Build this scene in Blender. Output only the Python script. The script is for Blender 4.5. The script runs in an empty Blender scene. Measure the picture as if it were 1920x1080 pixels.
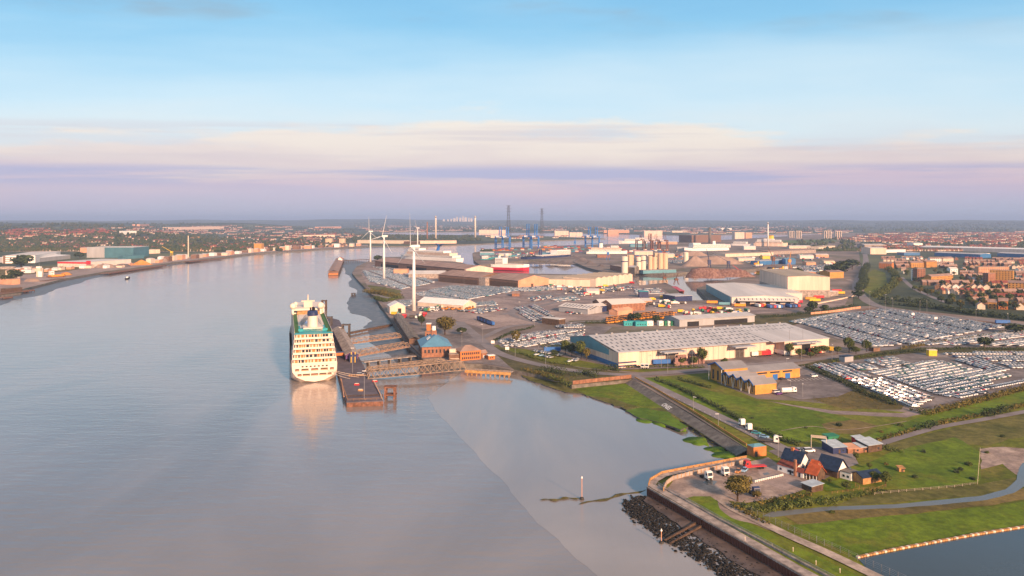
import bpy, bmesh, math, random
import numpy as np
from mathutils import Vector, Matrix
from mathutils.geometry import tessellate_polygon
R = math.radians
rnd = random.Random(7)
nrs = np.random.RandomState(11)
S = bpy.context.scene
COL = S.collection
# ------------------------------------------------------------------ camera
F, HY, H, LAND = 1400.0, 413.0, 108.0, 4.0     # focal length in photo px, eye level row, eye height, quay level
cd = bpy.data.cameras.new('camera'); cam = bpy.data.objects.new('camera', cd); COL.objects.link(cam)
cam.location = (0, 0, H); cam.rotation_euler = (R(90), 0, 0)
cd.sensor_width = 36; cd.lens = F / 1920 * 36; cd.shift_y = -(540 - HY) / 1920
cd.clip_start = 1; cd.clip_end = 90000
S.camera = cam
S.view_settings.view_transform = 'Standard'; S.view_settings.look = 'None'
S.view_settings.gamma = 1; S.view_settings.exposure = 0.95
# ------------------------------------------------------------------ light
SUN_AZ, SUN_EL = R(152), R(19.0)      # clockwise from +Y: behind the camera, to the right
sd = bpy.data.lights.new('sun', 'SUN'); sd.energy = 4.5; sd.angle = R(5.0); sd.color = (1.0, 0.60, 0.36)
sun = bpy.data.objects.new('sun', sd); COL.objects.link(sun)
tosun = Vector((math.sin(SUN_AZ) * math.cos(SUN_EL), math.cos(SUN_AZ) * math.cos(SUN_EL), math.sin(SUN_EL)))
sun.rotation_euler = tosun.to_track_quat('Z', 'Y').to_euler(); sun.location = tosun * 500
def lin(*c):
    return tuple((x / 255 / 12.92 if x / 255 <= .04045 else ((x / 255 + .055) / 1.055) ** 2.4) for x in c)
W = bpy.data.worlds.new('World'); S.world = W; W.use_nodes = True
nt = W.node_tree; nt.nodes.clear(); N = nt.nodes.new; L = nt.links.new
def math_(op, a, b=None, c=None, clamp=False, tree=None):
    n = (tree or nt).nodes.new('ShaderNodeMath'); n.operation = op; n.use_clamp = clamp
    for i, x in enumerate((a, b, c)):
        if x is None: continue
        if isinstance(x, (int, float)): n.inputs[i].default_value = x
        else: (tree or nt).links.new(x, n.inputs[i])
    return n.outputs[0]
def mixc(fac, a, b, tree=None, mode='MIX'):
    t = tree or nt
    n = t.nodes.new('ShaderNodeMix'); n.data_type = 'RGBA'; n.blend_type = mode
    for i, x in ((0, fac), (6, a), (7, b)):
        if isinstance(x, (int, float)): n.inputs[i].default_value = x
        elif isinstance(x, tuple): n.inputs[i].default_value = (*x[:3], 1)
        else: t.links.new(x, n.inputs[i])
    return n.outputs[2]
def sstep(x, a, b, tree=None):
    t = tree or nt
    n = t.nodes.new('ShaderNodeMapRange'); n.interpolation_type = 'SMOOTHSTEP'
    t.links.new(x, n.inputs[0]); n.inputs[1].default_value = a; n.inputs[2].default_value = b
    return n.outputs[0]
tc = N('ShaderNodeTexCoord'); sp = N('ShaderNodeSeparateXYZ'); L(tc.outputs['Generated'], sp.inputs[0])
az = math_('ARCTAN2', sp.outputs[0], sp.outputs[1]); az2 = math_('MINIMUM', math_('MULTIPLY', az, az), .6)
zz = math_('MULTIPLY', math_('MAXIMUM', sp.outputs[2], 0.0), math_('ADD', 1.0, math_('MULTIPLY', az2, .40)))
def sky_noise(sx, sz, scale, detail, off, dx=0.0):
    cb = N('ShaderNodeCombineXYZ'); L(math_('MULTIPLY', math_('ADD', az, dx), sx), cb.inputs[0]); L(math_('MULTIPLY', zz, sz), cb.inputs[1])
    cb.inputs[2].default_value = off
    n = N('ShaderNodeTexNoise'); L(cb.outputs[0], n.inputs['Vector'])
    n.inputs['Scale'].default_value = scale; n.inputs['Detail'].default_value = detail; n.inputs['Roughness'].default_value = .58
    return n.outputs[0]
warp = sky_noise(1.0, 7.0, 3.0, 6, 3.1)
zw = math_('ADD', zz, math_('MULTIPLY', math_('SUBTRACT', warp, 0.5), 0.075))
# clear sky over elevation, the same all round, and over it a low cloud bank, streaks and high patches
def ramp(fac, stops):
    n = N('ShaderNodeValToRGB'); L(fac, n.inputs[0]); cr = n.color_ramp
    cr.elements[0].position = stops[0][0]; cr.elements[0].color = (*lin(*stops[0][1]), 1); cr.elements[1].position = stops[-1][0]; cr.elements[1].color = (*lin(*stops[-1][1]), 1)
    for q, c in stops[1:-1]:
        e = cr.elements.new(q); e.color = (*lin(*c), 1)
    return n.outputs[0]
sky = ramp(zw, [(0.0, (176, 181, 206)), (.03, (190, 184, 208)), (.06, (205, 194, 208)), (.095, (212, 215, 222)), (.125, (214, 228, 235)), (.155, (200, 226, 240)), (.205, (172, 214, 238)), (.257, (138, 198, 233)), (.32, (118, 183, 226)),
                (.42, (150, 178, 200)), (.6, (176, 184, 192)), (1.0, (168, 174, 184))])
bank = ramp(zw, [(0.0, (178, 181, 206)), (.03, (190, 178, 205)), (.052, (207, 182, 200)), (.076, (220, 199, 200)), (.100, (238, 220, 208)), (.15, (246, 231, 214))])
edge = math_('ADD', math_('ADD', math_('SUBTRACT', .128, math_('MULTIPLY', az2, .09)), math_('MULTIPLY', math_('SUBTRACT', sky_noise(1.0, 0.0, 1.5, 2, 2.2), .5), .05)), math_('MULTIPLY', math_('SUBTRACT', sky_noise(2.2, 14, 3.0, 9, 6.3), .5), .12))
mb_ = sstep(math_('SUBTRACT', edge, zz), -.008, .017)
sky = mixc(math_('MULTIPLY', mb_, .9), sky, bank)
m5 = math_('MULTIPLY', sstep(sky_noise(1.0, 26, 2.2, 7, 15.2), .48, .66), math_('MULTIPLY', sstep(zz, .070, .095), math_('SUBTRACT', 1.0, sstep(zz, .115, .140))))
sky = mixc(math_('MULTIPLY', m5, .5), sky, lin(206, 192, 200))
m1 = math_('MULTIPLY', sstep(sky_noise(.9, 17, 1.7, 5, 5.37, .20), .43, .57), math_('MULTIPLY', sstep(zz, .036, .056), math_('SUBTRACT', 1.0, sstep(zz, .064, .078))))
sky = mixc(math_('MULTIPLY', m1, .8), sky, lin(160, 164, 206))
m3 = math_('MULTIPLY', sstep(sky_noise(.95, 5, 1.6, 6, 24.5, -.10), .56, .70), sstep(zz, .215, .28))
sky = mixc(math_('MULTIPLY', m3, .8), sky, lin(150, 170, 184))
m4 = math_('MULTIPLY', sstep(sky_noise(0.8, 5, 1.2, 4, 11.3), .42, .75), math_('MULTIPLY', sstep(zz, .12, .18), math_('SUBTRACT', 1.0, sstep(zz, .25, .34))))
sky = mixc(math_('MULTIPLY', m4, .45), sky, lin(222, 236, 242))
nk = N('ShaderNodeTexSky'); nk.sky_type = 'NISHITA'; nk.sun_disc = False
nk.sun_elevation = SUN_EL; nk.sun_rotation = SUN_AZ; nk.altitude = 100; nk.air_density = 1.0; nk.dust_density = 1.0
tot = mixc(0.85, nk.outputs[0], mixc(1.0, sky, (10.0, 10.0, 10.0), mode='MULTIPLY'))
bg = N('ShaderNodeBackground'); L(tot, bg.inputs[0]); bg.inputs[1].default_value = 0.0605
L(bg.outputs[0], N('ShaderNodeOutputWorld').inputs[0])
S.cycles.volume_bounces = 0; S.cycles.max_bounces = 6; S.cycles.diffuse_bounces = 2; S.cycles.glossy_bounces = 3
S.cycles.use_denoising = True; S.cycles.volume_step_rate = 1.0
S.cycles.sample_clamp_indirect = 4.0
# ------------------------------------------------------------------ pixel -> place
def P(px, py, z=LAND):
    d = F * (H - z) / (py - HY)
    return Vector(((px - 960) / F * d, d, z))
def bump_(x, c, w): return math.exp(-((x - c) / w) ** 2)
def hill(x, y):
    """terrain height of the far country, metres"""
    r = math.hypot(x, y); a = 960 + F * x / max(y, 1)
    if r < 3000 or y < 500: return 0.0
    und = .5 + .5 * math.sin(a / 61 + r / 900) * math.sin(a / 143 - r / 1700 + 1)
    h = 86 * bump_(r, 6400, 1300) * (1 / (1 + math.exp((a - 300) / 45))) * (.86 + .14 * und)
    h += 44 * bump_(r, 4300, 700) * (1 / (1 + math.exp((a - 360) / 40)))
    h += (70 + 26 * und) * bump_(r, 8600, 1100) * (1 / (1 + math.exp((a - 560) / 60)))
    ridge = 98 + 44 * bump_(a, 760, 130) + 20 * bump_(a, 560, 130) + 14 * bump_(a, 330, 200) + 9 * math.sin(a / 47) + 6 * math.sin(a / 19 + 1) + 12 * bump_(a, 1500, 300) + 14 * bump_(a, 1130, 120) + 9 * bump_(a, 1800, 90)
    h += ridge * (1 / (1 + math.exp(-(r - 14500) / 1300)))
    return h
def PT(px, py):
    """where the sight line meets the far terrain"""
    dx, dz = (px - 960) / F, -(py - HY) / F
    d = 2500.0
    while d < 24000:
        if H + dz * d <= max(LAND, hill(dx * d, d)): break
        d *= 1.012
    return Vector((dx * d, d, max(LAND, hill(dx * d, d))))
def sc(py, z=LAND): return (py - HY) / (H - z)        # photo px per metre
# ------------------------------------------------------------------ materials
MATS = {}
def mat(name, col, rough=.85, var=.18, scale=.15, spec=.25, metal=0.0, bump=0.0, bscale=1.0, col2=None, stretch=None, attr=None, detail=6, edge=(.35, .68), col3=None, scale3=.05, speck=None):
    if name in MATS: return MATS[name]
    m = bpy.data.materials.new(name); m.use_nodes = True; t = m.node_tree
    b = t.nodes['Principled BSDF']; b.inputs['Roughness'].default_value = rough
    b.inputs['Specular IOR Level'].default_value = spec; b.inputs['Metallic'].default_value = metal
    c = t.nodes.new('ShaderNodeTexCoord'); vec = c.outputs['Object']
    if stretch:
        mp = t.nodes.new('ShaderNodeMapping'); t.links.new(vec, mp.inputs[0]); mp.inputs['Scale'].default_value = stretch; vec = mp.outputs[0]
    n = t.nodes.new('ShaderNodeTexNoise'); t.links.new(vec, n.inputs['Vector'])
    n.inputs['Scale'].default_value = scale; n.inputs['Detail'].default_value = detail; n.inputs['Roughness'].default_value = .62 if detail < 9 else .74
    f = sstep(n.outputs[0], edge[0], edge[1], t)
    if attr:
        a = t.nodes.new('ShaderNodeAttribute'); a.attribute_name = attr
        base = mixc(1.0, a.outputs[0], mixc(f, (1 - var,) * 3, (1 + var * .4,) * 3, t), t, 'MULTIPLY')
    else:
        A = tuple(x * (1 - var) for x in col); B = col2 or tuple(min(1, x * (1 + var)) for x in col)
        base = mixc(f, A, B, t)
    if col3:
        n3 = t.nodes.new('ShaderNodeTexNoise'); t.links.new(c.outputs['Object'], n3.inputs['Vector']); n3.inputs['Scale'].default_value = scale3; n3.inputs['Detail'].default_value = 10; n3.inputs['Roughness'].default_value = .7
        base = mixc(math_('MULTIPLY', sstep(n3.outputs[0], .50, .64, t), .8, tree=t), base, col3, t)
    if speck:
        n4 = t.nodes.new('ShaderNodeTexNoise'); t.links.new(c.outputs['Object'], n4.inputs['Vector']); n4.inputs['Scale'].default_value = speck[0]; n4.inputs['Detail'].default_value = 5; n4.inputs['Roughness'].default_value = .75
        base = mixc(1.0, base, mixc(sstep(n4.outputs[0], .38, .62, t), (1 - speck[1],) * 3, (1 + speck[1],) * 3, t), t, 'MULTIPLY')
    t.links.new(base, b.inputs['Base Color'])
    if bump:
        n2 = t.nodes.new('ShaderNodeTexNoise'); t.links.new(c.outputs['Object'], n2.inputs['Vector']); n2.inputs['Scale'].default_value = bscale; n2.inputs['Detail'].default_value = 3
        bp = t.nodes.new('ShaderNodeBump'); bp.inputs['Strength'].default_value = bump; bp.inputs['Distance'].default_value = .3
        t.links.new(n2.outputs[0], bp.inputs['Height']); t.links.new(bp.outputs[0], b.inputs['Normal'])
    MATS[name] = m
    return m
M = lambda k: MATS[k]
mat('asphalt', (.18, .16, .16), .9, .28, .05, col2=(.25, .22, .215), col3=(.14, .125, .125), scale3=.06, speck=(.3, .14))
mat('road', (.21, .19, .195), .85, .14, .08)
mat('yard', (.31, .245, .225), .9, .2, .02, col2=(.38, .30, .27), speck=(.3, .14))
mat('yard_dark', (.25, .20, .195), .9, .3, .03, col2=(.34, .27, .25), col3=(.20, .165, .165), scale3=.02, speck=(.3, .14))
mat('dirt_yard', (.36, .275, .24), .92, .4, .09, col2=(.46, .36, .30), col3=(.24, .19, .17), scale3=.12, detail=9, speck=(.3, .14))
mat('concrete', (.33, .28, .25), .85, .2, .3, speck=(.3, .14))
mat('concrete_dark', (.16, .145, .13), .9, .3, .25)
mat('path', (.38, .31, .26), .95, .2, .15, speck=(.3, .14))
mat('white_line', (.7, .68, .65), .8, .1)
mat('grass', (.098, .125, .007), .95, .22, .012, col2=(.165, .185, .015), col3=(.175, .145, .03), scale3=.04, bump=.35, bscale=.7, detail=9, speck=(.25, .22))
mat('grass_bright', (.082, .142, .004), .95, .2, .03, col2=(.135, .20, .009), col3=(.14, .15, .014), scale3=.045, bump=.3, bscale=.7, detail=9, speck=(.25, .22))
mat('grass_dry', (.125, .105, .03), .95, .3, .02, col2=(.20, .15, .05), bump=.3, bscale=.6, detail=9, speck=(.25, .22))
mat('marsh', (.105, .115, .018), .95, .35, .05, col2=(.16, .145, .04), bump=.4, bscale=.6, detail=9, speck=(.25, .22))
mat('marsh_bright', (.07, .15, .006), .95, .25, .1, col2=(.105, .19, .012), bump=.3, bscale=.8)
mat('scrub', (.085, .085, .03), .95, .35, .04, col2=(.13, .11, .045), bump=.4, bscale=.5, detail=9, speck=(.25, .22))
mat('far_land', (.055, .080, .048), .95, .4, .0016, col2=(.12, .135, .065), detail=10, edge=(.4, .62))
mat('land_base', (.20, .165, .145), .95, .35, .006, col2=(.30, .24, .21), detail=9, col3=(.11, .11, .06), scale3=.008)
mat('field', (.10, .15, .04), .95, .15, .004)
mat('field_tan', (.33, .25, .13), .95, .15, .004)
mat('brick', (.28, .135, .085), .9, .22, .4, col2=(.35, .175, .11))
mat('office_brick', (.54, .27, .07), .9, .14, .3)
mat('house_tan', (.40, .27, .17), .9, .14, .3)
mat('brick_brown', (.19, .115, .08), .9, .22, .3)
mat('brick_yellow', (.50, .26, .075), .9, .14, .3)
mat('brick_orange', (.48, .18, .06), .9, .12, .3)
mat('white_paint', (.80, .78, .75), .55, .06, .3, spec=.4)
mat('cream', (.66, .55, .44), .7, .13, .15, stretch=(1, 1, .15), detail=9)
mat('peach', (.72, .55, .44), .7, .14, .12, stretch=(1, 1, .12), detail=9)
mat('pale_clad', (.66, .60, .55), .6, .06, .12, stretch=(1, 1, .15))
mat('grey_clad', (.36, .37, .39), .6, .1, .1, stretch=(1, 1, .15))
mat('teal_clad', (.12, .29, .36), .5, .1, .1)
mat('blue_clad', (.045, .16, .36), .5, .1, .1)
mat('navy_roof', (.018, .035, .075), .55, .25, .6)
mat('grey_roof', (.45, .455, .47), .65, .1, .08, stretch=(1, .12, 1))
mat('office_roof', (.24, .24, .255), .7, .12, .1)
mat('pale_roof', (.60, .57, .54), .65, .09, .06, stretch=(1, .12, 1))
mat('beige_roof', (.40, .33, .25), .75, .12, .05, stretch=(1, .15, 1))
mat('brown_roof', (.31, .215, .18), .85, .2, .12, stretch=(1, .15, 1))
mat('red_roof', (.42, .095, .035), .85, .2, .6)
mat('maroon_roof', (.20, .06, .045), .85, .2, .6)
mat('blue_roof', (.10, .25, .38), .45, .1, .15)
mat('slate_pale', (.40, .47, .52), .5, .15, .4)
mat('rooflight', (.10, .11, .13), .4, .1, .3)
mat('glass', (.03, .04, .055), .15, .2, .2, spec=.6)
mat('dark', (.02, .02, .022), .7, .2, .5)
mat('rubber', (.02, .02, .02), .9, .1, .5)
mat('steel', (.30, .30, .31), .5, .15, .5, metal=.3)
mat('steel_dark', (.085, .075, .07), .7, .3, .5)
mat('steel_rust', (.17, .085, .055), .85, .35, .6, col2=(.25, .12, .08))
mat('rust_pile', (.15, .055, .035), .85, .35, .5, col2=(.24, .095, .06))
mat('truss', (.27, .20, .15), .8, .25, .4)
mat('timber', (.40, .22, .09), .85, .25, .6)
mat('timber_dark', (.10, .065, .045), .9, .3, .6)
mat('gold_rail', (.44, .25, .09), .7, .2, .5)
mat('deck_purple', (.115, .10, .12), .85, .2, .15)
mat('red', (.55, .025, .03), .45, .12, .5, spec=.5)
mat('crimson', (.48, .012, .045), .5, .08, .05, spec=.4)
mat('blue', (.02, .13, .42), .45, .12, .5, spec=.5)
mat('navy', (.02, .035, .11), .45, .12, .3, spec=.5)
mat('crane_blue', (.035, .17, .48), .6, .12, .1)
mat('orange', (.72, .28, .02), .5, .15, .5, spec=.4)
mat('yellow', (.75, .48, .03), .5, .12, .5, spec=.4)
mat('green', (.03, .20, .11), .6, .2, .5)
mat('turf_green', (.06, .15, .045), .9, .12, .3)
mat('teal', (.03, .32, .36), .5, .12, .5)
mat('pool_blue', (.01, .22, .62), .3, .1, .5, spec=.5)
mat('purple', (.10, .05, .16), .6, .2, .3)
mat('salmon', (.60, .32, .20), .8, .12, .1)
mat('silo', (.58, .43, .30), .8, .12, .08, stretch=(1, 1, .2))
mat('silo_white', (.70, .60, .50), .75, .1, .08, stretch=(1, 1, .2))
mat('bark', (.075, .05, .035), .95, .3, 1.5)
mat('leaf', (.068, .095, .02), .9, .4, .6, col2=(.125, .15, .036))
mat('leaf_dark', (.036, .058, .022), .9, .4, .6, col2=(.072, .098, .036))
mat('leaf_autumn', (.11, .10, .022), .9, .4, .6, col2=(.19, .15, .04))
mat('leaf_gold', (.13, .115, .012), .9, .35, .6, col2=(.20, .17, .02))
mat('teal_dark', (.065, .17, .22), .5, .12, .05)
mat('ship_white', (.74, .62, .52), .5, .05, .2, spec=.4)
mat('rock', (.030, .030, .028), .9, .4, .8, col2=(.065, .06, .055))
mat('pile_grey', (.13, .115, .115), .95, .25, .05)
mat('pile_tan', (.30, .225, .19), .95, .2, .04)
mat('pile_orange', (.60, .25, .06), .95, .15, .05)
mat('scrap', (.20, .10, .08), .9, .5, .25, col2=(.30, .19, .165), bump=.8, bscale=.4, detail=10)
mat('by_colour', None, .55, .12, .3, attr='col', spec=.4)
mat('by_colour_rough', None, .9, .25, .5, attr='col', spec=.2)
def water_mat(name, base, rough, waves, spec=.5, distort=1.0, ior=1.5):
    m = bpy.data.materials.new(name); m.use_nodes = True; t = m.node_tree; MATS[name] = m
    b = t.nodes['Principled BSDF']; b.inputs['Roughness'].default_value = rough; b.inputs['IOR'].default_value = ior
    b.inputs['Specular IOR Level'].default_value = spec
    c = t.nodes.new('ShaderNodeTexCoord')
    hs = None
    for sx, sy, k, w in waves:
        mp = t.nodes.new('ShaderNodeMapping'); t.links.new(c.outputs['Object'], mp.inputs[0]); mp.inputs['Scale'].default_value = (sx, sy, 1); mp.inputs['Rotation'].default_value = (0, 0, R(12))
        n = t.nodes.new('ShaderNodeTexNoise'); t.links.new(mp.outputs[0], n.inputs['Vector']); n.inputs['Scale'].default_value = 1; n.inputs['Detail'].default_value = 4
        n.inputs['Distortion'].default_value = .4
        o = math_('MULTIPLY', n.outputs[0], w, tree=t); hs = o if hs is None else math_('ADD', hs, o, tree=t)
    bp = t.nodes.new('ShaderNodeBump'); bp.inputs['Strength'].default_value = distort; bp.inputs['Distance'].default_value = 1.0
    t.links.new(hs, bp.inputs['Height']); t.links.new(bp.outputs[0], b.inputs['Normal'])
    mp = t.nodes.new('ShaderNodeMapping'); t.links.new(c.outputs['Object'], mp.inputs[0]); mp.inputs['Scale'].default_value = (1, .45, 1); mp.inputs['Rotation'].default_value = (0, 0, R(-20))
    n = t.nodes.new('ShaderNodeTexNoise'); t.links.new(mp.outputs[0], n.inputs['Vector']); n.inputs['Scale'].default_value = .009; n.inputs['Detail'].default_value = 7; n.inputs['Distortion'].default_value = .8
    t.links.new(math_('ADD', rough * .55, math_('MULTIPLY', sstep(n.outputs[0], .35, .65, t), rough * 1.1, tree=t), tree=t), b.inputs['Roughness'])
    t.links.new(mixc(sstep(n.outputs[0], .35, .65, t), tuple(x * .8 for x in base), tuple(x * 1.15 for x in base), t), b.inputs['Base Color'])
    return m
water_mat('river', (.235, .205, .188), .08, [(.16, .42, 0, .30), (.035, .12, 0, .6), (.9, 1.6, 0, .05)], .5, .36, 2.0)
water_mat('dock_water', (.20, .18, .17), .06, [(.2, .3, 0, .05)], .5, .3)
water_mat('pond', (.045, .06, .07), .08, [(.3, .5, 0, .04)], .5, .3)
water_mat('creek', (.13, .135, .13), .3, [(.3, .5, 0, .03)], .5, .3)
water_mat('mud_wet', (.30, .275, .262), .20, [(.05, .012, 0, .5), (.5, .10, 0, .08), (.02, .004, 0, 1.2)], .5, .42, 1.75)
# ------------------------------------------------------------------ mesh helpers
class MB:
    def __init__(s): s.v = []; s.f = []; s.m = []; s.c = []
    def add(s, vs, fs, m=0, c=None):
        o = len(s.v); s.v.extend([tuple(v) for v in vs])
        for f in fs: s.f.append([i + o for i in f]); s.m.append(m); s.c.append(c)
        return s
    def box(s, x0, x1, y0, y1, z0, z1, m=0, c=None):
        return s.add([(x0, y0, z0), (x1, y0, z0), (x1, y1, z0), (x0, y1, z0), (x0, y0, z1), (x1, y0, z1), (x1, y1, z1), (x0, y1, z1)],
              [(0, 3, 2, 1), (4, 5, 6, 7), (0, 1, 5, 4), (1, 2, 6, 5), (2, 3, 7, 6), (3, 0, 4, 7)], m, c)
    def prism(s, poly, z0, z1, m=0, c=None):
        n = len(poly)
        a = sum(poly[i][0] * poly[(i + 1) % n][1] - poly[(i + 1) % n][0] * poly[i][1] for i in range(n))
        if a < 0: poly = poly[::-1]
        return s.add([(p[0], p[1], z0) for p in poly] + [(p[0], p[1], z1) for p in poly],
              [tuple(range(n - 1, -1, -1)), tuple(range(n, 2 * n))] + [(i, (i + 1) % n, n + (i + 1) % n, n + i) for i in range(n)], m, c)
    def xprism(s, prof, x0, x1, m=0, c=None):      # profile in y,z swept along x
        n = len(prof)
        return s.add([(x0, p[0], p[1]) for p in prof] + [(x1, p[0], p[1]) for p in prof],
              [tuple(range(n)), tuple(range(2 * n - 1, n - 1, -1))] + [(i, n + i, n + (i + 1) % n, (i + 1) % n) for i in range(n)], m, c)
    def yprism(s, prof, y0, y1, m=0, c=None):      # profile in x,z swept along y
        n = len(prof)
        return s.add([(p[0], y0, p[1]) for p in prof] + [(p[0], y1, p[1]) for p in prof],
              [tuple(range(n)), tuple(range(2 * n - 1, n - 1, -1))] + [(i, n + i, n + (i + 1) % n, (i + 1) % n) for i in range(n)], m, c)
    def bar(s, p, q, r, n=4, m=0, r2=None, c=None):
        p, q = Vector(p), Vector(q); d = (q - p)
        if d.length < 1e-6: return s
        d.normalize(); u = d.orthogonal().normalized()
        if abs(d.z) < .95: u = d.cross(Vector((0, 0, 1))).normalized()
        w = d.cross(u); r2 = r if r2 is None else r2; off = math.pi / 4 if n == 4 else 0
        vs = [p + (u * math.cos(2 * math.pi * i / n + off) + w * math.sin(2 * math.pi * i / n + off)) * r for i in range(n)] + \
             [q + (u * math.cos(2 * math.pi * i / n + off) + w * math.sin(2 * math.pi * i / n + off)) * r2 for i in range(n)]
        return s.add(vs, [tuple(range(n - 1, -1, -1)), tuple(range(n, 2 * n))] + [(i, (i + 1) % n, n + (i + 1) % n, n + i) for i in range(n)], m, c)
    def lathe(s, prof, x=0, y=0, n=12, m=0, sx=1, sy=1):   # prof: (r, z) upward
        vs = []; fs = []
        for r, z in prof: vs += [(x + sx * r * math.cos(2 * math.pi * i / n), y + sy * r * math.sin(2 * math.pi * i / n), z) for i in range(n)]
        for k in range(len(prof) - 1):
            fs += [(k * n + i, k * n + (i + 1) % n, (k + 1) * n + (i + 1) % n, (k + 1) * n + i) for i in range(n)]
        fs += [tuple(range(n - 1, -1, -1)), tuple(range((len(prof) - 1) * n, len(prof) * n))]
        return s.add(vs, fs, m)
    def gable(s, x0, x1, y0, y1, z0, rise, m=0, along='x', over=.4, t=.25):
        """a roof of two slabs over the rectangle; ridge along x or y"""
        if along == 'x':
            ym = (y0 + y1) / 2; k = rise / (ym - y0)
            s.xprism([(y0 - over, z0 - k * over), (ym, z0 + rise), (y1 + over, z0 - k * over), (y1 + over, z0 - k * over + t), (ym, z0 + rise + t), (y0 - over, z0 - k * over + t)], x0 - over, x1 + over, m)
        else:
            xm = (x0 + x1) / 2; k = rise / (xm - x0)
            s.yprism([(x0 - over, z0 - k * over), (xm, z0 + rise), (x1 + over, z0 - k * over), (x1 + over, z0 - k * over + t), (xm, z0 + rise + t), (x0 - over, z0 - k * over + t)], y0 - over, y1 + over, m)
        return s
    def gwall(s, x0, x1, y0, y1, z0, h, rise, m=0, along='x'):
        if along == 'x': s.xprism([(y0, z0), (y1, z0), (y1, h), ((y0 + y1) / 2, h + rise), (y0, h)], x0, x1, m)
        else: s.yprism([(x0, z0), (x1, z0), (x1, h), ((x0 + x1) / 2, h + rise), (x0, h)], y0, y1, m)
        return s
    def hip(s, x0, x1, y0, y1, z0, rise, m=0, over=.5):
        x0 -= over; x1 += over; y0 -= over; y1 += over; w = min(x1 - x0, y1 - y0) / 2
        if x1 - x0 >= y1 - y0: a, b = (x0 + w, (y0 + y1) / 2, z0 + rise), (x1 - w, (y0 + y1) / 2, z0 + rise)
        else: a, b = ((x0 + x1) / 2, y0 + w, z0 + rise), ((x0 + x1) / 2, y1 - w, z0 + rise)
        v = [(x0, y0, z0), (x1, y0, z0), (x1, y1, z0), (x0, y1, z0), a, b]
        f = [(0, 1, 5, 4), (1, 2, 5), (2, 3, 4, 5), (3, 0, 4), (3, 2, 1, 0)] if x1 - x0 >= y1 - y0 else [(0, 1, 4), (1, 2, 5, 4), (2, 3, 5), (3, 0, 4, 5), (3, 2, 1, 0)]
        return s.add(v, f, m)
    def build(s, name, mats, parent=None, smooth=False, fix=True):
        me = bpy.data.meshes.new(name); me.from_pydata(s.v, [], s.f)
        if isinstance(mats, str): mats = [mats]
        for k in mats: me.materials.append(M(k))
        if len(mats) > 1: me.polygons.foreach_set('material_index', s.m)
        if any(c is not None for c in s.c):
            at = me.attributes.new('col', 'FLOAT_COLOR', 'FACE')
            at.data.foreach_set('color', np.array([(*(c or (.5, .5, .5)), 1) for c in s.c], dtype=np.float32).ravel())
        if fix:
            bm = bmesh.new(); bm.from_mesh(me); bmesh.ops.recalc_face_normals(bm, faces=bm.faces); bm.to_mesh(me); bm.free()
        if smooth: me.polygons.foreach_set('use_smooth', [True] * len(me.polygons))
        return put(name, me, parent)
def put(name, me, parent=None, loc=None, rz=None, scale=None):
    o = bpy.data.objects.new(name, me); COL.objects.link(o)
    if parent: o.parent = parent
    if loc is not None: o.location = loc
    if rz is not None: o.rotation_euler = (0, 0, rz)
    if scale is not None: o.scale = scale
    return o
def tag(o, label=None, cat=None, group=None, kind=None):
    for k, v in (('label', label), ('category', cat), ('group', group), ('kind', kind)):
        if v: o[k] = v
    return o
def thing(name, label, cat, loc=(0, 0, 0), rz=0, group=None):
    o = bpy.data.objects.new(name, None); COL.objects.link(o); o.location = loc; o.rotation_euler = (0, 0, rz)
    o.empty_display_size = .5
    return tag(o, label, cat, group)
def copy_tree(o, parent=None):
    c = o.copy(); COL.objects.link(c); c.parent = parent
    for ch in list(o.children): copy_tree(ch, c)
    return c
def frame(a, b, z=LAND):
    """origin, heading and length of the ground line from pixel a to pixel b"""
    A, B = P(*a, z), P(*b, z); d = B - A
    return A, math.atan2(d.y, d.x), d.length
def sheet(name, loops, z, m, skirt=0, parent=None, kind='structure', label=None, cat=None):
    """flat ground sheet from world xy loops (first = outline, others = holes)"""
    L3 = [[Vector((p[0], p[1], 0)) for p in lp] for lp in loops]
    flat = [v for lp in L3 for v in lp]; tris = tessellate_polygon(L3)
    b = MB(); b.add([(v.x, v.y, z) for v in flat], tris)
    if skirt:
        for lp in L3:
            n = len(lp)
            for i in range(n):
                p, q = lp[i], lp[(i + 1) % n]
                b.add([(p.x, p.y, z), (q.x, q.y, z), (q.x, q.y, z - skirt), (p.x, p.y, z - skirt)], [(0, 1, 2, 3)], 1)
    me = bpy.data.meshes.new(name); me.from_pydata(b.v, [], b.f)
    for k in (m if isinstance(m, (list, tuple)) else [m]): me.materials.append(M(k))
    if skirt: me.polygons.foreach_set('material_index', b.m)
    bm = bmesh.new(); bm.from_mesh(me)
    for f in bm.faces:
        if abs(f.normal.z) > .5 and f.normal.z < 0: f.normal_flip()
    bm.to_mesh(me); bm.free()
    o = put(name, me, parent)
    return tag(o, label, cat, kind=kind)
def PX(pts, z=LAND): return [P(x, y, z).xy for x, y in pts]
def jag(pts, amp, step):
    """subdivide a closed world loop and roughen it"""
    out = []
    n = len(pts)
    for i in range(n):
        a, b = Vector(pts[i][:2]), Vector(pts[(i + 1) % n][:2]); k = max(1, int((b - a).length / step))
        nn = Vector((-(b - a).y, (b - a).x)).normalized() if (b - a).length > 0 else Vector((0, 0))
        for j in range(k):
            p = a.lerp(b, j / k); out.append(p + nn * rnd.uniform(-amp, amp) if j else p)
    return out
_zs = [LAND]
def lay(name, px, m, dz=None, amp=0, step=6, label=None):
    """a patch of ground laid over the land, each a little above the last"""
    _zs[0] += .006 if dz is None else 0
    z = _zs[0] if dz is None else LAND + dz
    pts = PX(px)
    if amp: pts = jag(pts, amp, step)
    return sheet(name, [pts], z, m)
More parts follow.
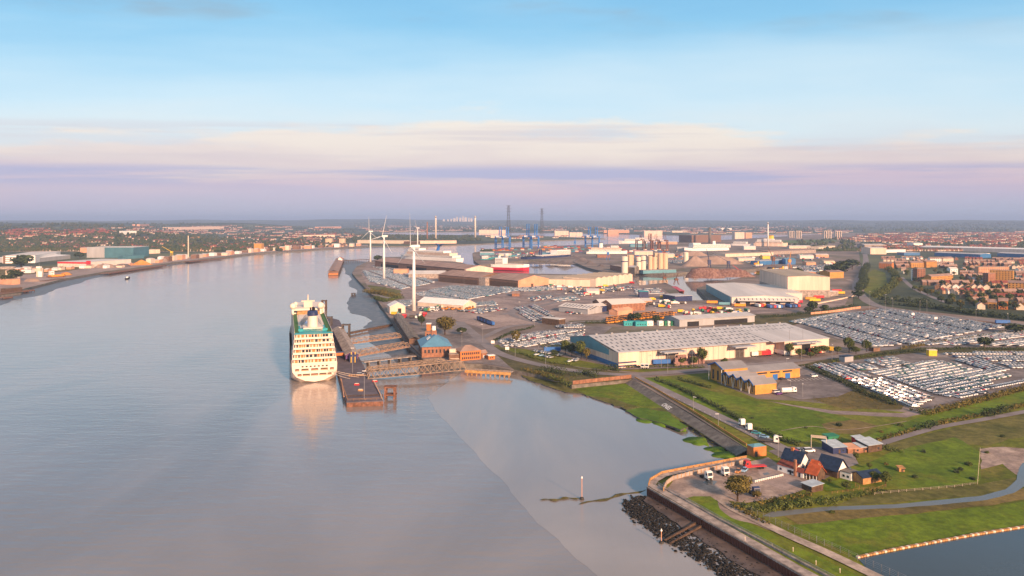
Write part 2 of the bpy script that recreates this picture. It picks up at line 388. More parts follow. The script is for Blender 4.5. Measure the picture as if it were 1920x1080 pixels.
def ribbon(name, px, width, m, z=None, parent=None, kind='structure', smooth_=True):
    pts = [P(x, y).xy for x, y in px]
    if smooth_ and len(pts) > 2:                    # Catmull-Rom through the points
        q = [pts[0]] + pts + [pts[-1]]; out = []
        for i in range(1, len(q) - 2):
            for k in range(8):
                t = k / 8; a, b, c, d = q[i - 1:i + 3]
                out.append(.5 * (2 * b + (c - a) * t + (2 * a - 5 * b + 4 * c - d) * t * t + (3 * b - a - 3 * c + d) * t ** 3))
        pts = out + [pts[-1]]
    if z is None: _zs[0] += .006; z = _zs[0]
    b = MB(); vs = []
    for i, p in enumerate(pts):
        t = (pts[min(i + 1, len(pts) - 1)] - pts[max(i - 1, 0)]).normalized(); n = Vector((-t.y, t.x))
        w = width / 2
        vs += [(*(p - n * w), z), (*(p + n * w), z)]
    b.add(vs, [(2 * i, 2 * i + 1, 2 * i + 3, 2 * i + 2) for i in range(len(pts) - 1)])
    o = b.build(name, m, parent)
    if kind: o['kind'] = kind
    return o, pts
def inpoly(x, y, poly):
    c = False; j = len(poly) - 1
    for i in range(len(poly)):
        a, b = poly[i], poly[j]
        if (a[1] > y) != (b[1] > y) and x < (b[0] - a[0]) * (y - a[1]) / (b[1] - a[1]) + a[0]: c = not c
        j = i
    return c
class Mass:
    """many small pieces joined into one mesh (numpy)"""
    def __init__(s): s.V = []; s.T = []; s.C = []; s.n = 0
    def add(s, tv, tf, tcol, loc, rz, scale, tint=None):
        c, q = math.cos(rz), math.sin(rz); v = tv * np.asarray(scale, dtype=np.float64)
        w = np.empty_like(v); w[:, 0] = v[:, 0] * c - v[:, 1] * q + loc[0]; w[:, 1] = v[:, 0] * q + v[:, 1] * c + loc[1]; w[:, 2] = v[:, 2] + loc[2]
        s.V.append(w); s.T.append(tf + s.n); s.n += len(v)
        col = tcol.copy()
        if tint is not None: col[tcol[:, 0] < 0] = tint
        s.C.append(col)
    def build(s, name, m, parent=None):
        V = np.concatenate(s.V).astype(np.float32); T = np.concatenate(s.T).astype(np.int32); C = np.concatenate(s.C).astype(np.float32)
        me = bpy.data.meshes.new(name); me.vertices.add(len(V)); me.vertices.foreach_set('co', V.ravel())
        me.loops.add(T.size); me.loops.foreach_set('vertex_index', T.ravel()); me.polygons.add(len(T))
        me.polygons.foreach_set('loop_start', np.arange(0, T.size, 3, dtype=np.int32))
        me.update(calc_edges=True); me.materials.append(M(m))
        at = me.attributes.new('col', 'FLOAT_COLOR', 'FACE'); at.data.foreach_set('color', np.c_[C, np.ones(len(C), dtype=np.float32)].astype(np.float32).ravel())
        return put(name, me, parent)
def template(b):
    """triangles of an MB as arrays; colour None -> tint"""
    me = bpy.data.meshes.new('t'); me.from_pydata(b.v, [], b.f)
    bm = bmesh.new(); bm.from_mesh(me); bmesh.ops.recalc_face_normals(bm, faces=bm.faces)
    lay_ = bm.faces.layers.int.new('k'); bm.faces.ensure_lookup_table()
    for i, f in enumerate(bm.faces): f[lay_] = i
    bmesh.ops.triangulate(bm, faces=bm.faces); bm.verts.index_update()
    V = np.array([v.co[:] for v in bm.verts]); T = np.array([[v.index for v in f.verts] for f in bm.faces])
    C = np.array([b.c[f[lay_]] if b.c[f[lay_]] is not None else (-1, -1, -1) for f in bm.faces], dtype=np.float64)
    bm.free(); bpy.data.meshes.remove(me)
    return V, T, C
# ================================================================== setting
def far(x, y): return (x, y)
river = MB().add([(-9000, -200, 0), (9000, -200, 0), (9000, 12000, 0), (-9000, 12000, 0)], [(0, 1, 2, 3)]).build('river', 'river'); river['kind'] = 'structure'
N_PX = [(1620, 1140), (1500, 1076), (1420, 1030), (1340, 985), (1270, 945), (1214, 913), (1217, 902), (1240, 888), (1300, 876), (1400, 858),
        (1402, 842), (1300, 778), (1185, 710), (1072, 722), (1066, 714), (985, 698), (962, 694), (905, 683), (850, 681), (796, 675), (764, 652), (734, 600),
        (722, 585), (706, 560), (690, 545), (668, 522), (660, 512), (668, 500), (690, 490), (722, 482), (760, 481), (866, 492), (910, 509), (905, 513),
        (925, 511), (1000, 513), (1110, 515), (1188, 520), (1200, 535), (1248, 530), (1262, 537), (1288, 563), (1328, 563), (1306, 540), (1330, 533),
        (1400, 518), (1440, 508), (1470, 503), (1440, 500), (1400, 506), (1330, 506), (1308, 508), (1250, 514), (1130, 509), (1100, 501), (1075, 491),
        (990, 488), (900, 497), (888, 488), (886, 474), (940, 464), (1100, 459), (1290, 453.5), (1420, 446), (1540, 439), (1620, 437)]
north = PX(N_PX) + [Vector((9000, 7000)), Vector((9000, 40)), Vector((400, 40))]
sheet('north_bank', [north], LAND, ['land_base', 'concrete_dark'], skirt=5)
S_PX = [(-300, 630), (-50, 566), (0, 553), (40, 548), (60, 538), (120, 523), (200, 509), (250, 503), (320, 493), (400, 484), (480, 475), (600, 467), (690, 462), (770, 461),
        (900, 457), (980, 452), (1135, 447), (1000, 442), (860, 440.5), (725, 439.5), (712, 437), (730, 435.2), (900, 434.6), (1100, 437), (1290, 440.5), (1440, 438.5), (1560, 437.2)]
south = PX(S_PX) + [Vector((9500, 8200)), Vector((22000, 30000)), Vector((-22000, 30000)), Vector((-9000, 6000)), Vector((-4000, 900))]
sheet('south_bank', [south], LAND - .4, ['far_land', 'concrete_dark'], skirt=5)
# rolling country to the horizon
hv = []; hf = []; na, nr_ = 150, 70
for j in range(nr_):
    r = 3300 * (26000 / 3300) ** (j / (nr_ - 1))
    for i in range(na):
        a = R(-48 + 96 * i / (na - 1)); x, y = r * math.sin(a), r * math.cos(a)
        hv.append((x, y, hill(x, y) - 1.5))
for j in range(nr_ - 1):
    for i in range(na - 1): hf.append((j * na + i, j * na + i + 1, (j + 1) * na + i + 1, (j + 1) * na + i))
hills = MB().add(hv, hf).build('hills', 'far_land', smooth=True); hills['kind'] = 'structure'
# still water in the dock, mud on the foreshore
dock = PX([(886, 474), (820, 482), (866, 493), (910, 511), (1000, 514.5), (1110, 516.5), (1188, 522), (1200, 538), (1248, 533), (1262, 540), (1288, 567), (1328, 567), (1306, 543), (1330, 536), (1400, 521),
           (1440, 511), (1470, 505), (1440, 498), (1400, 504), (1330, 504), (1308, 506), (1250, 511), (1130, 506), (1100, 499), (1075, 489), (990, 486), (900, 494), (887, 487)], 0)
sheet('dock_water', [dock], .02, 'dock_water')
def mud(name, edge, shore, m, z0=.03, z1=1.0, rows=6, amp=.8):
    """foreshore: grid between the water's edge line and the shore line (same count of pixel points)"""
    n = 150
    def samp(l, t):
        pts = [P(*p, 0).xy for p in l]; k = t * (len(pts) - 1); i = min(int(k), len(pts) - 2)
        return pts[i].lerp(pts[i + 1], k - i)
    vs = []
    for j in range(rows + 1):
        for i in range(n + 1):
            t = i / n; u = j / rows
            p = samp(edge, t).lerp(samp(shore, t), u)
            if j == 0: w_ = math.sin(i * .31) + .7 * math.sin(i * .17 + 2) + .3 * math.sin(i * .83); p = p + Vector((rnd.uniform(-.12, .12) + w_, rnd.uniform(-.12, .12) + w_ * .6)) * amp
            vs.append((p.x, p.y, z0 + (z1 - z0) * u ** 1.3))
    o = MB().add(vs, [(j * (n + 1) + i, j * (n + 1) + i + 1, (j + 1) * (n + 1) + i + 1, (j + 1) * (n + 1) + i) for j in range(rows) for i in range(n)]).build(name, m, smooth=True)
    for p in o.data.polygons: pass
    bm = bmesh.new(); bm.from_mesh(o.data)
    for f in bm.faces:
        if f.normal.z < 0: f.normal_flip()
    bm.to_mesh(o.data); bm.free()
    o['kind'] = 'structure'; return o
mud('mudflat', [(800, 745), (830, 785), (880, 838), (940, 900), (985, 955), (1040, 1010), (1120, 1080), (1260, 1200)],
    [(880, 690), (985, 708), (1100, 742), (1230, 800), (1390, 868), (1300, 900), (1330, 1000), (1560, 1140)], 'mud_wet', amp=.35)
mat('mud_brown', (.085, .06, .05), .6, .3, .2, col2=(.13, .095, .08), spec=.4, bump=.5, bscale=.4)
mat('mud_dark', (.085, .08, .085), .42, .35, .12, col2=(.15, .135, .135), spec=.5, bump=.6, bscale=.25)
mud('mud_bank', [(642, 486), (640, 500), (655, 520), (665, 545), (648, 575), (690, 600), (690, 625), (740, 690)],
    [(690, 492), (668, 503), (672, 522), (700, 552), (712, 580), (736, 605), (768, 655), (800, 682)], 'mud_dark', amp=3.5)
mud('mud_bank', [(-20, 575), (60, 557), (130, 535), (210, 515), (330, 496), (480, 477), (600, 469), (760, 463)],
    [(-20, 560), (60, 540), (130, 522), (210, 508), (330, 492), (480, 474), (600, 466.5), (760, 461)], 'mud_dark', amp=4.0)
sheet('mud_strip', [jag([P(x, y, 1.1).xy for x, y in [(1216, 926), (1270, 958), (1340, 999), (1420, 1045), (1510, 1098), (1475, 1108), (1390, 1062), (1310, 1008), (1250, 968), (1206, 938)]], .6, 3)], 1.12, 'mud_brown')
# salt marsh below the flood wall, its ragged edge and the outlying tussock beds
def marsh(name, px, z, m, amp, step, lump=0):
    pts = jag([P(x, y, z).xy for x, y in px], amp, step)
    return sheet(name, [pts], z, [m, 'mud_dark'], skirt=.9)
marsh('salt_marsh', [(1400, 862), (1388, 858), (1368, 842), (1342, 822), (1316, 806), (1284, 792), (1240, 780), (1200, 776), (1170, 766), (1130, 752), (1090, 738), (1060, 735), (1020, 722), (990, 712), (975, 700), (1062, 718), (1074, 728), (1186, 717), (1300, 786), (1401, 850)], 1.6, 'marsh', 1.2, 4)
marsh('marsh_bank', [(1078, 728), (1186, 718), (1262, 764), (1210, 766), (1150, 748), (1100, 742)], 1.66, 'grass_bright', .8, 5)
marsh('marsh_bank', [(1172, 770), (1200, 764), (1252, 772), (1290, 800), (1276, 806), (1240, 792), (1200, 784)], 1.67, 'marsh_bright', 1.0, 4)
def blob(cx, cy, rx, ry, z=1.2):
    c = P(cx, cy, z); s_ = sc(cy, z); pts = []
    n = 26; ph = rnd.uniform(0, 6)
    for i in range(n):
        a = 2 * math.pi * i / n; k = 1 + .12 * math.sin(3 * a + ph) + .08 * math.sin(5 * a + 2 * ph) + rnd.uniform(-.04, .04)
        pts.append((c.x + math.cos(a) * rx / s_ * k, c.y + math.sin(a) * ry * F * (H - z) / (cy - HY) ** 2 * k))
    v = [(p[0], p[1], z - 1.1) for p in pts] + [(c.x + (p[0] - c.x) * .93, c.y + (p[1] - c.y) * .93, z) for p in pts] + [(c.x, c.y, z + .25)]
    f = [(i, (i + 1) % n, n + (i + 1) % n, n + i) for i in range(n)] + [(n + i, n + (i + 1) % n, 2 * n) for i in range(n)]
    o = MB().add(v, f).build('marsh_islet', 'marsh_bright', smooth=True); o['kind'] = 'structure'
for a in ((1306, 826, 23, 8.5), (1342, 842, 20, 6), (1362, 853, 26, 8), (1276, 802, 10, 4), (1150, 755, 7, 2.5), (1164, 761, 6, 2.5), (1133, 750, 5, 2), (1216, 786, 26, 7), (1240, 792, 20, 5)): blob(*a)
def shore(name, px, m, dz): sheet(name, [[P(x, y, LAND - .4).xy for x, y in px]], LAND - .4 + dz, m)
shore('waterfront_ground', [(-40, 550), (-40, 505), (60, 503), (170, 503), (330, 483), (480, 468), (600, 462), (690, 459), (690, 461.5), (600, 466.5), (480, 474.5), (400, 483.5), (320, 492.5), (250, 502.5), (200, 508.5), (120, 522.5), (60, 537.5), (0, 552.5)], 'yard', .05)
shore('waterfront_grass', [(-40, 520), (-40, 500), (100, 499), (180, 500), (130, 508), (60, 514)], 'grass_dry', .1)
# ground covers on the north bank
lay('grass_field', [(1200, 709), (1340, 698), (1345, 718), (1420, 748), (1500, 752), (1715, 775), (1930, 722), (2300, 690), (2300, 1150), (1640, 1150), (1500, 1077), (1340, 986), (1216, 914), (1240, 889), (1400, 859), (1403, 842)], 'grass')
lay('scrub_ground', [(905, 640), (930, 650), (1000, 668), (1090, 690), (1190, 700), (1184, 711), (1072, 722), (1066, 714), (985, 698), (965, 694), (935, 672)], 'scrub')
lay('grass_verge', [(925, 648), (1010, 676), (1100, 690), (1200, 698), (1320, 690), (1330, 684), (1180, 693), (1110, 680), (1020, 662), (940, 645)], 'grass')
lay('grass_field', [(1200, 712), (1240, 705), (1340, 735), (1420, 752), (1560, 775), (1640, 800), (1500, 830), (1450, 822), (1390, 795), (1290, 748)], 'grass_bright', amp=.5)
lay('grass_field', [(1700, 790), (1800, 762), (1930, 730), (1990, 745), (1930, 758), (1850, 775), (1760, 795), (1660, 822), (1600, 826)], 'grass_bright', amp=1)
lay('dry_grass', [(1500, 742), (1560, 728), (1640, 728), (1700, 755), (1690, 768), (1580, 766)], 'grass_dry', amp=1)
lay('dry_grass', [(1440, 752), (1560, 770), (1690, 775), (1720, 768), (1735, 774), (1700, 783), (1560, 776)], 'yard_dark', amp=.6)
lay('dry_grass', [(1540, 795), (1600, 786), (1645, 798), (1610, 815), (1560, 812)], 'grass_dry', amp=1)
lay('dry_grass', [(1640, 838), (1760, 808), (1930, 770), (1990, 768), (1990, 800), (1850, 835), (1740, 830), (1680, 850)], 'marsh', amp=1)
lay('grass_field', [(1600, 880), (1680, 845), (1790, 820), (1840, 850), (1835, 905), (1760, 915), (1660, 925)], 'grass_bright', amp=1)
lay('dry_ground', [(1838, 842), (1880, 838), (1930, 842), (1990, 860), (1990, 905), (1905, 890), (1880, 870), (1840, 880)], 'dirt_yard', amp=.8)
lay('dry_grass', [(1640, 920), (1840, 908), (1905, 895), (1900, 915), (1840, 930), (1640, 945), (1560, 948)], 'marsh', amp=.6)
lay('dry_grass', [(1560, 952), (1700, 950), (1860, 932), (1960, 905), (1960, 930), (1860, 948), (1690, 965), (1500, 985), (1470, 968)], 'grass_dry', amp=.6)
lay('grass_field', [(1480, 985), (1690, 966), (1860, 950), (2000, 930), (2100, 960), (1930, 986), (1800, 1004), (1690, 1024), (1606, 1044), (1540, 1015)], 'grass_bright', amp=.5)
lay('creek', [(1430, 968), (1445, 960), (1500, 955), (1560, 950), (1620, 948), (1680, 946), (1760, 938), (1840, 930), (1885, 918), (1906, 900), (1910, 880), (1918, 868), (1935, 868), (1935, 890), (1925, 910), (1900, 925), (1850, 938), (1760, 947), (1680, 953), (1560, 957), (1500, 964), (1450, 970)], 'creek', amp=.15, step=3)
lay('reservoir', [(1608, 1047), (1660, 1038), (1720, 1026), (1800, 1010), (1930, 989), (2200, 950), (2200, 1150), (1700, 1150)], 'pond')
lay('yard', [(1243, 906), (1262, 897), (1320, 884), (1402, 866), (1440, 858), (1462, 872), (1500, 893), (1520, 902), (1508, 918), (1450, 936), (1400, 943), (1352, 938), (1282, 938), (1250, 926)], 'dirt_yard', amp=.5)
lay('yard', [(1420, 880), (1458, 872), (1495, 896), (1512, 906), (1470, 920), (1430, 905)], 'yard', amp=.3)
lay('grass_bank', [(1276, 938), (1300, 931), (1332, 931), (1346, 941), (1385, 972), (1480, 1018), (1650, 1100), (1600, 1120), (1460, 1045), (1340, 976)], 'grass_bright')
lay('grass_bank', [(1240, 912), (1256, 902), (1262, 903), (1250, 918), (1270, 936), (1262, 936), (1243, 922)], 'grass')
lay('dirt_verge', [(1346, 938), (1364, 940), (1395, 962), (1500, 1008), (1490, 1014), (1420, 985), (1372, 972), (1350, 955)], 'dirt_yard', amp=.5, step=3)
lay('yard', [(1440, 846), (1480, 838), (1560, 838), (1600, 846), (1610, 870), (1580, 882), (1545, 900), (1505, 896), (1470, 862)], 'asphalt', amp=.4)
lay('grass_bank', [(1545, 905), (1580, 896), (1605, 905), (1600, 918), (1550, 922), (1535, 915)], 'grass_bright', amp=.5)
for q in ([(1465, 808), (1520, 800), (1580, 806), (1640, 800), (1700, 790)],):
    ribbon('trodden_track', q, .6, 'dirt_yard')
for q in ([(1318, 905), (1330, 900), (1345, 903), (1340, 909), (1325, 910)], [(1372, 920), (1384, 917), (1392, 921), (1380, 925)], [(1430, 888), (1440, 886), (1444, 890), (1434, 892)]):
    lay('puddle', q, 'creek', amp=.3, step=1.5)
# yards and car compounds
lay('terminal_yard', [(797, 674), (766, 652), (736, 601), (742, 590), (800, 600), (868, 604), (905, 642), (958, 690), (905, 682), (850, 680)], 'asphalt')
lay('dock_yard', [(676, 510), (690, 495), (800, 500), (905, 515), (1190, 524), (1200, 540), (1240, 540), (1285, 570), (1330, 568), (1480, 575), (1590, 560), (1580, 578), (1400, 590), (1270, 600), (1060, 600), (905, 618), (868, 604), (738, 590), (712, 565), (690, 540)], 'yard_dark', amp=.5, step=30)
lay('dock_yard', [(745, 588), (800, 584), (920, 580), (985, 592), (1010, 606), (905, 614), (868, 603), (800, 598)], 'yard')
lay('dock_yard', [(985, 575), (1075, 590), (1120, 585), (1290, 572), (1470, 578), (1300, 590), (1262, 606), (1100, 602), (1020, 606)], 'yard')
lay('dock_yard', [(700, 500), (800, 503), (822, 520), (800, 528), (700, 512)], 'yard')
lay('car_compound', [(928, 640), (1005, 620), (1095, 612), (1150, 612), (1095, 655), (1000, 655), (940, 652)], 'asphalt')
lay('car_compound', [(1485, 612), (1600, 580), (1905, 615), (1760, 640), (1690, 652), (1640, 655)], 'asphalt')
lay('car_compound', [(1690, 655), (1800, 632), (1930, 614), (2100, 640), (1930, 652), (1740, 652)], 'asphalt')
lay('car_compound', [(1528, 692), (1600, 674), (1720, 660), (1930, 658), (2100, 690), (1900, 728), (1716, 770)], 'asphalt')
lay('car_park', [(1450, 736), (1472, 704), (1510, 690), (1600, 732), (1572, 744), (1500, 750)], 'asphalt')
lay('warehouse_yard', [(1080, 668), (1160, 694), (1340, 688), (1470, 680), (1580, 662), (1560, 650), (1160, 688), (1100, 655)], 'asphalt')
lay('scrub_ground', [(1060, 602), (1270, 596), (1300, 590), (1480, 590), (1590, 578), (1480, 612), (1270, 604), (1100, 608)], 'scrub')
lay('scrub_ground', [(1700, 652), (1930, 652), (2100, 670), (1930, 664), (1720, 662), (1560, 680), (1470, 690), (1580, 668)], 'scrub', amp=1)
lay('scrub_ground', [(690, 535), (720, 538), (752, 545), (752, 560), (720, 562), (704, 556)], 'marsh', amp=2)
lay('town_ground', [(1600, 575), (1650, 573), (1700, 580), (1950, 606), (2500, 640), (3200, 480), (2600, 436), (1620, 438), (1610, 470), (1618, 520), (1600, 545)], 'far_land')
lay('embankment', [(1630, 578), (1700, 582), (1800, 594), (1950, 611), (2100, 625), (2100, 640), (1900, 612), (1700, 592), (1600, 582)], 'brick_brown')
lay('park', [(1612, 520), (1640, 505), (1660, 512), (1665, 540), (1640, 560), (1618, 545)], 'grass')
# roads
ribbon('road', [(1190, 706), (1290, 754), (1392, 803), (1450, 833), (1492, 853)], 7.5, 'road')
ribbon('road', [(862, 604), (900, 636), (935, 662), (1010, 684), (1100, 698), (1193, 703), (1300, 695), (1370, 688), (1480, 678), (1560, 670), (1640, 657), (1700, 651)], 9, 'road')
ribbon('road', [(905, 634), (960, 612), (1060, 606), (1110, 603), (1270, 600)], 7, 'road')
ribbon('road', [(700, 552), (740, 560), (800, 556), (900, 545), (1010, 548), (1060, 558), (1000, 578), (940, 590)], 8, 'road')
ribbon('road', [(1200, 530), (1100, 545), (1040, 560), (980, 575), (960, 590), (1010, 606)], 8, 'road')
ribbon('road', [(1480, 577), (1560, 563), (1598, 555), (1614, 545), (1606, 532), (1590, 524)], 9, 'yard')
ribbon('road', [(2050, 632), (1900, 607), (1780, 594), (1690, 583), (1640, 572), (1615, 555), (1606, 538), (1612, 520), (1622, 500), (1622, 478), (1612, 458)], 13, 'road')
ribbon('road', [(1690, 520), (1712, 540), (1745, 556), (1775, 568)], 7, 'road')
ribbon('track', [(1648, 834), (1700, 818), (1760, 802), (1850, 786), (1990, 760)], 4.5, 'road')
ribbon('footpath', [(1352, 938), (1375, 955), (1410, 972), (1480, 1006), (1560, 1042), (1700, 1110)], 4.0, 'path')
ribbon('promenade', [(1600, 1122), (1500, 1070), (1420, 1024), (1340, 979), (1275, 941), (1222, 911), (1226, 902), (1244, 892), (1300, 880), (1404, 861)], 3.6, 'concrete', smooth_=False)
for k in range(14):                                # parking bay lines in the office car park
    a = (1476 + k * 7.2, 712 - k * .4); ribbon('bay_line', [(a[0], a[1]), (a[0] + 9, a[1] + 4)], .35, 'white_line', smooth_=False)
for k in range(26):
    t = k / 25; x = 1205 + t * 240; y = 710.5 + (x - 1190) * .483
    ribbon('lane_mark', [(x, y), (x + 2.6, y + 1.25)], .25, 'white_line', smooth_=False)
# ================================================================== vegetation
def leaf_cloud(lobes, n, size, seed, flat=.5):
    r = random.Random(seed); vs = []; fs = []
    tot = sum(l[3] ** 2 for l in lobes)
    for (cx, cy, cz, rad, sq) in lobes:
        for _ in range(max(3, int(n * rad ** 2 / tot))):
            u = r.uniform(-1, 1); a = r.uniform(0, 6.283); q = math.sqrt(1 - u * u); k = rad * (r.uniform(.55, 1.0) ** .5) * (1 + .12 * r.gauss(0, 1))
            d = Vector((q * math.cos(a), q * math.sin(a), u)); p = Vector((cx + d.x * k, cy + d.y * k, cz + d.z * k * sq))
            nrm = (d + Vector((r.gauss(0, .5), r.gauss(0, .5), r.gauss(0, .5) + .3))).normalized(); t = nrm.orthogonal().normalized(); t.rotate(Matrix.Rotation(r.uniform(0, 6.28), 3, nrm)); b = nrm.cross(t)
            s = size * r.uniform(.6, 1.35); o = len(vs)
            vs += [tuple(p - t * s - b * s * .7), tuple(p + t * s - b * s * .5), tuple(p + t * s * .6 + b * s), tuple(p - t * s * .8 + b * s * .8)]
            fs.append((o, o + 1, o + 2, o + 3))
    return vs, fs
def lobes_for(seed, w, h, base, k):
    r = random.Random(seed); out = [(0, 0, base + (h - base) * .55, w * .36, (h - base) / w * 1.05)]
    for i in range(k):
        a = 6.283 * i / k + r.uniform(-.4, .4); q = r.uniform(.18, .30) * w
        out.append((math.cos(a) * q, math.sin(a) * q, base + (h - base) * r.uniform(.30, .78), w * r.uniform(.17, .26), r.uniform(.8, 1.1)))
    out.append((r.uniform(-.1, .1) * w, r.uniform(-.1, .1) * w, h - w * .18, w * .2, .9))
    return out
def raw(name, vs, fs, m):
    me = bpy.data.meshes.new(name); me.from_pydata(vs, [], fs); me.materials.append(M(m)); return me
def trunk_mesh(name, h, base, r, seed):
    q = random.Random(seed); b = MB(); b.bar((0, 0, -.2), (.1, 0, base + .3 * (h - base)), r, 6, 0, r * .55)
    for i in range(4):
        a = 6.283 * i / 4 + q.uniform(-.5, .5); b.bar((0.05, 0, base * q.uniform(.8, 1.3)), (math.cos(a) * h * .2, math.sin(a) * h * .2, base + (h - base) * .5), r * .45, 5, 0, r * .15)
    me = bpy.data.meshes.new(name); me.from_pydata(b.v, [], b.f); me.materials.append(M('bark')); return me
TREES = {}      # kind -> list of (trunk mesh, crown mesh); crowns 8 m wide, 9 m high
for kind, m, n, size in (('near', 'leaf', 1500, .26), ('near_dark', 'leaf_dark', 1500, .26), ('autumn', 'leaf_autumn', 2200, .24), ('mid', 'leaf', 420, .5), ('mid_dark', 'leaf_dark', 420, .5), ('mid_autumn', 'leaf_autumn', 420, .5)):
    TREES[kind] = []
    for s_ in range(3):
        lb = lobes_for(s_ + 5, 8, 9, 1.6, 7); vs, fs = leaf_cloud(lb, n, size, s_ * 7 + 1)
        TREES[kind].append((trunk_mesh('trunk', 9, 1.8, .28, s_), raw('crown', vs, fs, m)))
def tree(px, py, wpx, hpx, kind, label, group=None, loc=None, name='tree'):
    p = loc or P(px, py); s_ = sc(py, p.z) if loc is None else F / p.y
    w, h = wpx / s_ / 8, hpx / s_ / 9
    t = thing(name, label, 'tree', p, rnd.uniform(0, 6.28), group); t.scale = (w * 1.3, w * 1.3, h * 1.06)
    tm, cm = rnd.choice(TREES[kind]); put('trunk', tm, t); put('crown', cm, t)
    return t
def hedge(px, w, h, m, label, name='hedge', dens=9, size=.32, cat='hedge', seed=0, group=None, ragged=.35):
    """a run of shrubs: leaf faces heaped along a ground line"""
    r = random.Random(seed + int(px[0][0])); pts = [P(*q) for q in px]; o = pts[0]; vs = []; fs = []
    for a, b in zip(pts, pts[1:]):
        ln = (b - a).length; k = max(2, int(ln / (w * .55)))
        for i in range(k + 1):
            c = a.lerp(b, (i + r.uniform(-.3, .3)) / k) - o; hh = h * r.uniform(1 - ragged, 1 + ragged); ww = w * r.uniform(.75, 1.2)
            v, f = leaf_cloud([(c.x + r.gauss(0, .1) * w, c.y + r.gauss(0, .1) * w, hh * .42, ww * .55, hh / ww)], max(14, int(dens * ww * hh / (size * 3.2) ** 2 * .5)), size, r.randint(0, 99999))
            q = len(vs); vs += v; fs += [tuple(j + q for j in x) for x in f]
    ob = put(name, raw(name, vs, fs, m), None, o); return tag(ob, label, cat, group)
# single trees that stand out
tree(834, 628, 34, 34, 'autumn', 'large round olive-gold tree beside the blue-roofed terminal')
tree(790, 612, 14, 20, 'near_dark', 'dark tree behind the brick tower of the riverside terminal')
tree(866, 628, 20, 14, 'near_dark', 'low dark tree right of the olive-gold tree by the terminal')
tree(1383, 940, 46, 46, 'autumn', 'round green-brown tree on the truck yard by the path gate')
tree(1420, 934, 16, 14, 'autumn', 'small yellowing bush-like tree below the dark truck cab')
for i, (x, y, w, h, k) in enumerate(((1060, 664, 16, 26, 'near'), (1072, 668, 16, 24, 'near_dark'), (1090, 674, 17, 34, 'near'), (1100, 676, 12, 22, 'mid_autumn'), (968, 645, 16, 24, 'mid_autumn'), (1040, 672, 14, 16, 'near_dark'))):
    tree(x, y, w, h, k, ('tall poplar-like tree beside the white warehouse gable', 'dark bushy tree left of the tall poplar by the warehouse', 'tallest yellow-green tree at the warehouse corner', 'small yellowing tree under the teal warehouse gable',
         'tree standing in the white car compound by the roundabout', 'dark low tree beside the staff car park')[i])
for x, y, w, h in ((1317, 683, 20, 30), (1300, 686, 14, 18), (1278, 685, 14, 14), (1350, 668, 16, 16), (1358, 690, 14, 18)):
    tree(x, y, w, h, 'near', 'shrubby tree between the white warehouse and the gabled offices', 'trees by the gabled offices')
for x, y, w, h in ((1480, 668, 14, 24), (1500, 672, 18, 18), (1530, 668, 20, 18), (1545, 664, 18, 16), (1592, 662, 20, 28), (1625, 660, 18, 22), (1605, 664, 16, 14), (1520, 672, 14, 12), (1570, 664, 14, 14)):
    tree(x, y, w, h, 'near', 'leafy tree along the road behind the office car park', 'trees along the road east of the offices')
for x, y, w, h in ((1230, 606, 14, 14), (1184, 604, 14, 16), (1194, 605, 16, 18), (1524, 587, 18, 22), (1545, 586, 14, 14), (1515, 588, 14, 12), (1340, 588, 12, 10), (1368, 590, 12, 10), (1600, 660, 10, 10)):
    tree(x, y, w, h, 'mid_dark', 'dark green tree on the scrub strip behind the white warehouse', 'trees on the scrub strip behind the warehouse')
tree(1845, 652, 24, 20, 'mid_dark', 'broad dark tree between the two far car compounds')
tree(1905, 626, 34, 18, 'mid_dark', 'dark tree at the right edge of the picture beside the compound')
for x, y, w, h in ((1660, 912, 30, 44), (1640, 905, 24, 34), (1588, 920, 22, 28), (1630, 880, 14, 20), (1606, 862, 16, 22), (1570, 828, 16, 16), (1556, 905, 12, 12)):
    tree(x, y, w * .7, h * .6, 'near', 'garden tree among the sheds behind the pub', 'trees round the pub sheds')
# hedges and scrub
hedge([(1230, 713), (1262, 724), (1300, 742), (1330, 757), (1360, 772), (1385, 788)], 3.2, 2.2, 'leaf_dark', 'dark hedge along the far side of the pub road')
hedge([(1275, 712), (1310, 722), (1330, 728)], 3.0, 2.0, 'leaf_dark', 'short dark hedge on the lawn before the gabled offices')
hedge([(1405, 800), (1440, 812), (1470, 828), (1500, 836)], 3.4, 2.2, 'leaf_dark', 'dark scrub beside the cars parked on the pub road')
hedge([(1512, 688), (1545, 704), (1590, 722), (1612, 735), (1640, 745), (1680, 760)], 4.5, 3.0, 'leaf_dark', 'hedge between the office car park and the white car compound')
hedge([(1738, 778), (1790, 765), (1850, 750), (1905, 735), (1960, 720)], 4.0, 3.2, 'leaf_autumn', 'tawny hedge along the front of the car compound')
hedge([(1716, 772), (1738, 778)], 3.5, 3.5, 'leaf', 'bushy corner of scrub at the tip of the car compound')
hedge([(1720, 806), (1735, 803), (1752, 798)], 4.0, 3.0, 'leaf_dark', 'dark bush clump beside the field track')
hedge([(1850, 782), (1870, 776), (1885, 772)], 5.0, 4.2, 'leaf_dark', 'largest dark bush beside the field track')
hedge([(1760, 797), (1810, 786), (1850, 778), (1900, 766), (1960, 752)], 3.2, 2.0, 'leaf_autumn', 'brown scrub along the upper side of the field track')
hedge([(1640, 828), (1680, 817), (1715, 808)], 3.0, 1.8, 'leaf_autumn', 'brown scrub where the field track leaves the pub')
hedge([(1655, 842), (1690, 848)], 3.0, 2.5, 'leaf', 'green bushes beside the red shed')
hedge([(1400, 955), (1430, 958), (1470, 952), (1510, 948), (1560, 944)], 4.2, 2.6, 'leaf', 'reed bed along the creek below the truck yard', name='reed_bed', cat='reeds', dens=14)
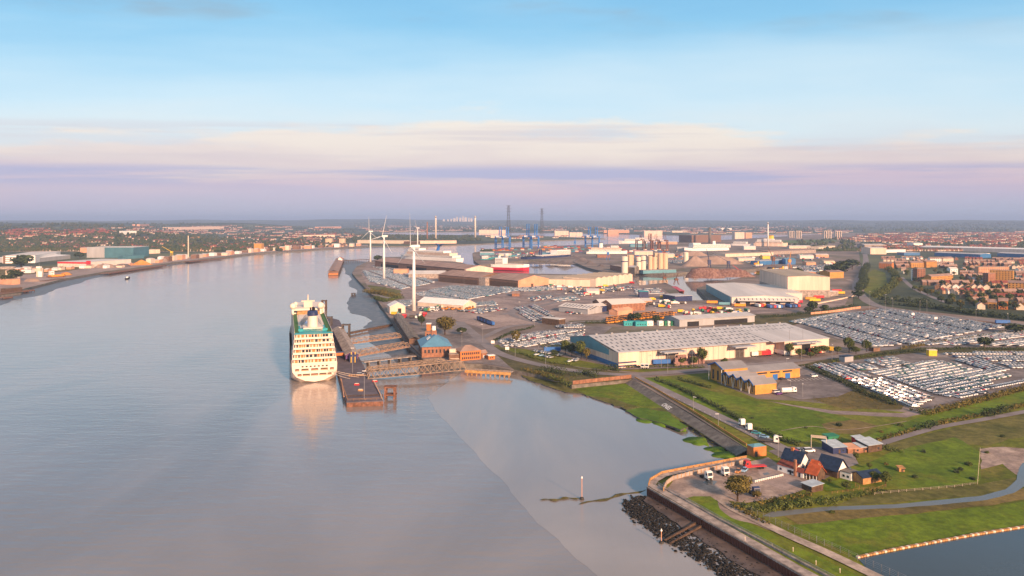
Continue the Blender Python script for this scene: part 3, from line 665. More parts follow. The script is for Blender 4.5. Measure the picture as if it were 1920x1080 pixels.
hedge([(1372, 950), (1400, 965), (1440, 985)], 2.2, 1.8, 'leaf_autumn', 'rough bushes along the fence beside the pale path')
hedge([(1420, 945), (1470, 938), (1520, 928)], 2.5, 1.6, 'leaf_autumn', 'tawny scrub along the lower edge of the truck yard')
hedge([(1560, 940), (1620, 928), (1660, 920)], 2.6, 1.6, 'leaf', 'bank of nettles between the creek and the pub garden')
hedge([(1016, 700), (1030, 698), (1055, 702)], 6, 4.5, 'leaf_dark', 'dark shrub mass on the bank left of the brick wall')
hedge([(1076, 704), (1100, 702), (1112, 706)], 6, 4.5, 'leaf_dark', 'dark shrub mass behind the brick wall')
hedge([(1128, 694), (1150, 694), (1158, 695)], 6, 4, 'leaf_dark', 'dark shrub mass beside the warehouse road')
hedge([(985, 694), (1005, 700), (1030, 708), (1060, 716)], 5, 2.5, 'leaf_autumn', 'brown scrub on the river bank below the road')
hedge([(1020, 706), (1040, 712), (1062, 722)], 5, 3, 'leaf', 'green scrub at the water edge left of the brick wall')
hedge([(1020, 652), (1050, 654), (1062, 655)], 5, 3.4, 'leaf', 'hedge between the car compound and the staff car park')
hedge([(975, 663), (1000, 672), (1040, 682), (1070, 685)], 3, 1.8, 'leaf', 'low hedge along the bend of the main road')
hedge([(1170, 690), (1250, 688), (1320, 690)], 2.5, 1.8, 'leaf', 'verge bushes before the white warehouse')
hedge([(925, 640), (960, 624), (1000, 614)], 3, 1.8, 'leaf_dark', 'dark hedge on the upper edge of the car compound')
hedge([(1100, 606), (1150, 604), (1210, 603), (1262, 602)], 4, 2.2, 'leaf_dark', 'dark hedge below the orange machines')
hedge([(1430, 596), (1470, 594), (1500, 590), (1560, 582), (1600, 575)], 6, 3, 'leaf_dark', 'scrub belt between the cold store and the far compound')
hedge([(1690, 655), (1730, 648), (1780, 642), (1830, 634), (1890, 624)], 4.5, 2.4, 'leaf_autumn', 'tawny hedge dividing the two far compounds')
hedge([(1640, 668), (1700, 660), (1800, 655), (1930, 657)], 4.5, 2.4, 'leaf_dark', 'long hedge between the near and the far compounds')
hedge([(1560, 680), (1600, 672), (1640, 668)], 3, 2, 'leaf', 'low hedge on the bend above the near compound')
hedge([(1655, 570), (1700, 574), (1760, 580), (1820, 590), (1930, 602), (2000, 610)], 9, 6, 'leaf_dark', 'long dark tree belt between the town and the dual carriageway', name='tree_belt', cat='tree belt', size=.6, dens=12)
hedge([(1652, 562), (1690, 566), (1740, 570)], 9, 7, 'leaf_dark', 'second row of trees behind the carriageway belt', name='tree_belt', cat='tree belt', size=.6, dens=12)
hedge([(1612, 545), (1620, 530), (1618, 515), (1626, 500)], 12, 9, 'leaf_dark', 'wooded strip along the road that runs away to the horizon', name='tree_belt', cat='tree belt', size=.7, dens=12)
hedge([(1640, 558), (1660, 548), (1676, 536), (1680, 520), (1666, 505)], 11, 8, 'leaf', 'wood round the park meadow at the edge of town', name='tree_belt', cat='tree belt', size=.7, dens=12)
hedge([(692, 548), (715, 552), (745, 556)], 14, 6, 'leaf_autumn', 'rounded thicket on the river bank below the turbines', name='thicket', cat='thicket', size=.6, dens=14)
hedge([(704, 560), (720, 566), (748, 560)], 9, 4, 'leaf', 'green thicket edge on the river bank', name='thicket', cat='thicket', size=.6, dens=14)
tree(708, 491, 16, 12, 'mid_dark', 'dark tree clump beside the farthest turbine base')
BU = []
for s_ in range(4):
    vs, fs = leaf_cloud([(0, 0, .5, .8, .8), (.6, .2, .4, .6, .8), (-.4, .4, .4, .6, .7)], 160, .17, 60 + s_); BU.append(raw('bush', vs, fs, ('leaf', 'leaf_autumn', 'leaf', 'leaf_dark')[s_]))
for x, y in ((1660, 870), (1716, 895), (1790, 888), (1802, 880), (1815, 872), (1826, 900), (1730, 850), (1575, 800), (1510, 805), (1650, 812), (1690, 800), (1560, 960), (1880, 820), (1850, 850), (1310, 745), (1410, 785)):
    s_ = rnd.uniform(.7, 1.6); tag(put('bush', rnd.choice(BU), None, P(x + rnd.uniform(-3, 3), y + rnd.uniform(-2, 2)), rnd.uniform(0, 6), (s_, s_, s_)), 'small bush standing in the ' + ('meadow behind the pub' if 1640 < x and y < 935 else 'field along the pub road' if y < 830 else 'grass between creek and reservoir'), 'bush', 'bushes in the fields')
# tufts of rough grass over the marsh and fields (uncountable)
ms = Mass(); b = MB()
for a in range(5):
    q = a * 1.256; b.add([(math.cos(q) * .2, math.sin(q) * .2, 0), (math.cos(q + .7) * .25, math.sin(q + .7) * .25, 0), (math.cos(q + .3) * .45, math.sin(q + .3) * .45, .55)], [(0, 1, 2)])
TV, TF, TC = template(b)
def tufts(poly, n, z, cols, smin, smax):
    xs = [p[0] for p in poly]; ys = [p[1] for p in poly]; k = 0; tries = 0
    while k < n and tries < n * 30:
        tries += 1; x, y = rnd.uniform(min(xs), max(xs)), rnd.uniform(min(ys), max(ys))
        if not inpoly(x, y, poly): continue
        s_ = rnd.uniform(smin, smax); ms.add(TV, TF, TC, P(x, y, z), rnd.uniform(0, 6), (s_, s_, s_ * rnd.uniform(.5, 1)), rnd.choice(cols)); k += 1
G1 = [(.10, .14, .015), (.14, .16, .025), (.17, .155, .04), (.085, .125, .015)]
tufts([(1320, 830), (1270, 798), (1170, 762), (1080, 732), (1186, 720), (1400, 848), (1398, 858), (1345, 846)], 700, 1.6, G1, .5, 1.2)
tufts([(1700, 790), (1930, 735), (1930, 770), (1660, 830), (1560, 820), (1460, 800), (1420, 760), (1560, 778)], 260, LAND, G1, .3, .8)
tufts([(1620, 930), (1680, 850), (1860, 800), (1930, 800), (1910, 880), (1840, 925), (1700, 938)], 260, LAND, G1, .3, .8)
tufts([(1460, 975), (1700, 955), (1930, 925), (1930, 975), (1700, 1015), (1600, 1035)], 200, LAND, G1, .25, .6)
tufts([(1490, 745), (1700, 735), (1720, 765), (1580, 770)], 150, LAND, [(.16, .12, .03), (.2, .14, .04), (.1, .1, .02)], .8, 2)
tufts([(970, 690), (1190, 700), (1180, 712), (1070, 722), (1000, 702)], 350, LAND, G1, .6, 1.4)
tufts([(1345, 735), (1420, 755), (1560, 780), (1560, 820), (1480, 830), (1400, 795), (1290, 745), (1240, 720)], 180, LAND, G1, .25, .6)
tufts([(1290, 935), (1340, 935), (1480, 1015), (1640, 1090), (1560, 1095), (1340, 975)], 160, LAND, G1[:2] + [(.085, .15, .01)], .2, .5)
tag(ms.build('rough_grass', 'by_colour_rough'), 'tufts of rough grass and weeds over the marsh and fields', 'grass', kind='stuff')
# ================================================================== cars in the compounds
def car_shape(wheels=True, van=False):
    b = MB(); g = (.095, .125, .155); k = (.015, .015, .015)  # window tint lightened: reflected sky is put into the glass colour
    L_, Wd, zb, zm, zr = (4.9, 1.95, .32, 1.15, 1.95) if van else (4.3, 1.8, .25, .88, 1.45)
    b.xprism([(-Wd / 2, zb), (Wd / 2, zb), (Wd / 2 - .05, zm), (-Wd / 2 + .05, zm)], -L_ / 2, L_ / 2)
    x0, x1 = (-L_ / 2 + .05, L_ / 2 - 1.2) if van else (-L_ / 2 + .25, L_ / 2 - 1.15)
    u0, u1 = (x0 + .1, x1 - .55) if van else (x0 + .55, x1 - .75)
    w, q = Wd / 2 - .06, Wd / 2 - .24
    v = [(x0, -w, zm), (x1, -w, zm), (x1, w, zm), (x0, w, zm), (u0, -q, zr), (u1, -q, zr), (u1, q, zr), (u0, q, zr)]
    b.add(v, [(0, 1, 5, 4), (1, 2, 6, 5), (2, 3, 7, 6), (3, 0, 4, 7)], 1, g); b.add(v, [(4, 5, 6, 7)])
    if wheels:
        for x in (-L_ * .31, L_ * .31):
            for y in (-Wd / 2 - .01, Wd / 2 - .19): b.bar((x, y, .31), (x, y + .2, .31), .31, 8, 2, c=k)
        for y in (-Wd / 2 + .2, Wd / 2 - .5): b.add([(L_ / 2 + .01, y, .6), (L_ / 2 + .01, y + .3, .6), (L_ / 2 + .01, y + .3, .78), (L_ / 2 + .01, y, .78)], [(0, 1, 2, 3)], 3, (.7, .7, .65))
    return b
CARV, CARF, CARC = template(car_shape(False)); VANV, VANF, VANC = template(car_shape(False, True))
WHITE = (.82, .82, .83); SKY_SHEEN = (.68, .76, .84); SILV = (.42, .44, .47); BLK = (.025, .027, .03); DBL = (.03, .07, .2); RED_ = (.45, .02, .025); LBL = (.26, .46, .66); GRN = (.03, .13, .11); TEA = (.05, .28, .33)  # the pale blue puts the sky's reflection on white cars into their paint
PAL = {'white': [WHITE] * 14 + [SKY_SHEEN] * 4 + [SILV] + [BLK] * 2 + [DBL, RED_], 'mixed': [WHITE] * 6 + [SILV] * 4 + [BLK] * 3 + [DBL] * 2 + [RED_, LBL], 'blue': [SKY_SHEEN] * 9 + [LBL] * 4 + [WHITE] * 8 + [DBL, SILV, TEA],  # blue rows: sky sheen mixed in as car colours
       'teal': [WHITE] * 10 + [SKY_SHEEN] * 4 + [GRN] * 2 + [SILV]}
NAMES = {WHITE: 'white', SKY_SHEEN: 'pale sky-tinted', SILV: 'grey', BLK: 'black', DBL: 'dark blue', RED_: 'red', LBL: 'light blue', GRN: 'dark green', TEA: 'teal'}
cars = []
def lot(px, a, b, pal, where, pitch=2.6, row=5.1, lane=6, lane_w=6, fill=.97, crab=False):
    A, B = P(*a), P(*b); u = (B - A).normalized(); n = Vector((-u.y, u.x, 0)); poly = [P(*q).xy for q in px]
    if crab: pitch, row = 4.9, 2.35
    us = [(Vector((*q, 0)) - A).dot(u) for q in poly]; ns = [(Vector((*q, 0)) - A).dot(n) for q in poly]
    y = min(ns) + 1.2; k = 0
    while y < max(ns):
        x = min(us) + rnd.uniform(0, 1)
        while x < max(us):
            p = A + u * x + n * y
            if inpoly(p.x, p.y, poly) and rnd.random() < fill:
                rz = math.atan2(u.y, u.x) + (0 if crab else math.pi / 2) + rnd.gauss(0, .03) + (math.pi if rnd.random() < .15 else 0)
                cars.append((p.y, Vector((p.x, p.y, _zs[0] + .02)) + u * rnd.gauss(0, .12), rz, rnd.choice(PAL[pal]), where))
            x += pitch
        k += 1; y += row + (lane_w if lane and k % lane == 0 else 0)
near_w = 'the near compound'
lot([(1529, 687), (1567, 684), (1752, 747), (1714, 766)], (1529, 688), (1714, 766), 'white', near_w, lane=0, pitch=2.6, row=5.2)
lot([(1594, 686), (1627, 686), (1643, 694), (1617, 697)], (1594, 686), (1617, 697), 'teal', near_w, lane=0)
lot([(1622, 678), (1672, 671), (1702, 684), (1659, 691)], (1622, 678), (1672, 671), 'mixed', near_w, lane=0)
for q in ([(1630, 701), (1750, 679), (1803, 686), (1670, 711)], [(1675, 713.5), (1801, 691), (1858, 698.6), (1714, 726)], [(1718, 728), (1858, 700.5), (1906, 709), (1755, 743)]):
    lot(q, q[0], q[1], 'teal', near_w, lane=0, pitch=2.75, row=5.5)
lot([(1793, 677), (1824, 672), (1892, 695), (1870, 700)], (1793, 677), (1870, 700), 'white', near_w, lane=0)
lot([(1760, 664), (1930, 663), (1960, 690), (1900, 692), (1830, 670), (1790, 672)], (1760, 664), (1930, 664), 'white', near_w, lane=4)
lot([(1769, 744), (1837, 733), (1930, 713), (1930, 719), (1800, 748)], (1769, 744), (1930, 714), 'white', near_w, lane=0)
lot([(1503, 609), (1530, 600), (1650, 581), (1700, 584), (1885, 614), (1800, 629), (1690, 649), (1640, 652)], (1503, 606), (1640, 647), 'white', 'the far compound', lane=6, lane_w=5)
lot([(1482, 605), (1583, 588), (1590, 590), (1498, 608)], (1482, 605), (1583, 588), 'blue', 'the far compound', lane=0)
lot([(1703, 649), (1800, 632), (1930, 619), (2010, 640), (1930, 651), (1760, 648)], (1703, 649), (1930, 622), 'white', 'the right-hand compound', lane=5)
lot([(936, 641), (1000, 626), (1055, 621), (1094, 619), (1093, 643), (1085, 649), (1010, 648), (985, 652), (942, 651)], (936, 641), (1010, 629), 'white', 'the roundabout compound', lane=4, lane_w=5)
lot([(985, 658), (1030, 660), (1055, 668), (1048, 674), (1000, 670)], (985, 660), (1048, 672), 'mixed', 'the staff car park', lane=2, fill=.7)
lot([(1062, 674), (1085, 676), (1083, 682), (1065, 680)], (1062, 676), (1085, 679), 'mixed', 'the staff car park', lane=0, fill=.6)
lot([(680, 508), (765, 509), (816, 531), (752, 543), (694, 529)], (683, 512), (752, 540), 'blue', 'the dock compounds', lane=8, pitch=2.5, row=5.0)
lot([(778, 552), (846, 537), (925, 538), (962, 547), (884, 562), (846, 567), (800, 560)], (782, 551), (846, 565), 'blue', 'the dock compounds', lane=7, pitch=2.5, row=5.0)
lot([(938, 539), (1000, 534), (1060, 535), (1060, 544), (985, 547), (944, 546)], (938, 539), (1060, 535), 'blue', 'the dock compounds', lane=3, pitch=2.5, row=5.0)
lot([(964, 579), (1005, 573), (1021, 581), (1038, 596), (1001, 604), (984, 594)], (984, 594), (1001, 604), 'mixed', 'the dock compounds', lane=4)
lot([(1030, 561), (1075, 556), (1087, 563), (1045, 567)], (1030, 561), (1075, 556), 'blue', 'the dock compounds', lane=3, pitch=2.5, row=5.0)
lot([(1187, 544), (1235, 542), (1245, 551), (1195, 553)], (1187, 544), (1235, 542), 'white', 'the dock compounds', lane=3)
lot([(868, 571), (925, 566), (932, 573), (878, 577)], (868, 571), (925, 566), 'blue', 'the dock compounds', lane=0)
lot([(745, 566), (770, 564), (772, 574), (752, 576)], (745, 568), (770, 566), 'blue', 'the dock compounds', lane=0)
lot([(1042, 612), (1095, 610), (1094, 615), (1045, 617)], (1042, 612), (1095, 610), 'white', 'the roundabout compound', lane=0)
lot([(1060, 584), (1090, 582), (1090, 590), (1064, 590)], (1060, 585), (1090, 583), 'mixed', 'the dock compounds', lane=2)
lot([(780, 578), (862, 574), (880, 580), (800, 586)], (780, 580), (862, 576), 'mixed', 'the dock compounds', lane=2, fill=.6)
for q in ([(1065, 547), (1180, 536), (1190, 541), (1090, 556)], [(850, 584), (915, 577), (955, 580), (900, 589)], [(985, 558), (1030, 553), (1040, 558), (1000, 566)], [(900, 479), (990, 475), (985, 482), (905, 487)], [(1190, 489), (1290, 485), (1300, 492), (1200, 497)], [(1390, 487), (1480, 483), (1490, 488), (1400, 493)], [(700, 501), (800, 505), (815, 517), (720, 508)], [(1490, 500), (1560, 496), (1570, 506), (1500, 510)]):
    lot(q, q[0], q[1], 'mixed', 'the dock compounds', lane=3, fill=.8)
cars = [c for c in cars if 0 <= 960 + F * c[1].x / c[1].y <= 1935]
cars.sort(key=lambda c: c[0])
CARMESH = {}
def car_mesh(col, van=False):
    k = (col, van)
    if k not in CARMESH:
        b = car_shape(True, van)
        nm = 'paint_' + '_'.join(str(int(x * 100)) for x in col)
        mat(nm, col, .35, .05, .5, spec=.5)
        me = bpy.data.meshes.new('car'); me.from_pydata(b.v, [], b.f)
        for q in (nm, 'glass', 'rubber', 'white_paint'): me.materials.append(M(q))
        me.polygons.foreach_set('material_index', b.m)
        bm = bmesh.new(); bm.from_mesh(me); bmesh.ops.recalc_face_normals(bm, faces=bm.faces); bm.to_mesh(me); bm.free(); CARMESH[k] = me
    return CARMESH[k]
rest = Mass()
for i, (d, p, rz, col, where) in enumerate(cars):
    if i < 290:
        o = put('car', car_mesh(col), None, p, rz)
        tag(o, f'{NAMES[col]} car in the packed rows of {where} by the tawny hedge', 'car', 'cars in the near compound')
    else: rest.add(CARV, CARF, CARC, p, rz, (1, 1, 1) if rnd.random() < .85 else (1.05, 1.02, 1.2), col)
tag(rest.build('parked_cars', 'by_colour'), 'thousands of cars packed in rows in the farther compounds', 'cars', kind='stuff')
# ================================================================== buildings
def win_mesh(w, h):
    k = ('w', round(w, 2), round(h, 2))
    if k not in CARMESH: 
        b = MB().box(-w / 2, w / 2, -.08, .02, 0, h); me = bpy.data.meshes.new('window'); me.from_pydata(b.v, [], b.f); me.materials.append(M('glass')); CARMESH[k] = me
    return CARMESH[k]
def windows(t, x0, x1, nx, zs, w, h, y=0.0, side=None, L_=0, name='window'):
    for z in zs:
        for i in range(nx):
            q = x0 + (x1 - x0) * (i + .5) / nx
            if side is None: put(name, win_mesh(w, h), t, (q, y, z))
            elif side == 'R': put(name, win_mesh(w, h), t, (L_, q, z), math.pi / 2)
            else: put(name, win_mesh(w, h), t, (0, q, z), -math.pi / 2)
def bld(name, label, cat, A, B, depth, h, roof='gable', rise=2.0, wall='brick', roofm='brown_roof', along='x', doors=(), wins=None, rwins=None, group=None, z=LAND, over=.4, base=None, parapet=False, zoff=-.3):
    o, rz, ln = frame(A, B, z)
    t = thing(name, label, cat, o, rz, group)
    b = MB()
    if roof == 'gable': b.gwall(0, ln, 0, depth, zoff, h, rise - .05, 0, along)
    else: b.box(0, ln, 0, depth, zoff, h)
    b.build('wall', wall, t)
    r = MB()
    if roof == 'gable': r.gable(0, ln, 0, depth, h, rise, 0, along, over)
    elif roof == 'hip': r.hip(0, ln, 0, depth, h, rise, 0, over)
    else: r.box(-over * .5, ln + over * .5, -over * .5, depth + over * .5, h, h + .4)
    ro = r.build('roof', roofm, t)
    if base: MB().box(-.06, ln + .06, -.06, depth + .06, zoff, base[0]).build('plinth', base[1], t)
    for dx0, dx1, dh, dm in doors: MB().box(dx0 * ln, dx1 * ln, -.12, .1, 0, dh).build('door', dm, t)
    if wins: windows(t, 1, ln - 1, *wins)
    if rwins: windows(t, 1, depth - 1, *rwins, side='R', L_=ln)
    return t, ln, ro
# ---- the long white warehouse
o, rz, ln = frame((1160, 691), (1547, 659))
wh = thing('warehouse', 'long white warehouse with speckled grey roof behind the gabled offices', 'warehouse', o, rz)
D = 78; e1 = ln * .70
b = MB(); b.gwall(0, ln, 12, D, -.3, 11.2, 5.2, 0, 'x'); b.box(0, e1 * .02 + 14, 0, 12.2, -.3, 11.0); b.box(14, e1, 2.5, 12.2, -.3, 11.0); b.box(e1 + 12, ln, -4, 12.2, -.3, 11.0); b.box(e1, e1 + 12.1, 6, 12.2, -.3, 11.0)
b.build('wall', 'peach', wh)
r = MB(); ym = 45; zt = 16.6
r.xprism([(-.6, 11.0), (ym, zt), (D + .6, 11.0), (D + .6, 11.35), (ym, zt + .35), (-.6, 11.35)], -.6, e1 + .5)
r.xprism([(-4.6, 11.0), (ym, zt), (D + .6, 11.0), (D + .6, 11.35), (ym, zt + .35), (-4.6, 11.35)], e1 + .52, ln + .6)
rf = r.build('roof', 'grey_roof', wh)
rl = MB().box(-.42, .42, -1.7, 1.7, -.05, .1); rlm = bpy.data.meshes.new('rooflight'); rlm.from_pydata(rl.v, [], rl.f); rlm.materials.append(M('rooflight'))
sl = math.atan2(zt - 11.2, ym)
for j in range(5):
    for i in range(44):
        y = 4 + j * 8.4 + (i % 2) * 1.2; x = 2.4 + i * (ln - 4) / 44
        q = put('rooflight', rlm, rf, (x, y, 11.35 + (zt - 11.0) * (y + .6) / (ym + .6) + .12)); q.rotation_euler = (sl, 0, 0)
MB().yprism([(-.12, 7.2), (-.12, 11.0), (.0, 11.0), (.0, 7.2)], 14, D - 1).build('cladding_band', 'teal_clad', wh)
MB().add([(-.14, 13, 11.0), (-.14, D - 1, 11.0), (-.14, ym, zt - .2)], [(0, 1, 2)]).build('gable_panel', 'teal_clad', wh)
MB().box(-.15, 0, 0, D - 2, 0, 3.2).build('plinth', 'blue_clad', wh)
for z_ in (1.0, 3.4): MB().box(-.2, 14.2, -.12, .0, z_, z_ + 1.0).build('stripe', 'navy', wh)
for fx in (.215, .545): 
    MB().box(fx * ln - 7, fx * ln + 12, -7, 2.4, 9.3, 10.2).build('loading_canopy', 'grey_clad', wh); MB().box(fx * ln, fx * ln + 8, 2.38, 2.6, 0, 6.5).build('door', 'steel_dark', wh)
MB().box(.80 * ln, .93 * ln, -10, -4.02, 9.3, 10.2).build('loading_canopy', 'grey_clad', wh); MB().box(.855 * ln, .90 * ln, -4.12, -3.9, 0, 7.5).build('door', 'dark', wh)
for i in range(14): MB().box(6 + i * (ln - 12) / 13 - .9, 6 + i * (ln - 12) / 13 + .9, ym - .7, ym + .7, zt, zt + 1.3).build('ridge_vent', 'steel', rf)
for i in range(24): MB().bar((3 + i * (e1 - 16) / 24 + 12, 2.42, .2), (3 + i * (e1 - 16) / 24 + 12, 2.42, 10.9), .12, 4).build('downpipe', 'grey_clad', wh)
for fx in (.17, .24, .50, .57, .80, .87):
    MB().bar((fx * ln, -2, 10.2), (fx * ln, -2, 19), .13, 5).build('roof_mast', 'steel', wh)
bld('warehouse', 'low grey-roofed warehouse tucked behind the long white one', 'warehouse', (1274, 613), (1415, 604), 26, 7, 'gable', 2, 'grey_clad', 'grey_roof', over=1, doors=[(.1, .25, 4.5, 'dark'), (.45, .9, 4.5, 'dark')])
# ---- the cold store: low hall and tall block
t, ln, ro = bld('cold_store', 'broad low cream hall with a row of dark loading doors below the dock', 'warehouse', (1372, 573.5), (1496, 574.8), 190, 10.5, 'gable', 2.2, 'pale_clad', 'pale_roof', along='y', over=.5, base=(3.0, 'brick_brown'))
for i in range(6): MB().box(ln * (.06 + i * .152), ln * (.06 + i * .152) + 5, -.3, .1, 0, 5.2).build('loading_door', 'dark', t)
MB().xprism([(-7, 7.0), (0, 10.2), (0, 9.9), (-7, 6.7)], 6, ln).build('canopy', 'pale_roof', t)
for i in range(14): MB().xprism([(-5.6, 7.75), (-1.6, 9.6), (-1.6, 9.75), (-5.6, 7.9)], 9 + i * (ln - 10) / 14, 9.9 + i * (ln - 10) / 14).build('rooflight', 'rooflight', t)
MB().box(-.1, 0, 8, 188, .2, 10).build('side_cladding', 'teal_clad', t)
MB().box(ln + .1, ln + 23, 62, 186, -.3, 10.2).build('side_bay', 'pale_clad', t); MB().box(ln + .55, ln + 23, 61.5, 186.5, 10.2, 10.7).build('side_bay_roof', 'pale_roof', t)
t, ln, ro = bld('cold_store', 'tallest pale windowless block beside the cream hall', 'warehouse', (1477, 557), (1556, 557.6), 150, 27.5, 'gable', 1.4, 'peach', 'beige_roof', along='y', over=.3, base=(9.5, 'concrete'))
bld('warehouse_annex', 'small lean-to shed on the right of the tallest block', 'shed', (1556, 556), (1572, 554), 20, 6, 'flat', 0, 'concrete', 'pale_roof')
# ---- riverside terminal
t, ln, ro = bld('terminal_hall', 'brick cruise terminal hall with blue hipped roof and skylight', 'terminal', (791, 671), (846, 669), 34, 8.2, 'hip', 7.0, 'brick', 'blue_roof', over=1.0, wins=(7, (3.4,), 1.2, 2.6))
MB().box(-.05, .03, 2, 32, .5, 5).build('side_panel', 'brick_brown', t)
q = MB().box(-1.6, 1.6, -4.2, 4.2, 0, .2).build('skylight', 'white_paint', ro); q.location = (6.2, 15, 12.6); q.rotation_euler = (0, -R(36), 0)
c = MB().box(-2, 2, -2, 2, 0, 4.2).build('cupola', 'brick', t); c.location = (11, 20, 13.5)
c2 = MB().box(-1.2, 1.2, -1.2, 1.2, 4.2, 7.5).build('lantern', 'white_paint', c)
bld('terminal_gallery', 'long dark brick gallery running back along the quay from the terminal', 'gallery', (768, 648), (790, 668), 1, 1, 'flat', 0, 'brick_brown', 'brown_roof')[0]
A = P(766, 648); B = P(737, 601); dv = B - A
t = thing('quay_gallery', 'long roofed brick gallery along the quay behind the blue-roofed hall', 'gallery', A, math.atan2(dv.y, dv.x))
MB().box(0, dv.length, -9, -.5, -.3, 5.6).build('wall', 'brick_brown', t); MB().gable(0, dv.length, -9, -.5, 5.6, 1.4, 0, 'x').build('roof', 'concrete_dark', t)
for i in range(16): MB().box(3 + i * 8, 5.4 + i * 8, -.52, -.42, 1.5, 4).build('window', 'glass', t)
for i in range(9): MB().bar((6 + i * 14, -1, 7), (6 + i * 14, -1, 11.5), .12, 4).build('post', 'steel', t)
t, ln, ro = bld('clock_tower', 'squat brick tower with orange-lit upper storey behind the hall', 'tower', (797, 640), (815, 640), 10, 8.5, 'flat', 0, 'brick', 'concrete_dark', wins=(3, (4.5,), 1.4, 2)); MB().box(1, ln * .55, 2, 7, 8.9, 14.5).build('upper_storey', 'brick_orange', t); MB().box(.6, ln * .55 + .4, 1.6, 7.4, 14.5, 15).build('cap', 'white_paint', t)
MB().lathe([(2.2, 8.9), (2.2, 10), (1.4, 11), (.2, 11.6)], ln * .8, 5, 10).build('dome', 'slate_pale', t)
t, ln, ro = bld('station_block', 'long low orange brick block right of the terminal hall', 'building', (863, 677), (902, 674), 12, 7.0, 'hip', 3.5, 'brick_orange', 'brown_roof', wins=(9, (1.0, 4.2), 1.0, 1.7))
t, ln, ro = bld('terminal_stairs', 'stepped pale stair block between hall and orange brick block', 'building', (842, 676), (863, 676), 9, 4.5, 'flat', 0, 'brick_brown', 'concrete')
for i in range(6): MB().box(1, ln - .5, -.4 + i * .9, .5 + i * .9, 1.2 + i * 1.0, 1.6 + i * 1.0).build('step', 'cream', t)
MB().box(0, ln * .55, 4, 8, 4.9, 7.6).build('upper_block', 'cream', t)
bld('gatehouse', 'small brick gatehouse beside the yellow jetty', 'hut', (903, 672), (913, 671), 6, 4, 'gable', 1.6, 'brick', 'brown_roof', doors=[(.3, .6, 2.2, 'white_paint')])
bld('kiosk', 'small orange kiosk on the terminal forecourt', 'kiosk', (916, 675), (928, 674), 4, 3, 'flat', 0, 'brick_orange', 'white_paint', wins=(2, (1,), 1, 1))
# ---- dock sheds
t, ln, ro = bld('transit_shed', 'long brown-roofed shed before the cruise ship with winged funnel', 'shed', (703, 500), (871, 518), 62, 13, 'gable', 6, 'brick_brown', 'brown_roof', over=1, doors=[(.08, .3, 8, 'dark'), (.4, .62, 8, 'dark')])
MB().gwall(ln + .1, ln + 5, 0, 62, -.3, 13, 6, 0, 'x').build('gable_wall', 'peach', t)
t, ln, ro = bld('transit_shed', 'pale green-grey shed roof left of the twin brown sheds', 'shed', (766, 522), (832, 522), 60, 8, 'gable', 4, 'concrete', 'pale_roof', over=1)
for lb, A_, B_ in (('left-hand of the twin brown-roofed sheds with dark open front', (822, 528), (898, 535)), ('right-hand of the twin brown-roofed sheds with peach gable', (913, 535), (971, 541))):
    t, ln, ro = bld('transit_shed', lb, 'shed', A_, B_, 64, 12, 'gable', 6.5, 'brick_brown', 'brown_roof', over=1, doors=[(.03, .97, 8, 'timber_dark')], group='twin brown sheds')
    if 'right' in lb: MB().gwall(ln + .1, ln + 1.2, 0, 64, -.3, 12, 6.5, 0, 'x').build('gable_wall', 'salmon', t); MB().box(ln + 1.2, ln + 1.3, 26, 31, 0, 6).build('door', 'timber_dark', t)
    else: MB().box(ln, ln + 15, 0, 64, 0, 13).build('link_block', 'concrete', t)
t, ln, ro = bld('transit_shed', 'broad beige-roofed shed with scalloped cream end wall on the dock', 'shed', (1000, 536), (1117, 538), 80, 11, 'flat', 0, 'cream', 'beige_roof', over=1)
A = P(1117, 538.5); B = P(1186, 529); dv = B - A
t = thing('transit_shed', 'cream scalloped shed wing turned towards the basin', 'shed', A, math.atan2(dv.y, dv.x))
b = MB(); nb = 7; w_ = dv.length / nb
for i in range(nb):
    MB().yprism([(i * w_, -.3), ((i + 1) * w_, -.3), ((i + 1) * w_, 13), ((i + .5) * w_, 15), (i * w_, 13)], 0, 60).build('bay', 'cream', t)
    MB().gable(i * w_, (i + 1) * w_, 0, 60, 13.05, 2, 0, 'y', .02).build('bay_roof', 'beige_roof', t)
bld('transit_shed', 'beige flat shed roof along the basin behind the twin sheds', 'shed', (912, 527), (1000, 531), 46, 9, 'flat', 0, 'cream', 'beige_roof')
t, ln, ro = bld('office_block', 'white two-storey dock office between red container stacks', 'office', (1032, 533), (1066, 534.5), 18, 9, 'flat', 0, 'white_paint', 'pale_roof', wins=(9, (2, 5.5), 2, 1.5))
for A_, B_, lb in (((1008, 530), (1019, 530.4), 'red block beside the peach shed gable'), ((1081, 534), (1106, 536), 'long red container-like block before the cream shed')):
    bld('red_shed', lb, 'shed', A_, B_, 12, 7.5, 'flat', 0, 'red', 'maroon_roof')
# white tents and small sheds by the turbines
t, ln, ro = bld('marquee', 'white-topped cream marquee shed with dark door below the big turbine', 'shed', (731, 588), (760, 587), 24, 7.5, 'gable', 4.2, 'peach', 'white_paint', along='y', doors=[(.52, .74, 5.5, 'dark')])
t, ln, ro = bld('long_tent', 'long white tent-roofed shed right of the big turbine', 'shed', (783, 574), (868, 581), 26, 5, 'gable', 5, 'cream', 'white_paint', along='x')
bld('brick_store', 'pale salmon brick store among the blue cars', 'shed', (738, 514), (764, 514), 22, 9, 'flat', 0, 'salmon', 'salmon')
for A_, B_, dp, h_, lb, al in (((1111, 578), (1126, 583), 40, 8, 'left brick shed with twin gables and pale roof', 'y'), ((1127, 582), (1147, 586), 46, 9, 'right brick shed with orange end wall and pale roof', 'y'), ((1148, 585), (1186, 577), 16, 5, 'low brick lean-to with pale roof before the brick shed', 'x')):
    bld('brick_shed', lb, 'shed', A_, B_, dp, h_, 'gable', 4, 'brick', 'pale_roof', along=al, group='brick sheds in the dock yard')
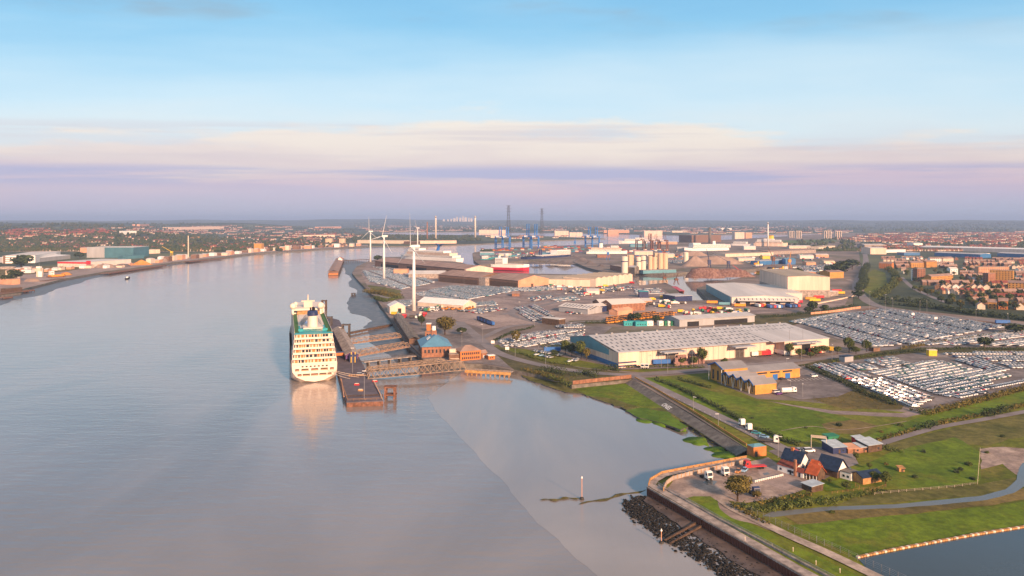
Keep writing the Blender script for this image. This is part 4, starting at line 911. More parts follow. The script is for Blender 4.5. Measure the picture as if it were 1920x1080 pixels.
t, ln, ro = bld('workshop', 'long pale workshop roof with dark glazed front in the dock yard', 'shed', (1048, 584), (1102, 590), 26, 6, 'gable', 3, 'grey_clad', 'pale_roof', over=.8)
for i in range(10): MB().xprism([(2, 6.6), (10, 8.55), (10, 8.75), (2, 6.8)], 4 + i * 4.6, 5.4 + i * 4.6).build('rooflight', 'rooflight', t)
bld('workshop', 'dark blue fronted shed at the end of the pale workshop', 'shed', (1102, 588), (1140, 584), 18, 7, 'gable', 2, 'navy', 'pale_roof')
bld('hay_barn', 'pale rounded store beside the orange machines', 'shed', (1158, 592), (1186, 588), 12, 5, 'gable', 2, 'salmon', 'salmon')
bld('fuel_canopy', 'dark canopy hut with pale lid beside the hedge in the dock yard', 'hut', (1016, 607), (1048, 611), 10, 6, 'flat', 0, 'timber_dark', 'pale_roof')
bld('bus_shed', 'long purple coach shed beside the basin', 'shed', (1243, 562), (1266, 566), 26, 7, 'flat', 0, 'navy', 'grey_roof')
bld('blue_store', 'bright teal-roofed blue store beside the white car rows', 'shed', (1199, 558), (1216, 558), 12, 8, 'flat', 0, 'navy', 'teal')
# ---- silos and the cement works on the quay
def silo(x, y, d, hpx, m, label, band=False, group='silos of the cement works'):
    p = P(x, y); h = hpx / sc(y); t = thing('silo', label, 'silo', p, 0, group)
    MB().lathe([(d / 2, -.3), (d / 2, h), (d * .42, h + 1.2), (d * .1, h + 1.8)], n=18).build('drum', m, t, smooth=False)
    if band: MB().lathe([(d / 2 + .15, h * .70), (d / 2 + .15, h * .76)], n=18).build('band', 'navy', t)
    return t
for i, (x, y, d, h, m, bd) in enumerate(((1171, 512, 13, 30, 'silo_white', 1), (1197, 508, 11, 25, 'silo_white', 1), (1206, 508, 11, 27, 'silo_white', 1), (1219, 505, 10, 24, 'silo', 0), (1227, 505, 10, 22, 'silo', 0), (1238, 504, 12, 28, 'silo', 0), (1247, 504, 12, 28, 'silo', 0), (1181, 503, 9, 24, 'silo', 0), (1286, 496, 12, 22, 'silo_white', 0))):
    silo(x, y, d, h, m, ('foremost white silo with blue band at the quay corner', 'left of the paired white silos with blue band', 'right of the paired white silos with blue band', 'first plain tan silo right of the white pair', 'second plain tan silo right of the white pair', 'tall tan silo with square head house', 'tallest tan silo at the right of the row', 'tan silo behind the foremost white one', 'lone white silo beside the grey heap')[i], bd)
bld('mill_house', 'tan mill tower rising behind the white silos', 'mill', (1176, 500), (1188, 500), 14, 26, 'flat', 0, 'silo', 'silo')
bld('mill_house', 'tall tan mill block among the tan silos', 'mill', (1228, 502), (1244, 502), 14, 32, 'flat', 0, 'silo', 'silo', wins=(3, (8, 16, 24), 1.6, 2.4))
bld('mill_house', 'low brick and concrete mill sheds at the quay edge', 'mill', (1144, 506), (1166, 510), 16, 10, 'flat', 0, 'brick', 'concrete', wins=(6, (3,), 1.6, 2.6))
bld('quay_store', 'grey concrete batching block between the white silos', 'mill', (1178, 512), (1190, 513), 12, 12, 'gable', 3, 'concrete_dark', 'grey_roof')
bld('quay_shed', 'long teal-fronted quay shed below the silos', 'shed', (1206, 513), (1268, 511), 16, 6, 'flat', 0, 'teal_clad', 'concrete')
# ---- far works and town landmarks
bld('power_station', 'rust-brown power station block behind the white ferry', 'building', (1297, 455), (1352, 454), 90, 34, 'flat', 0, 'brick_brown', 'brown_roof')
def chimney(x, yb, yt, d1, d2, m, label, dd=None, capm=None):
    p = P(x, yb); h = H - LAND - (yt - HY) * p.y / F
    t = thing('chimney', label, 'chimney', p); MB().lathe([(d1 / 2, -.3), (d2 / 2, h)], n=12).build('stack', m, t, smooth=True)
    MB().lathe([(d2 / 2 + .8, h * .93), (d2 / 2 + .8, h * .97)], n=12).build('collar', capm or 'concrete_dark', t); return t
chimney(1331, 456, 426, 14, 11, 'concrete_dark', 'grey chimney standing behind the power station block')
chimney(1440, 462, 417, 6, 4, 'white_paint', 'tall thin white chimney behind the cruise ship with yellow funnel')
chimney(817, 448, 405, 10, 8, 'silo_white', 'left of two far pale chimneys on the skyline', )
chimney(891, 446, 405, 11, 9, 'silo_white', 'right of two far pale chimneys on the skyline')
chimney(801, 452, 416, 8, 6, 'brick', 'far reddish-brown chimney between turbine and pale chimney')
for i, (x0, x1, y, h) in enumerate(((1480, 1490, 446, 40), (1493, 1503, 447, 43), (1546, 1559, 447, 44), (1567, 1578, 446, 40))):
    t, ln, ro = bld('tower_block', ('leftmost of the four pale tower blocks on the horizon', 'second of the four pale tower blocks from the left', 'third and broadest of the four pale tower blocks', 'rightmost of the four pale tower blocks')[i], 'tower block', (x0, y), (x1, y), 28, h, 'flat', 0, 'cream', 'concrete', group='tower blocks on the horizon')
    for k in range(3): MB().box(ln * (.08 + k * .31), ln * (.26 + k * .31), -.6, .1, 1, h - 2).build('window_bay', 'glass', t)
for A_, B_, dp, h_, wl, rf_, lb in (((1855, 531), (1900, 533), 12, 22, 'brick_yellow', 'concrete', 'yellow slab of flats with balconies at the right of town'), ((1843, 531), (1853, 532), 14, 17, 'brick', 'concrete', 'short brick end block beside the yellow slab of flats'),
        ((1720, 528), (1735, 528), 14, 22, 'brick', 'concrete', 'red brick tower of flats with white balconies'), ((1708, 526), (1719, 527), 14, 20, 'white_paint', 'concrete', 'white tower of flats left of the red brick one'),
        ((1746, 530), (1787, 527), 12, 10, 'brick_yellow', 'brown_roof', 'long yellow three-storey terrace of flats'), ((1835, 513), (1892, 513), 12, 13, 'salmon', 'concrete', 'long pink slab of flats behind the yellow one'),
        ((1744, 494), (1765, 494), 12, 12, 'white_paint', 'brown_roof', 'white-fronted terrace block in the middle of town'), ((1768, 494), (1788, 493), 12, 12, 'cream', 'brown_roof', 'cream-fronted terrace block right of the white one'),
        ((1708, 502), (1732, 502), 14, 11, 'brick_yellow', 'brown_roof', 'orange-yellow block of flats at the left of town'), ((1737, 502), (1757, 501), 14, 13, 'brick_yellow', 'brown_roof', 'second orange-yellow block of flats in town'), ((1648, 503), (1672, 504), 14, 11, 'brick_orange', 'brown_roof', 'orange brick block beside the wooded strip'),
        ((1782, 515), (1796, 515), 12, 11, 'white_paint', 'pale_roof', 'small white school-like block in town'), ((1872, 580), (1890, 581), 14, 10, 'brick_orange', 'brown_roof', 'nearest orange brick flats with white stair strips'), ((1852, 579), (1869, 580), 14, 8, 'brick_yellow', 'brown_roof', 'tan brick flats left of the nearest orange ones'), ((1916, 580), (1940, 582), 14, 8, 'brick_yellow', 'brown_roof', 'tan brick flats at the right picture edge'), ((1890, 545), (1930, 547), 14, 12, 'brick_yellow', 'brown_roof', 'yellow flats at the far right of town')):
    t, ln, ro = bld('flats', lb, 'flats', A_, B_, dp, h_, 'flat' if rf_ == 'concrete' else 'gable', 3, wl, rf_)
    n_ = max(2, int(ln / 4)); zs_ = [1.2 + 3 * k for k in range(max(1, int(h_ / 3)))]
    for z_ in zs_:
        for k in range(n_): put('window', win_mesh(1.6, 1.4), t, (ln * (k + .5) / n_, -.02, z_))
for A_, B_, dp, h_, wl, rf_, lb in (((1632, 477), (1662, 477), 60, 19, 'peach', 'pale_roof', 'big cream warehouse with shallow roof at the edge of town'), ((1621, 466), (1659, 466), 60, 14, 'concrete', 'pale_roof', 'grey-pink warehouse behind the big cream one'), ((1662, 474), (1698, 473), 40, 9, 'white_paint', 'pale_roof', 'low white warehouse right of the big cream one'),
        ((1671, 462), (1700, 462), 60, 9, 'white_paint', 'pale_roof', 'white shed group beyond the low white warehouse'), ((1713, 464), (1730, 464), 50, 16, 'white_paint', 'pale_roof', 'tall white store in the far retail park'), ((1752, 480), (1838, 484), 46, 10, 'blue_clad', 'grey_roof', 'long blue distribution shed beyond the town'), ((1695, 479), (1725, 479), 40, 8, 'blue_clad', 'grey_roof', 'small blue shed left of the long blue one'),
        ((1725, 469), (1930, 475), 120, 12, 'grey_clad', 'white_paint', 'very long white-roofed distribution centre across the plain'), ((1838, 481), (1856, 481), 30, 9, 'white_paint', 'pale_roof', 'white annex at the end of the long blue shed'), ((1870, 481), (1935, 484), 40, 10, 'blue_clad', 'grey_roof', 'blue shed at the right edge beyond the town'),
        ((1556, 522), (1582, 521), 24, 11, 'brick_yellow', 'brown_roof', 'tan brick depot right of the tallest pale block'), ((1470, 520), (1498, 518), 30, 6, 'salmon', 'salmon', 'pink flat-roofed sheds beside the dock workboats'), ((1500, 515), (1530, 516), 30, 6, 'salmon', 'pale_roof', 'second pink shed nearer the depot'),
        ((1440, 478), (1530, 474), 60, 10, 'concrete', 'brown_roof', 'brown flat shed roof before the yellow-funnel ship'), ((1360, 482), (1450, 479), 50, 9, 'cream', 'beige_roof', 'long cream shed along the far basin'), ((1535, 470), (1566, 467), 40, 12, 'cream', 'beige_roof', 'cream shed near the far tower blocks'), ((1425, 497), (1480, 494), 26, 9, 'blue_clad', 'grey_roof', 'low curved blue-grey shed behind the workboats'), ((1473, 496), (1492, 496), 26, 12, 'blue_clad', 'blue_roof', 'bright blue gabled boat shed by the far quay'), ((1430, 487), (1444, 487), 20, 10, 'yellow', 'cream', 'yellow-cream shed by the far quay')):
    bld('distant_shed', lb, 'shed', A_, B_, dp, h_, 'flat' if h_ < 10 else 'gable', 2.5, wl, rf_, along='x')
# ---- south bank works
t, ln, ro = bld('mill_warehouse', 'huge teal-blue warehouse on the far left bank', 'warehouse', (163, 483.5), (250, 483.5), 90, 29, 'flat', 0, 'teal_dark', 'pale_roof', z=LAND - .4)
MB().box(-.3, ln * .38, -.4, 0, .5, 30).build('grey_panel', 'grey_clad', t)
t, ln, ro = bld('factory', 'long white factory with ribbon windows on the left bank', 'factory', (5, 494), (66, 493), 260, 18, 'flat', 0, 'white_paint', 'pale_roof', z=LAND - .4)
for z_ in (4.5, 9, 13.5): MB().box(2, ln - 2, -.2, .1, z_, z_ + 1.4).build('ribbon_window', 'glass', t)
for x_ in (.01, .62): MB().box(ln * x_, ln * x_ + 5, -.5, 0, 0, 18.6).build('stair_tower', 'brick_brown', t)
t, ln, ro = bld('factory', 'white factory hall stepping back behind the ribbon-window front', 'factory', (68, 492), (132, 485), 120, 10, 'gable', 3, 'grey_clad', 'white_paint', z=LAND - .4)
t, ln, ro = bld('depot', 'white-roofed depot with red fascia on the left bank', 'warehouse', (108, 500), (166, 501), 130, 11, 'flat', 0, 'pale_clad', 'pale_roof', z=LAND - .4); MB().box(-.3, ln + .3, -.5, -.05, 7.5, 11.2).build('fascia', 'red', t)
for k in range(9): MB().box(ln * (.06 + k * .1), ln * (.13 + k * .1), -.3, .1, 1, 6).build('loading_door', 'cream', t)
MB().box(ln - 6, ln + .4, -.6, 6, 0, 14).build('red_pylon', 'red', t)
for A_, B_, dp, h_, wl, rf_, lb in (((264, 479), (272, 479), 14, 24, 'brick', 'cream', 'square brick water tower right of the teal warehouse'), ((250, 477), (300, 475), 40, 12, 'cream', 'cream', 'cream flats behind the brick water tower'), ((357, 452), (372, 452), 20, 22, 'brick_yellow', 'concrete', 'sandy tower block on the left bank hillside'),
        ((476, 471), (490, 471), 26, 26, 'brick_yellow', 'concrete', 'orange-lit tower block by the far waterside'), ((534, 469), (542, 469), 20, 16, 'cream', 'concrete', 'small cream waterside block'), ((568, 446), (628, 445), 60, 16, 'peach', 'salmon', 'long peach quarry-like block on the far left bank'),
        ((670, 456), (756, 457), 60, 14, 'cream', 'beige_roof', 'long cream shed on the far river bend'), ((757, 458), (785, 458), 50, 12, 'timber_dark', 'brown_roof', 'dark shed beside the long cream one across the bend'), ((786, 457), (856, 456.5), 50, 13, 'peach', 'beige_roof', 'peach shed on the far river bend'), ((610, 459), (622, 459), 26, 26, 'silo', 'silo', 'tan mill block on the far left shore'), ((636, 459), (646, 459), 26, 26, 'silo', 'silo', 'second tan mill block on the far left shore'),
        ((10, 522), (28, 522), 14, 9, 'cream', 'brown_roof', 'cream house among dark trees on the left shore'), ((0, 533), (22, 534), 14, 9, 'salmon', 'brown_roof', 'salmon house at the left picture edge'), ((40, 512), (58, 512), 12, 6, 'white_paint', 'slate_pale', 'pale blue-white cottage on the left shore'), ((0, 505), (60, 504), 20, 5, 'concrete', 'concrete', 'low grey quay sheds below the white factory'),
        ((150, 474), (162, 474), 26, 16, 'salmon', 'pale_roof', 'pink block left of the teal warehouse'), ((230, 486), (270, 484), 20, 8, 'teal_dark', 'teal_dark', 'low teal annex of the huge warehouse')):
    bld('waterfront_building', lb, 'building', A_, B_, dp, h_, 'flat', 2.5, wl, rf_, z=LAND - .4)
t = thing('pilot_tower', 'white stepped control tower on the left shore', 'tower', P(72, 519, 3.6)); MB().box(-4, 4, 0, 8, -.3, 16).build('shaft', 'cream', t); MB().box(0, 7, -1, 0, -.3, 10).build('annex', 'white_paint', t); MB().box(-5, 2, 1, 7, 16, 19).build('lookout', 'white_paint', t); MB().bar((-1, 4, 19), (-1, 4, 26), .15, 4).build('mast', 'steel', t)
# ---- gabled offices
A, B = P(1330, 711), P(1416, 740); d_ = (B - A); rz = math.atan2(d_.y, d_.x); ln = d_.length
of = thing('office_building', 'yellow brick offices with zigzag gabled blue-edged roofs beside a car park', 'office', A, rz)
DP = 15.5
def of_wall(x0, x1, y0, y1, h): return MB().box(x0, x1, y0, y1, -.3, h).build('wall', 'office_brick', of)
of_wall(15, ln, 0, DP, 5.6)
MB().gwall(0, 14.9, 1, DP + 3, -.3, 9.2, 3.0, 0, 'y').build('wall', 'office_brick', of)
MB().gable(-.6, 15.3, -.6, DP + 3.6, 9.2, 3.0, 0, 'y', .2, .4).build('roof', 'office_roof', of)
bw = (ln - 15.4) / 4
for i in range(4):
    x0 = 15.4 + i * bw
    MB().yprism([(x0, 5.6), (x0 + bw, 5.6), (x0 + bw / 2, 8.1)], .3, DP - .2).build('gable_wall', 'office_brick', of)
    r_ = MB().gable(x0, x0 + bw, -1.4, DP + .4, 5.62, 2.7, 0, 'y', .02, .3).build('roof', 'office_roof', of)
    MB().yprism([(x0 - .02, 5.5), (x0 + bw / 2, 8.2), (x0 + bw + .02, 5.5), (x0 + bw + .02, 6.15), (x0 + bw / 2, 8.85), (x0 - .02, 6.15)], -1.75, -1.42).build('bargeboard', 'blue', r_)
    for s_ in (-1, 1): MB().bar((x0 + bw / 2 + s_ * .2, -1.6, 0), (x0 + bw / 2 + s_ * 1.5, -1.6, 6.6), .16, 5).build('strut', 'white_paint', of)
    MB().box(x0 + bw * .28, x0 + bw * .44, -.08, .1, 1, 5).build('window', 'glass', of); MB().box(x0 + bw * .58, x0 + bw * .72, -.08, .1, 1, 5).build('window', 'glass', of)
MB().yprism([(-.6, 9.0), (7.4, 12.1), (15.3, 9.0), (15.3, 9.7), (7.4, 12.85), (-.6, 9.7)], -1.1, -.7).build('bargeboard', 'blue', of)
for x_ in (2, 7, 12): MB().box(x_, x_ + 1.8, .9, 1.05, 1, 7).build('window', 'glass', of)
for x_ in (.6, 14.2): MB().bar((x_, -.8, 0), (x_, -.8, 9.4), .18, 5).build('strut', 'white_paint', of)
MB().box(-.1, 15.3, DP + 3.65, DP + 3.9, 9.0, 9.5).build('fascia', 'blue', of)
# right wing
MB().box(1, 16, DP + 3.8, DP + 44, -.3, 6.4).build('wing_wall', 'office_brick', of)
MB().gable(1, 16, DP + 3.95, DP + 44, 6.4, 2.2, 0, 'y', .7).build('wing_roof', 'office_roof', of)
for k in range(3): MB().box(15.9, 16.1, DP + 12 + k * 10, DP + 16 + k * 10, 0, 3.6).build('bay_door', 'blue', of)
for k in range(3): MB().box(15.9, 16.1, DP + 10 + k * 10, DP + 17.5 + k * 10, 4.4, 5.4).build('window', 'glass', of)
# ================================================================== ships
def shell(secs, m='ship_white'):
    """hull skin from sections: (y, [(halfwidth, z) from keel to rail])"""
    b = MB(); n = len(secs[0][1]); vs = []
    for y, pr in secs: vs += [(w, y, z) for w, z in pr] + [(-w, y, z) for w, z in reversed(pr)]
    k = 2 * n; fs = []
    for j in range(len(secs) - 1): fs += [(j * k + i, j * k + i + 1, (j + 1) * k + i + 1, (j + 1) * k + i) for i in range(k - 1)]
    fs += [tuple(range(k)), tuple(range((len(secs) - 1) * k, len(secs) * k))]
    fs += [(j * k + n - 1, (j + 1) * k + n - 1, (j + 1) * k + n, j * k + n) for j in range(len(secs) - 1)]
    return b.add(vs, fs)
st = P(590, 717, 0)
ship = thing('cruise_ship', 'large white cruise ship moored stern-on at the floating landing stage', 'cruise ship', st, R(17))
SL = 222
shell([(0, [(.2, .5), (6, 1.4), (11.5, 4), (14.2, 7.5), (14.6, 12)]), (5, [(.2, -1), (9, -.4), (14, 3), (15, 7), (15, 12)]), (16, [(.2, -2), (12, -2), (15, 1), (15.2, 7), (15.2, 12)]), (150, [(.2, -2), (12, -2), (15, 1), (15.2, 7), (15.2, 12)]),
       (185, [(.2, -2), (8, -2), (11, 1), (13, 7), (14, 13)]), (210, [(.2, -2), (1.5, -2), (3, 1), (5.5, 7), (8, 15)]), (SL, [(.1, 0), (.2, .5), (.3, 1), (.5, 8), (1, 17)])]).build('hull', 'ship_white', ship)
for z_, n_ in ((4.6, 5), (8.0, 5)):
    for i in range(n_):
        wd = 4.6 if i in (1, 2, 3) else 2.6; xx = (-11.2, -6.2, 0, 6.2, 11.2)[i] * (.86 if z_ < 6 else 1)
        q = MB().box(xx - wd / 2, xx + wd / 2, -.12, .5, z_, z_ + 1.5).build('mooring_port', 'timber_dark', ship)  # dark box on the solid hull stands for the shade inside an open port
        MB().box(xx - wd / 2 + .3, xx + wd / 2 - .3, -.16, -.13, z_ + .1, z_ + .6).build('sill', 'salmon', q)
for i in range(7): MB().box(-8.4 + i * 2.6, -7.1 + i * 2.6, -.06, .5, 10.4, 11.3).build('porthole', 'dark', ship)
NT = 6; tz = [12 + 2.95 * i for i in range(NT + 1)]
for i in range(NT):
    y0 = .4 + 2.7 * i; hw = 14.6 - .38 * i; z0 = tz[i]
    dk = MB().box(-hw, hw, y0, 60, z0, z0 + .3).build('terrace_deck', 'ship_white', ship)
    MB().box(-hw, hw, y0, y0 + .25, z0 + .3, z0 + 1.35).build('bulwark', 'ship_white', dk)
    iw = MB().box(-hw + 1.2, hw - 1.2, y0 + 5.0, y0 + 5.4, z0 + .3, tz[i + 1]).build('saloon_wall', 'peach' if i % 2 else 'cream', dk)
    rr = random.Random(i); x = -hw + 2
    while x < hw - 3:
        w_ = rr.uniform(.7, 2.0); k = rr.random()
        MB().box(x, min(x + w_, hw - 2), y0 + 4.9, y0 + 5.0, z0 + .5, z0 + 2.5).build('saloon_window', 'glass' if k < .6 else ('timber' if k < .85 else 'brick_orange'), iw)  # orange panels carry the warm light of the interior in their colour
        x += w_ + rr.uniform(.3, 1.2)
    for s_ in (-1, 1): MB().box(s_ * hw - (.3 if s_ > 0 else 0), s_ * hw + (0 if s_ > 0 else .3), y0 + 3.2, y0 + 5.2, z0 + .3, tz[i + 1]).build('side_screen', 'ship_white', dk)
    for k in range(9):
        q = -hw + 2.5 + k * (2 * hw - 5) / 8
        MB().box(q - .35, q + .35, y0 + 1.4, y0 + 2.2, z0 + .3, z0 + 1.0).build('deck_chair', ('timber', 'brick_orange', 'timber_dark', 'salmon')[(k + i) % 4], dk)
zt = tz[NT]
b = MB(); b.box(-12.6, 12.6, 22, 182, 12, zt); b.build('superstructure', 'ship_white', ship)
for j in range(6):
    for s_ in (-1, 1):
        wn = MB()
        o_ = MB().box(12.55 if s_ > 0 else -12.75, 12.75 if s_ > 0 else -12.55, 26, 178, 13 + j * 2.9, 14.6 + j * 2.9).build('balcony_band', 'glass', ship)
        MB().box(12.6 if s_ > 0 else -13.4, 13.4 if s_ > 0 else -12.6, 26, 178, 12.6 + j * 2.9, 12.9 + j * 2.9).build('balcony_slab', 'ship_white', o_)
MB().box(-15.4, -15.25, 40, 78, 6.2, 11).build('hull_emblem', 'crimson', ship)
dz_ = zt + .3
MB().box(-12.7, 12.7, 18, 60, zt - .05, dz_).build('top_deck', 'teal', ship)
for s_ in (-1, 1):
    MB().box(min(s_ * 9.4, s_ * 12.6), max(s_ * 9.4, s_ * 12.6), 24, 132, dz_ - .2, dz_ + .12).build('green_promenade', 'turf_green', ship)
    MB().box(min(s_ * 12.5, s_ * 12.7), max(s_ * 12.5, s_ * 12.7), 22, 150, dz_, dz_ + 1.1).build('deck_rail', 'ship_white', ship)
MB().box(-8.1, 8.1, 46, 128, dz_ - .2, dz_ + .05).build('lido_deck', 'pale_clad', ship); MB().box(-4, 4, 70, 84, dz_ + .05, dz_ + .12).build('pool', 'pool_blue', ship)
for k in range(7):
    for s_ in (-1, 1): MB().bar((s_ * 7.6, 52 + k * 5, dz_), (s_ * 3, 56 + k * 5, dz_ + 5.5), .22, 4).build('canopy_rib', 'steel', ship)
MB().box(-6.5, 6.5, 30, 46, dz_, dz_ + 2.2).build('funnel_house', 'ship_white', ship)
MB().box(-10, 10, 30, 31, dz_, dz_ + 1.6).build('aft_screen', 'teal', ship)
fn = MB().lathe([(3.9, dz_ + 2), (3.7, dz_ + 10.2)], 0, 38, 20, sx=.95, sy=1.35).build('funnel', 'ship_white', ship, smooth=False)
MB().lathe([(3.95, dz_ + 10.2), (3.9, dz_ + 12.6), (3.2, dz_ + 13.6)], 0, 38, 20, sx=.95, sy=1.35).build('funnel_top', 'navy', fn)
for x_, y_ in ((-1.4, 36.4), (0, 37.5), (1.2, 36.2), (.5, 39.5)): MB().lathe([(.55, dz_ + 13.4), (.55, dz_ + 16)], x_, y_, 8).build('exhaust_pipe', 'dark', fn)
MB().box(-12.2, 12.2, 132, 182, dz_, dz_ + 4.4).build('forward_house', 'ship_white', ship); MB().box(-12.3, 12.3, 131.8, 132, dz_ + 1.2, dz_ + 2.8).build('forward_windows', 'glass', ship)
MB().box(-9, 9, 128, 131, dz_, dz_ + 2.6).build('stage_bar', 'timber', ship)
def dome(x, y, z, r): MB().lathe([(r * .5, z - r * .9), (r * .85, z - r * .5), (r, z), (r * .85, z + r * .52), (r * .5, z + r * .86), (.05, z + r)], x, y, 12).build('radar_dome', 'ship_white', ship, smooth=True)
for a in ((-12.5, 128, dz_ + 7, 2.6), (9.8, 128, dz_ + 7, 2.8), (12, 132, dz_ + 6, 1.6), (-10, 146, dz_ + 7, 1.8)):
    dome(*a); MB().box(a[0] - .8, a[0] + .8, a[1] - .8, a[1] + .8, dz_ - .2, a[2] - a[3] * .6).build('dome_stand', 'ship_white', ship)
ma = MB().box(-3.5, 3.5, 140, 146, dz_ + 4.4, dz_ + 9).build('mast_house', 'cream', ship); MB().box(-5.5, 5.5, 142, 143, dz_ + 9, dz_ + 10).build('mast_yard', 'cream', ma); MB().bar((0, 143, dz_ + 9), (0, 143, dz_ + 15), .9, 6, 0, .3).build('mast', 'cream', ma)
for i in range(3):
    b = MB(); p = Vector((8 + i, .5, 8)); q = Vector((22 + i * 6, -14 + i * 3, 4)); prev = p
    for k in range(1, 7):
        t_ = k / 6; c = p.lerp(q, t_) - Vector((0, 0, 2.2 * 4 * t_ * (1 - t_) * .4)); b.bar(prev, c, .12, 4); prev = c
    b.build('mooring_line', 'cream', ship)
# ---- generic vessel: ends of the waterline in pixels (stern, bow)
def vessel(name, label, cat, stern, bow, beam, hull, upper, fb, blocks, funnel=None, group=None, extra=None, bow_up=3, upm='white_paint'):
    A, B = P(*stern, 0), P(*bow, 0); d = B - A; L_ = d.length
    t = thing(name, label, cat, A, math.atan2(d.y, d.x) - math.pi / 2, group); w = beam / 2
    def secs(z0, z1):
        def pr(y, k, kb, up): return (y * L_, [(max(.1, w * kb * .6), z0 - .01), (w * kb, z0 + (z1 - z0) * .3), (w * k, z1 + up)])
        return [pr(0, .92, .8, 0), pr(.06, 1, .95, 0), pr(.72, 1, 1, 0), pr(.88, .72, .6, bow_up * .5), pr(1, .06, .02, bow_up)]
    if upper:
        shell(secs(-1, fb * upper)).build('hull', hull, t)
        def pr2(y, k, up): return (y * L_, [(w * k, fb * upper + up * .99 + .02), (w * k * 1.01, fb * (upper + 1) / 2 + up), (w * k * 1.01, fb + up)])
        shell([pr2(0, .92, 0), pr2(.06, 1, 0), pr2(.72, 1, 0), pr2(.88, .72, bow_up * .5), pr2(1, .06, bow_up)]).build('upper_hull', upm, t)
    else: shell(secs(-1, fb)).build('hull', hull, t)
    for k, (y0, y1, z0, z1, wf, m) in enumerate(blocks):
        o_ = MB().box(-w * wf, w * wf, y0 * L_, y1 * L_, z0, z1).build('superstructure', m, t)
        if z1 - z0 > 2.5 and m in ('white_paint', 'cream', 'peach'):
            for q in range(max(1, int((z1 - z0) / 3))): MB().box(-w * wf - .08, w * wf + .08, y0 * L_ + 1, y1 * L_ - 1, z0 + q * 3 + 1.1, z0 + q * 3 + 2.1).build('window_band', 'glass', o_)
    if funnel:
        fy, fz, fh, fw, fm = funnel; MB().lathe([(fw / 2, fz), (fw * .46, fz + fh)], 0, fy * L_, 12, sx=1, sy=1.5).build('funnel', fm, t); MB().lathe([(fw * .47, fz + fh), (fw * .4, fz + fh * 1.12)], 0, fy * L_, 12, sx=1, sy=1.5).build('funnel_top', 'dark', t)
    return t, L_, w
t, L_, w = vessel('cruise_ship', 'white cruise ship with blue winged funnel behind the brown shed', 'cruise ship', (862, 493), (752, 487), 30, 'white_paint', None, 12, [(.05, .86, 12, 18, .98, 'white_paint'), (.10, .82, 18, 24, .95, 'peach'), (.2, .8, 24, 29, .9, 'white_paint'), (.62, .8, 29, 33, .8, 'white_paint')])
fb_ = MB().bar((0, L_ * .36, 29), (0, L_ * .33, 43), 4.2, 8, 0, 3.2).build('funnel', 'blue', t)
for s_ in (-1, 1): MB().xprism([(L_ * .33 + s_ * 2, 40), (L_ * .33 + s_ * 13, 45.5), (L_ * .33 + s_ * 13, 47.5), (L_ * .33 + s_ * 2, 43.5)], -3, 3).build('funnel_wing', 'navy', fb_)
vessel('car_carrier', 'white and crimson car carrier moored behind the twin sheds', 'ship', (925, 506), (992, 508.5), 22, 'crimson', .52, 13, [(.12, .34, 13, 27, .95, 'white_paint'), (.36, .9, 13, 14.5, .8, 'pale_clad')], (.17, 26, 6, 4, 'white_paint'), bow_up=2)
t, L_, w = vessel('ferry', 'dark blue hulled ferry with white decks across the basin', 'ferry', (982, 489), (1070, 483), 24, 'navy', None, 10, [(.62, .92, 10, 24, .95, 'white_paint'), (.3, .62, 10, 13, .9, 'white_paint')], (.34, 11, 15, 8, 'navy'))
vessel('cruise_ship', 'trim white cruise ship lying before the container cranes', 'cruise ship', (1099, 478), (1176, 478), 26, 'white_paint', None, 11, [(.06, .84, 11, 17, .97, 'white_paint'), (.12, .8, 17, 23, .92, 'peach'), (.6, .78, 23, 29, .8, 'white_paint')], (.36, 23, 14, 8, 'white_paint'))
vessel('ferry', 'white passenger ship on the river beyond the cranes', 'ferry', (1212, 458), (1160, 458), 28, 'white_paint', None, 14, [(.05, .8, 14, 24, .95, 'white_paint'), (.1, .4, 24, 30, .8, 'white_paint')], (.2, 30, 8, 8, 'navy'))
vessel('cruise_ship', 'white cruise ship with dark hull before the power station', 'cruise ship', (1362, 472), (1283, 474), 28, 'navy', .38, 14, [(.04, .86, 14, 20, .97, 'white_paint'), (.1, .84, 20, 27, .9, 'white_paint'), (.66, .84, 27, 32, .7, 'white_paint')], (.3, 27, 11, 8, 'white_paint'))
vessel('cruise_ship', 'cream cruise ship with yellow funnel below the thin chimney', 'cruise ship', (1414, 463), (1477, 464), 28, 'peach', None, 16, [(.05, .85, 16, 22, .97, 'peach'), (.1, .8, 22, 30, .9, 'white_paint'), (.3, .6, 30, 34, .7, 'white_paint')], (.5, 32, 15, 16, 'yellow'))
vessel('ferry', 'low white ship berthed left of the yellow-funnel liner', 'ferry', (1372, 462), (1420, 463), 22, 'white_paint', None, 12, [(.1, .6, 12, 20, .9, 'white_paint')], None)
vessel('barge', 'red hopper barge moored in the narrow basin arm', 'barge', (1262, 541), (1281, 552), 10, 'rust_pile', None, 3.6, [(.1, .9, 3.6, 4.2, .8, 'red')], None, bow_up=.6)
for i, (a, b_, lb) in enumerate((((1418, 519), (1440, 521), 'blue and yellow workboat behind the low cream hall'), ((1440, 517), (1462, 516), 'white workboat with orange gear beside the tallest block'), ((1460, 514), (1478, 512), 'orange-decked workboat farthest along the quay'), ((1413, 503), (1432, 502), 'dark blue tug out in the basin'))):
    vessel('workboat', lb, 'boat', a, b_, 9, 'navy', None, 5, [(.1, .45, 5, 8, .8, 'white_paint' if i else 'yellow'), (.55, .8, 5, 14 if i != 3 else 9, .7, 'white_paint'), (.05, .3, 8, 12, .3, 'orange')], (.45, 8, 7, 3, 'yellow'))
vessel('motor_launch', 'small dark launch under way in mid river', 'boat', (236, 524), (243, 521), 4, 'dark', None, 2, [(.3, .6, 2, 4, .7, 'white_paint')], None, bow_up=.6)
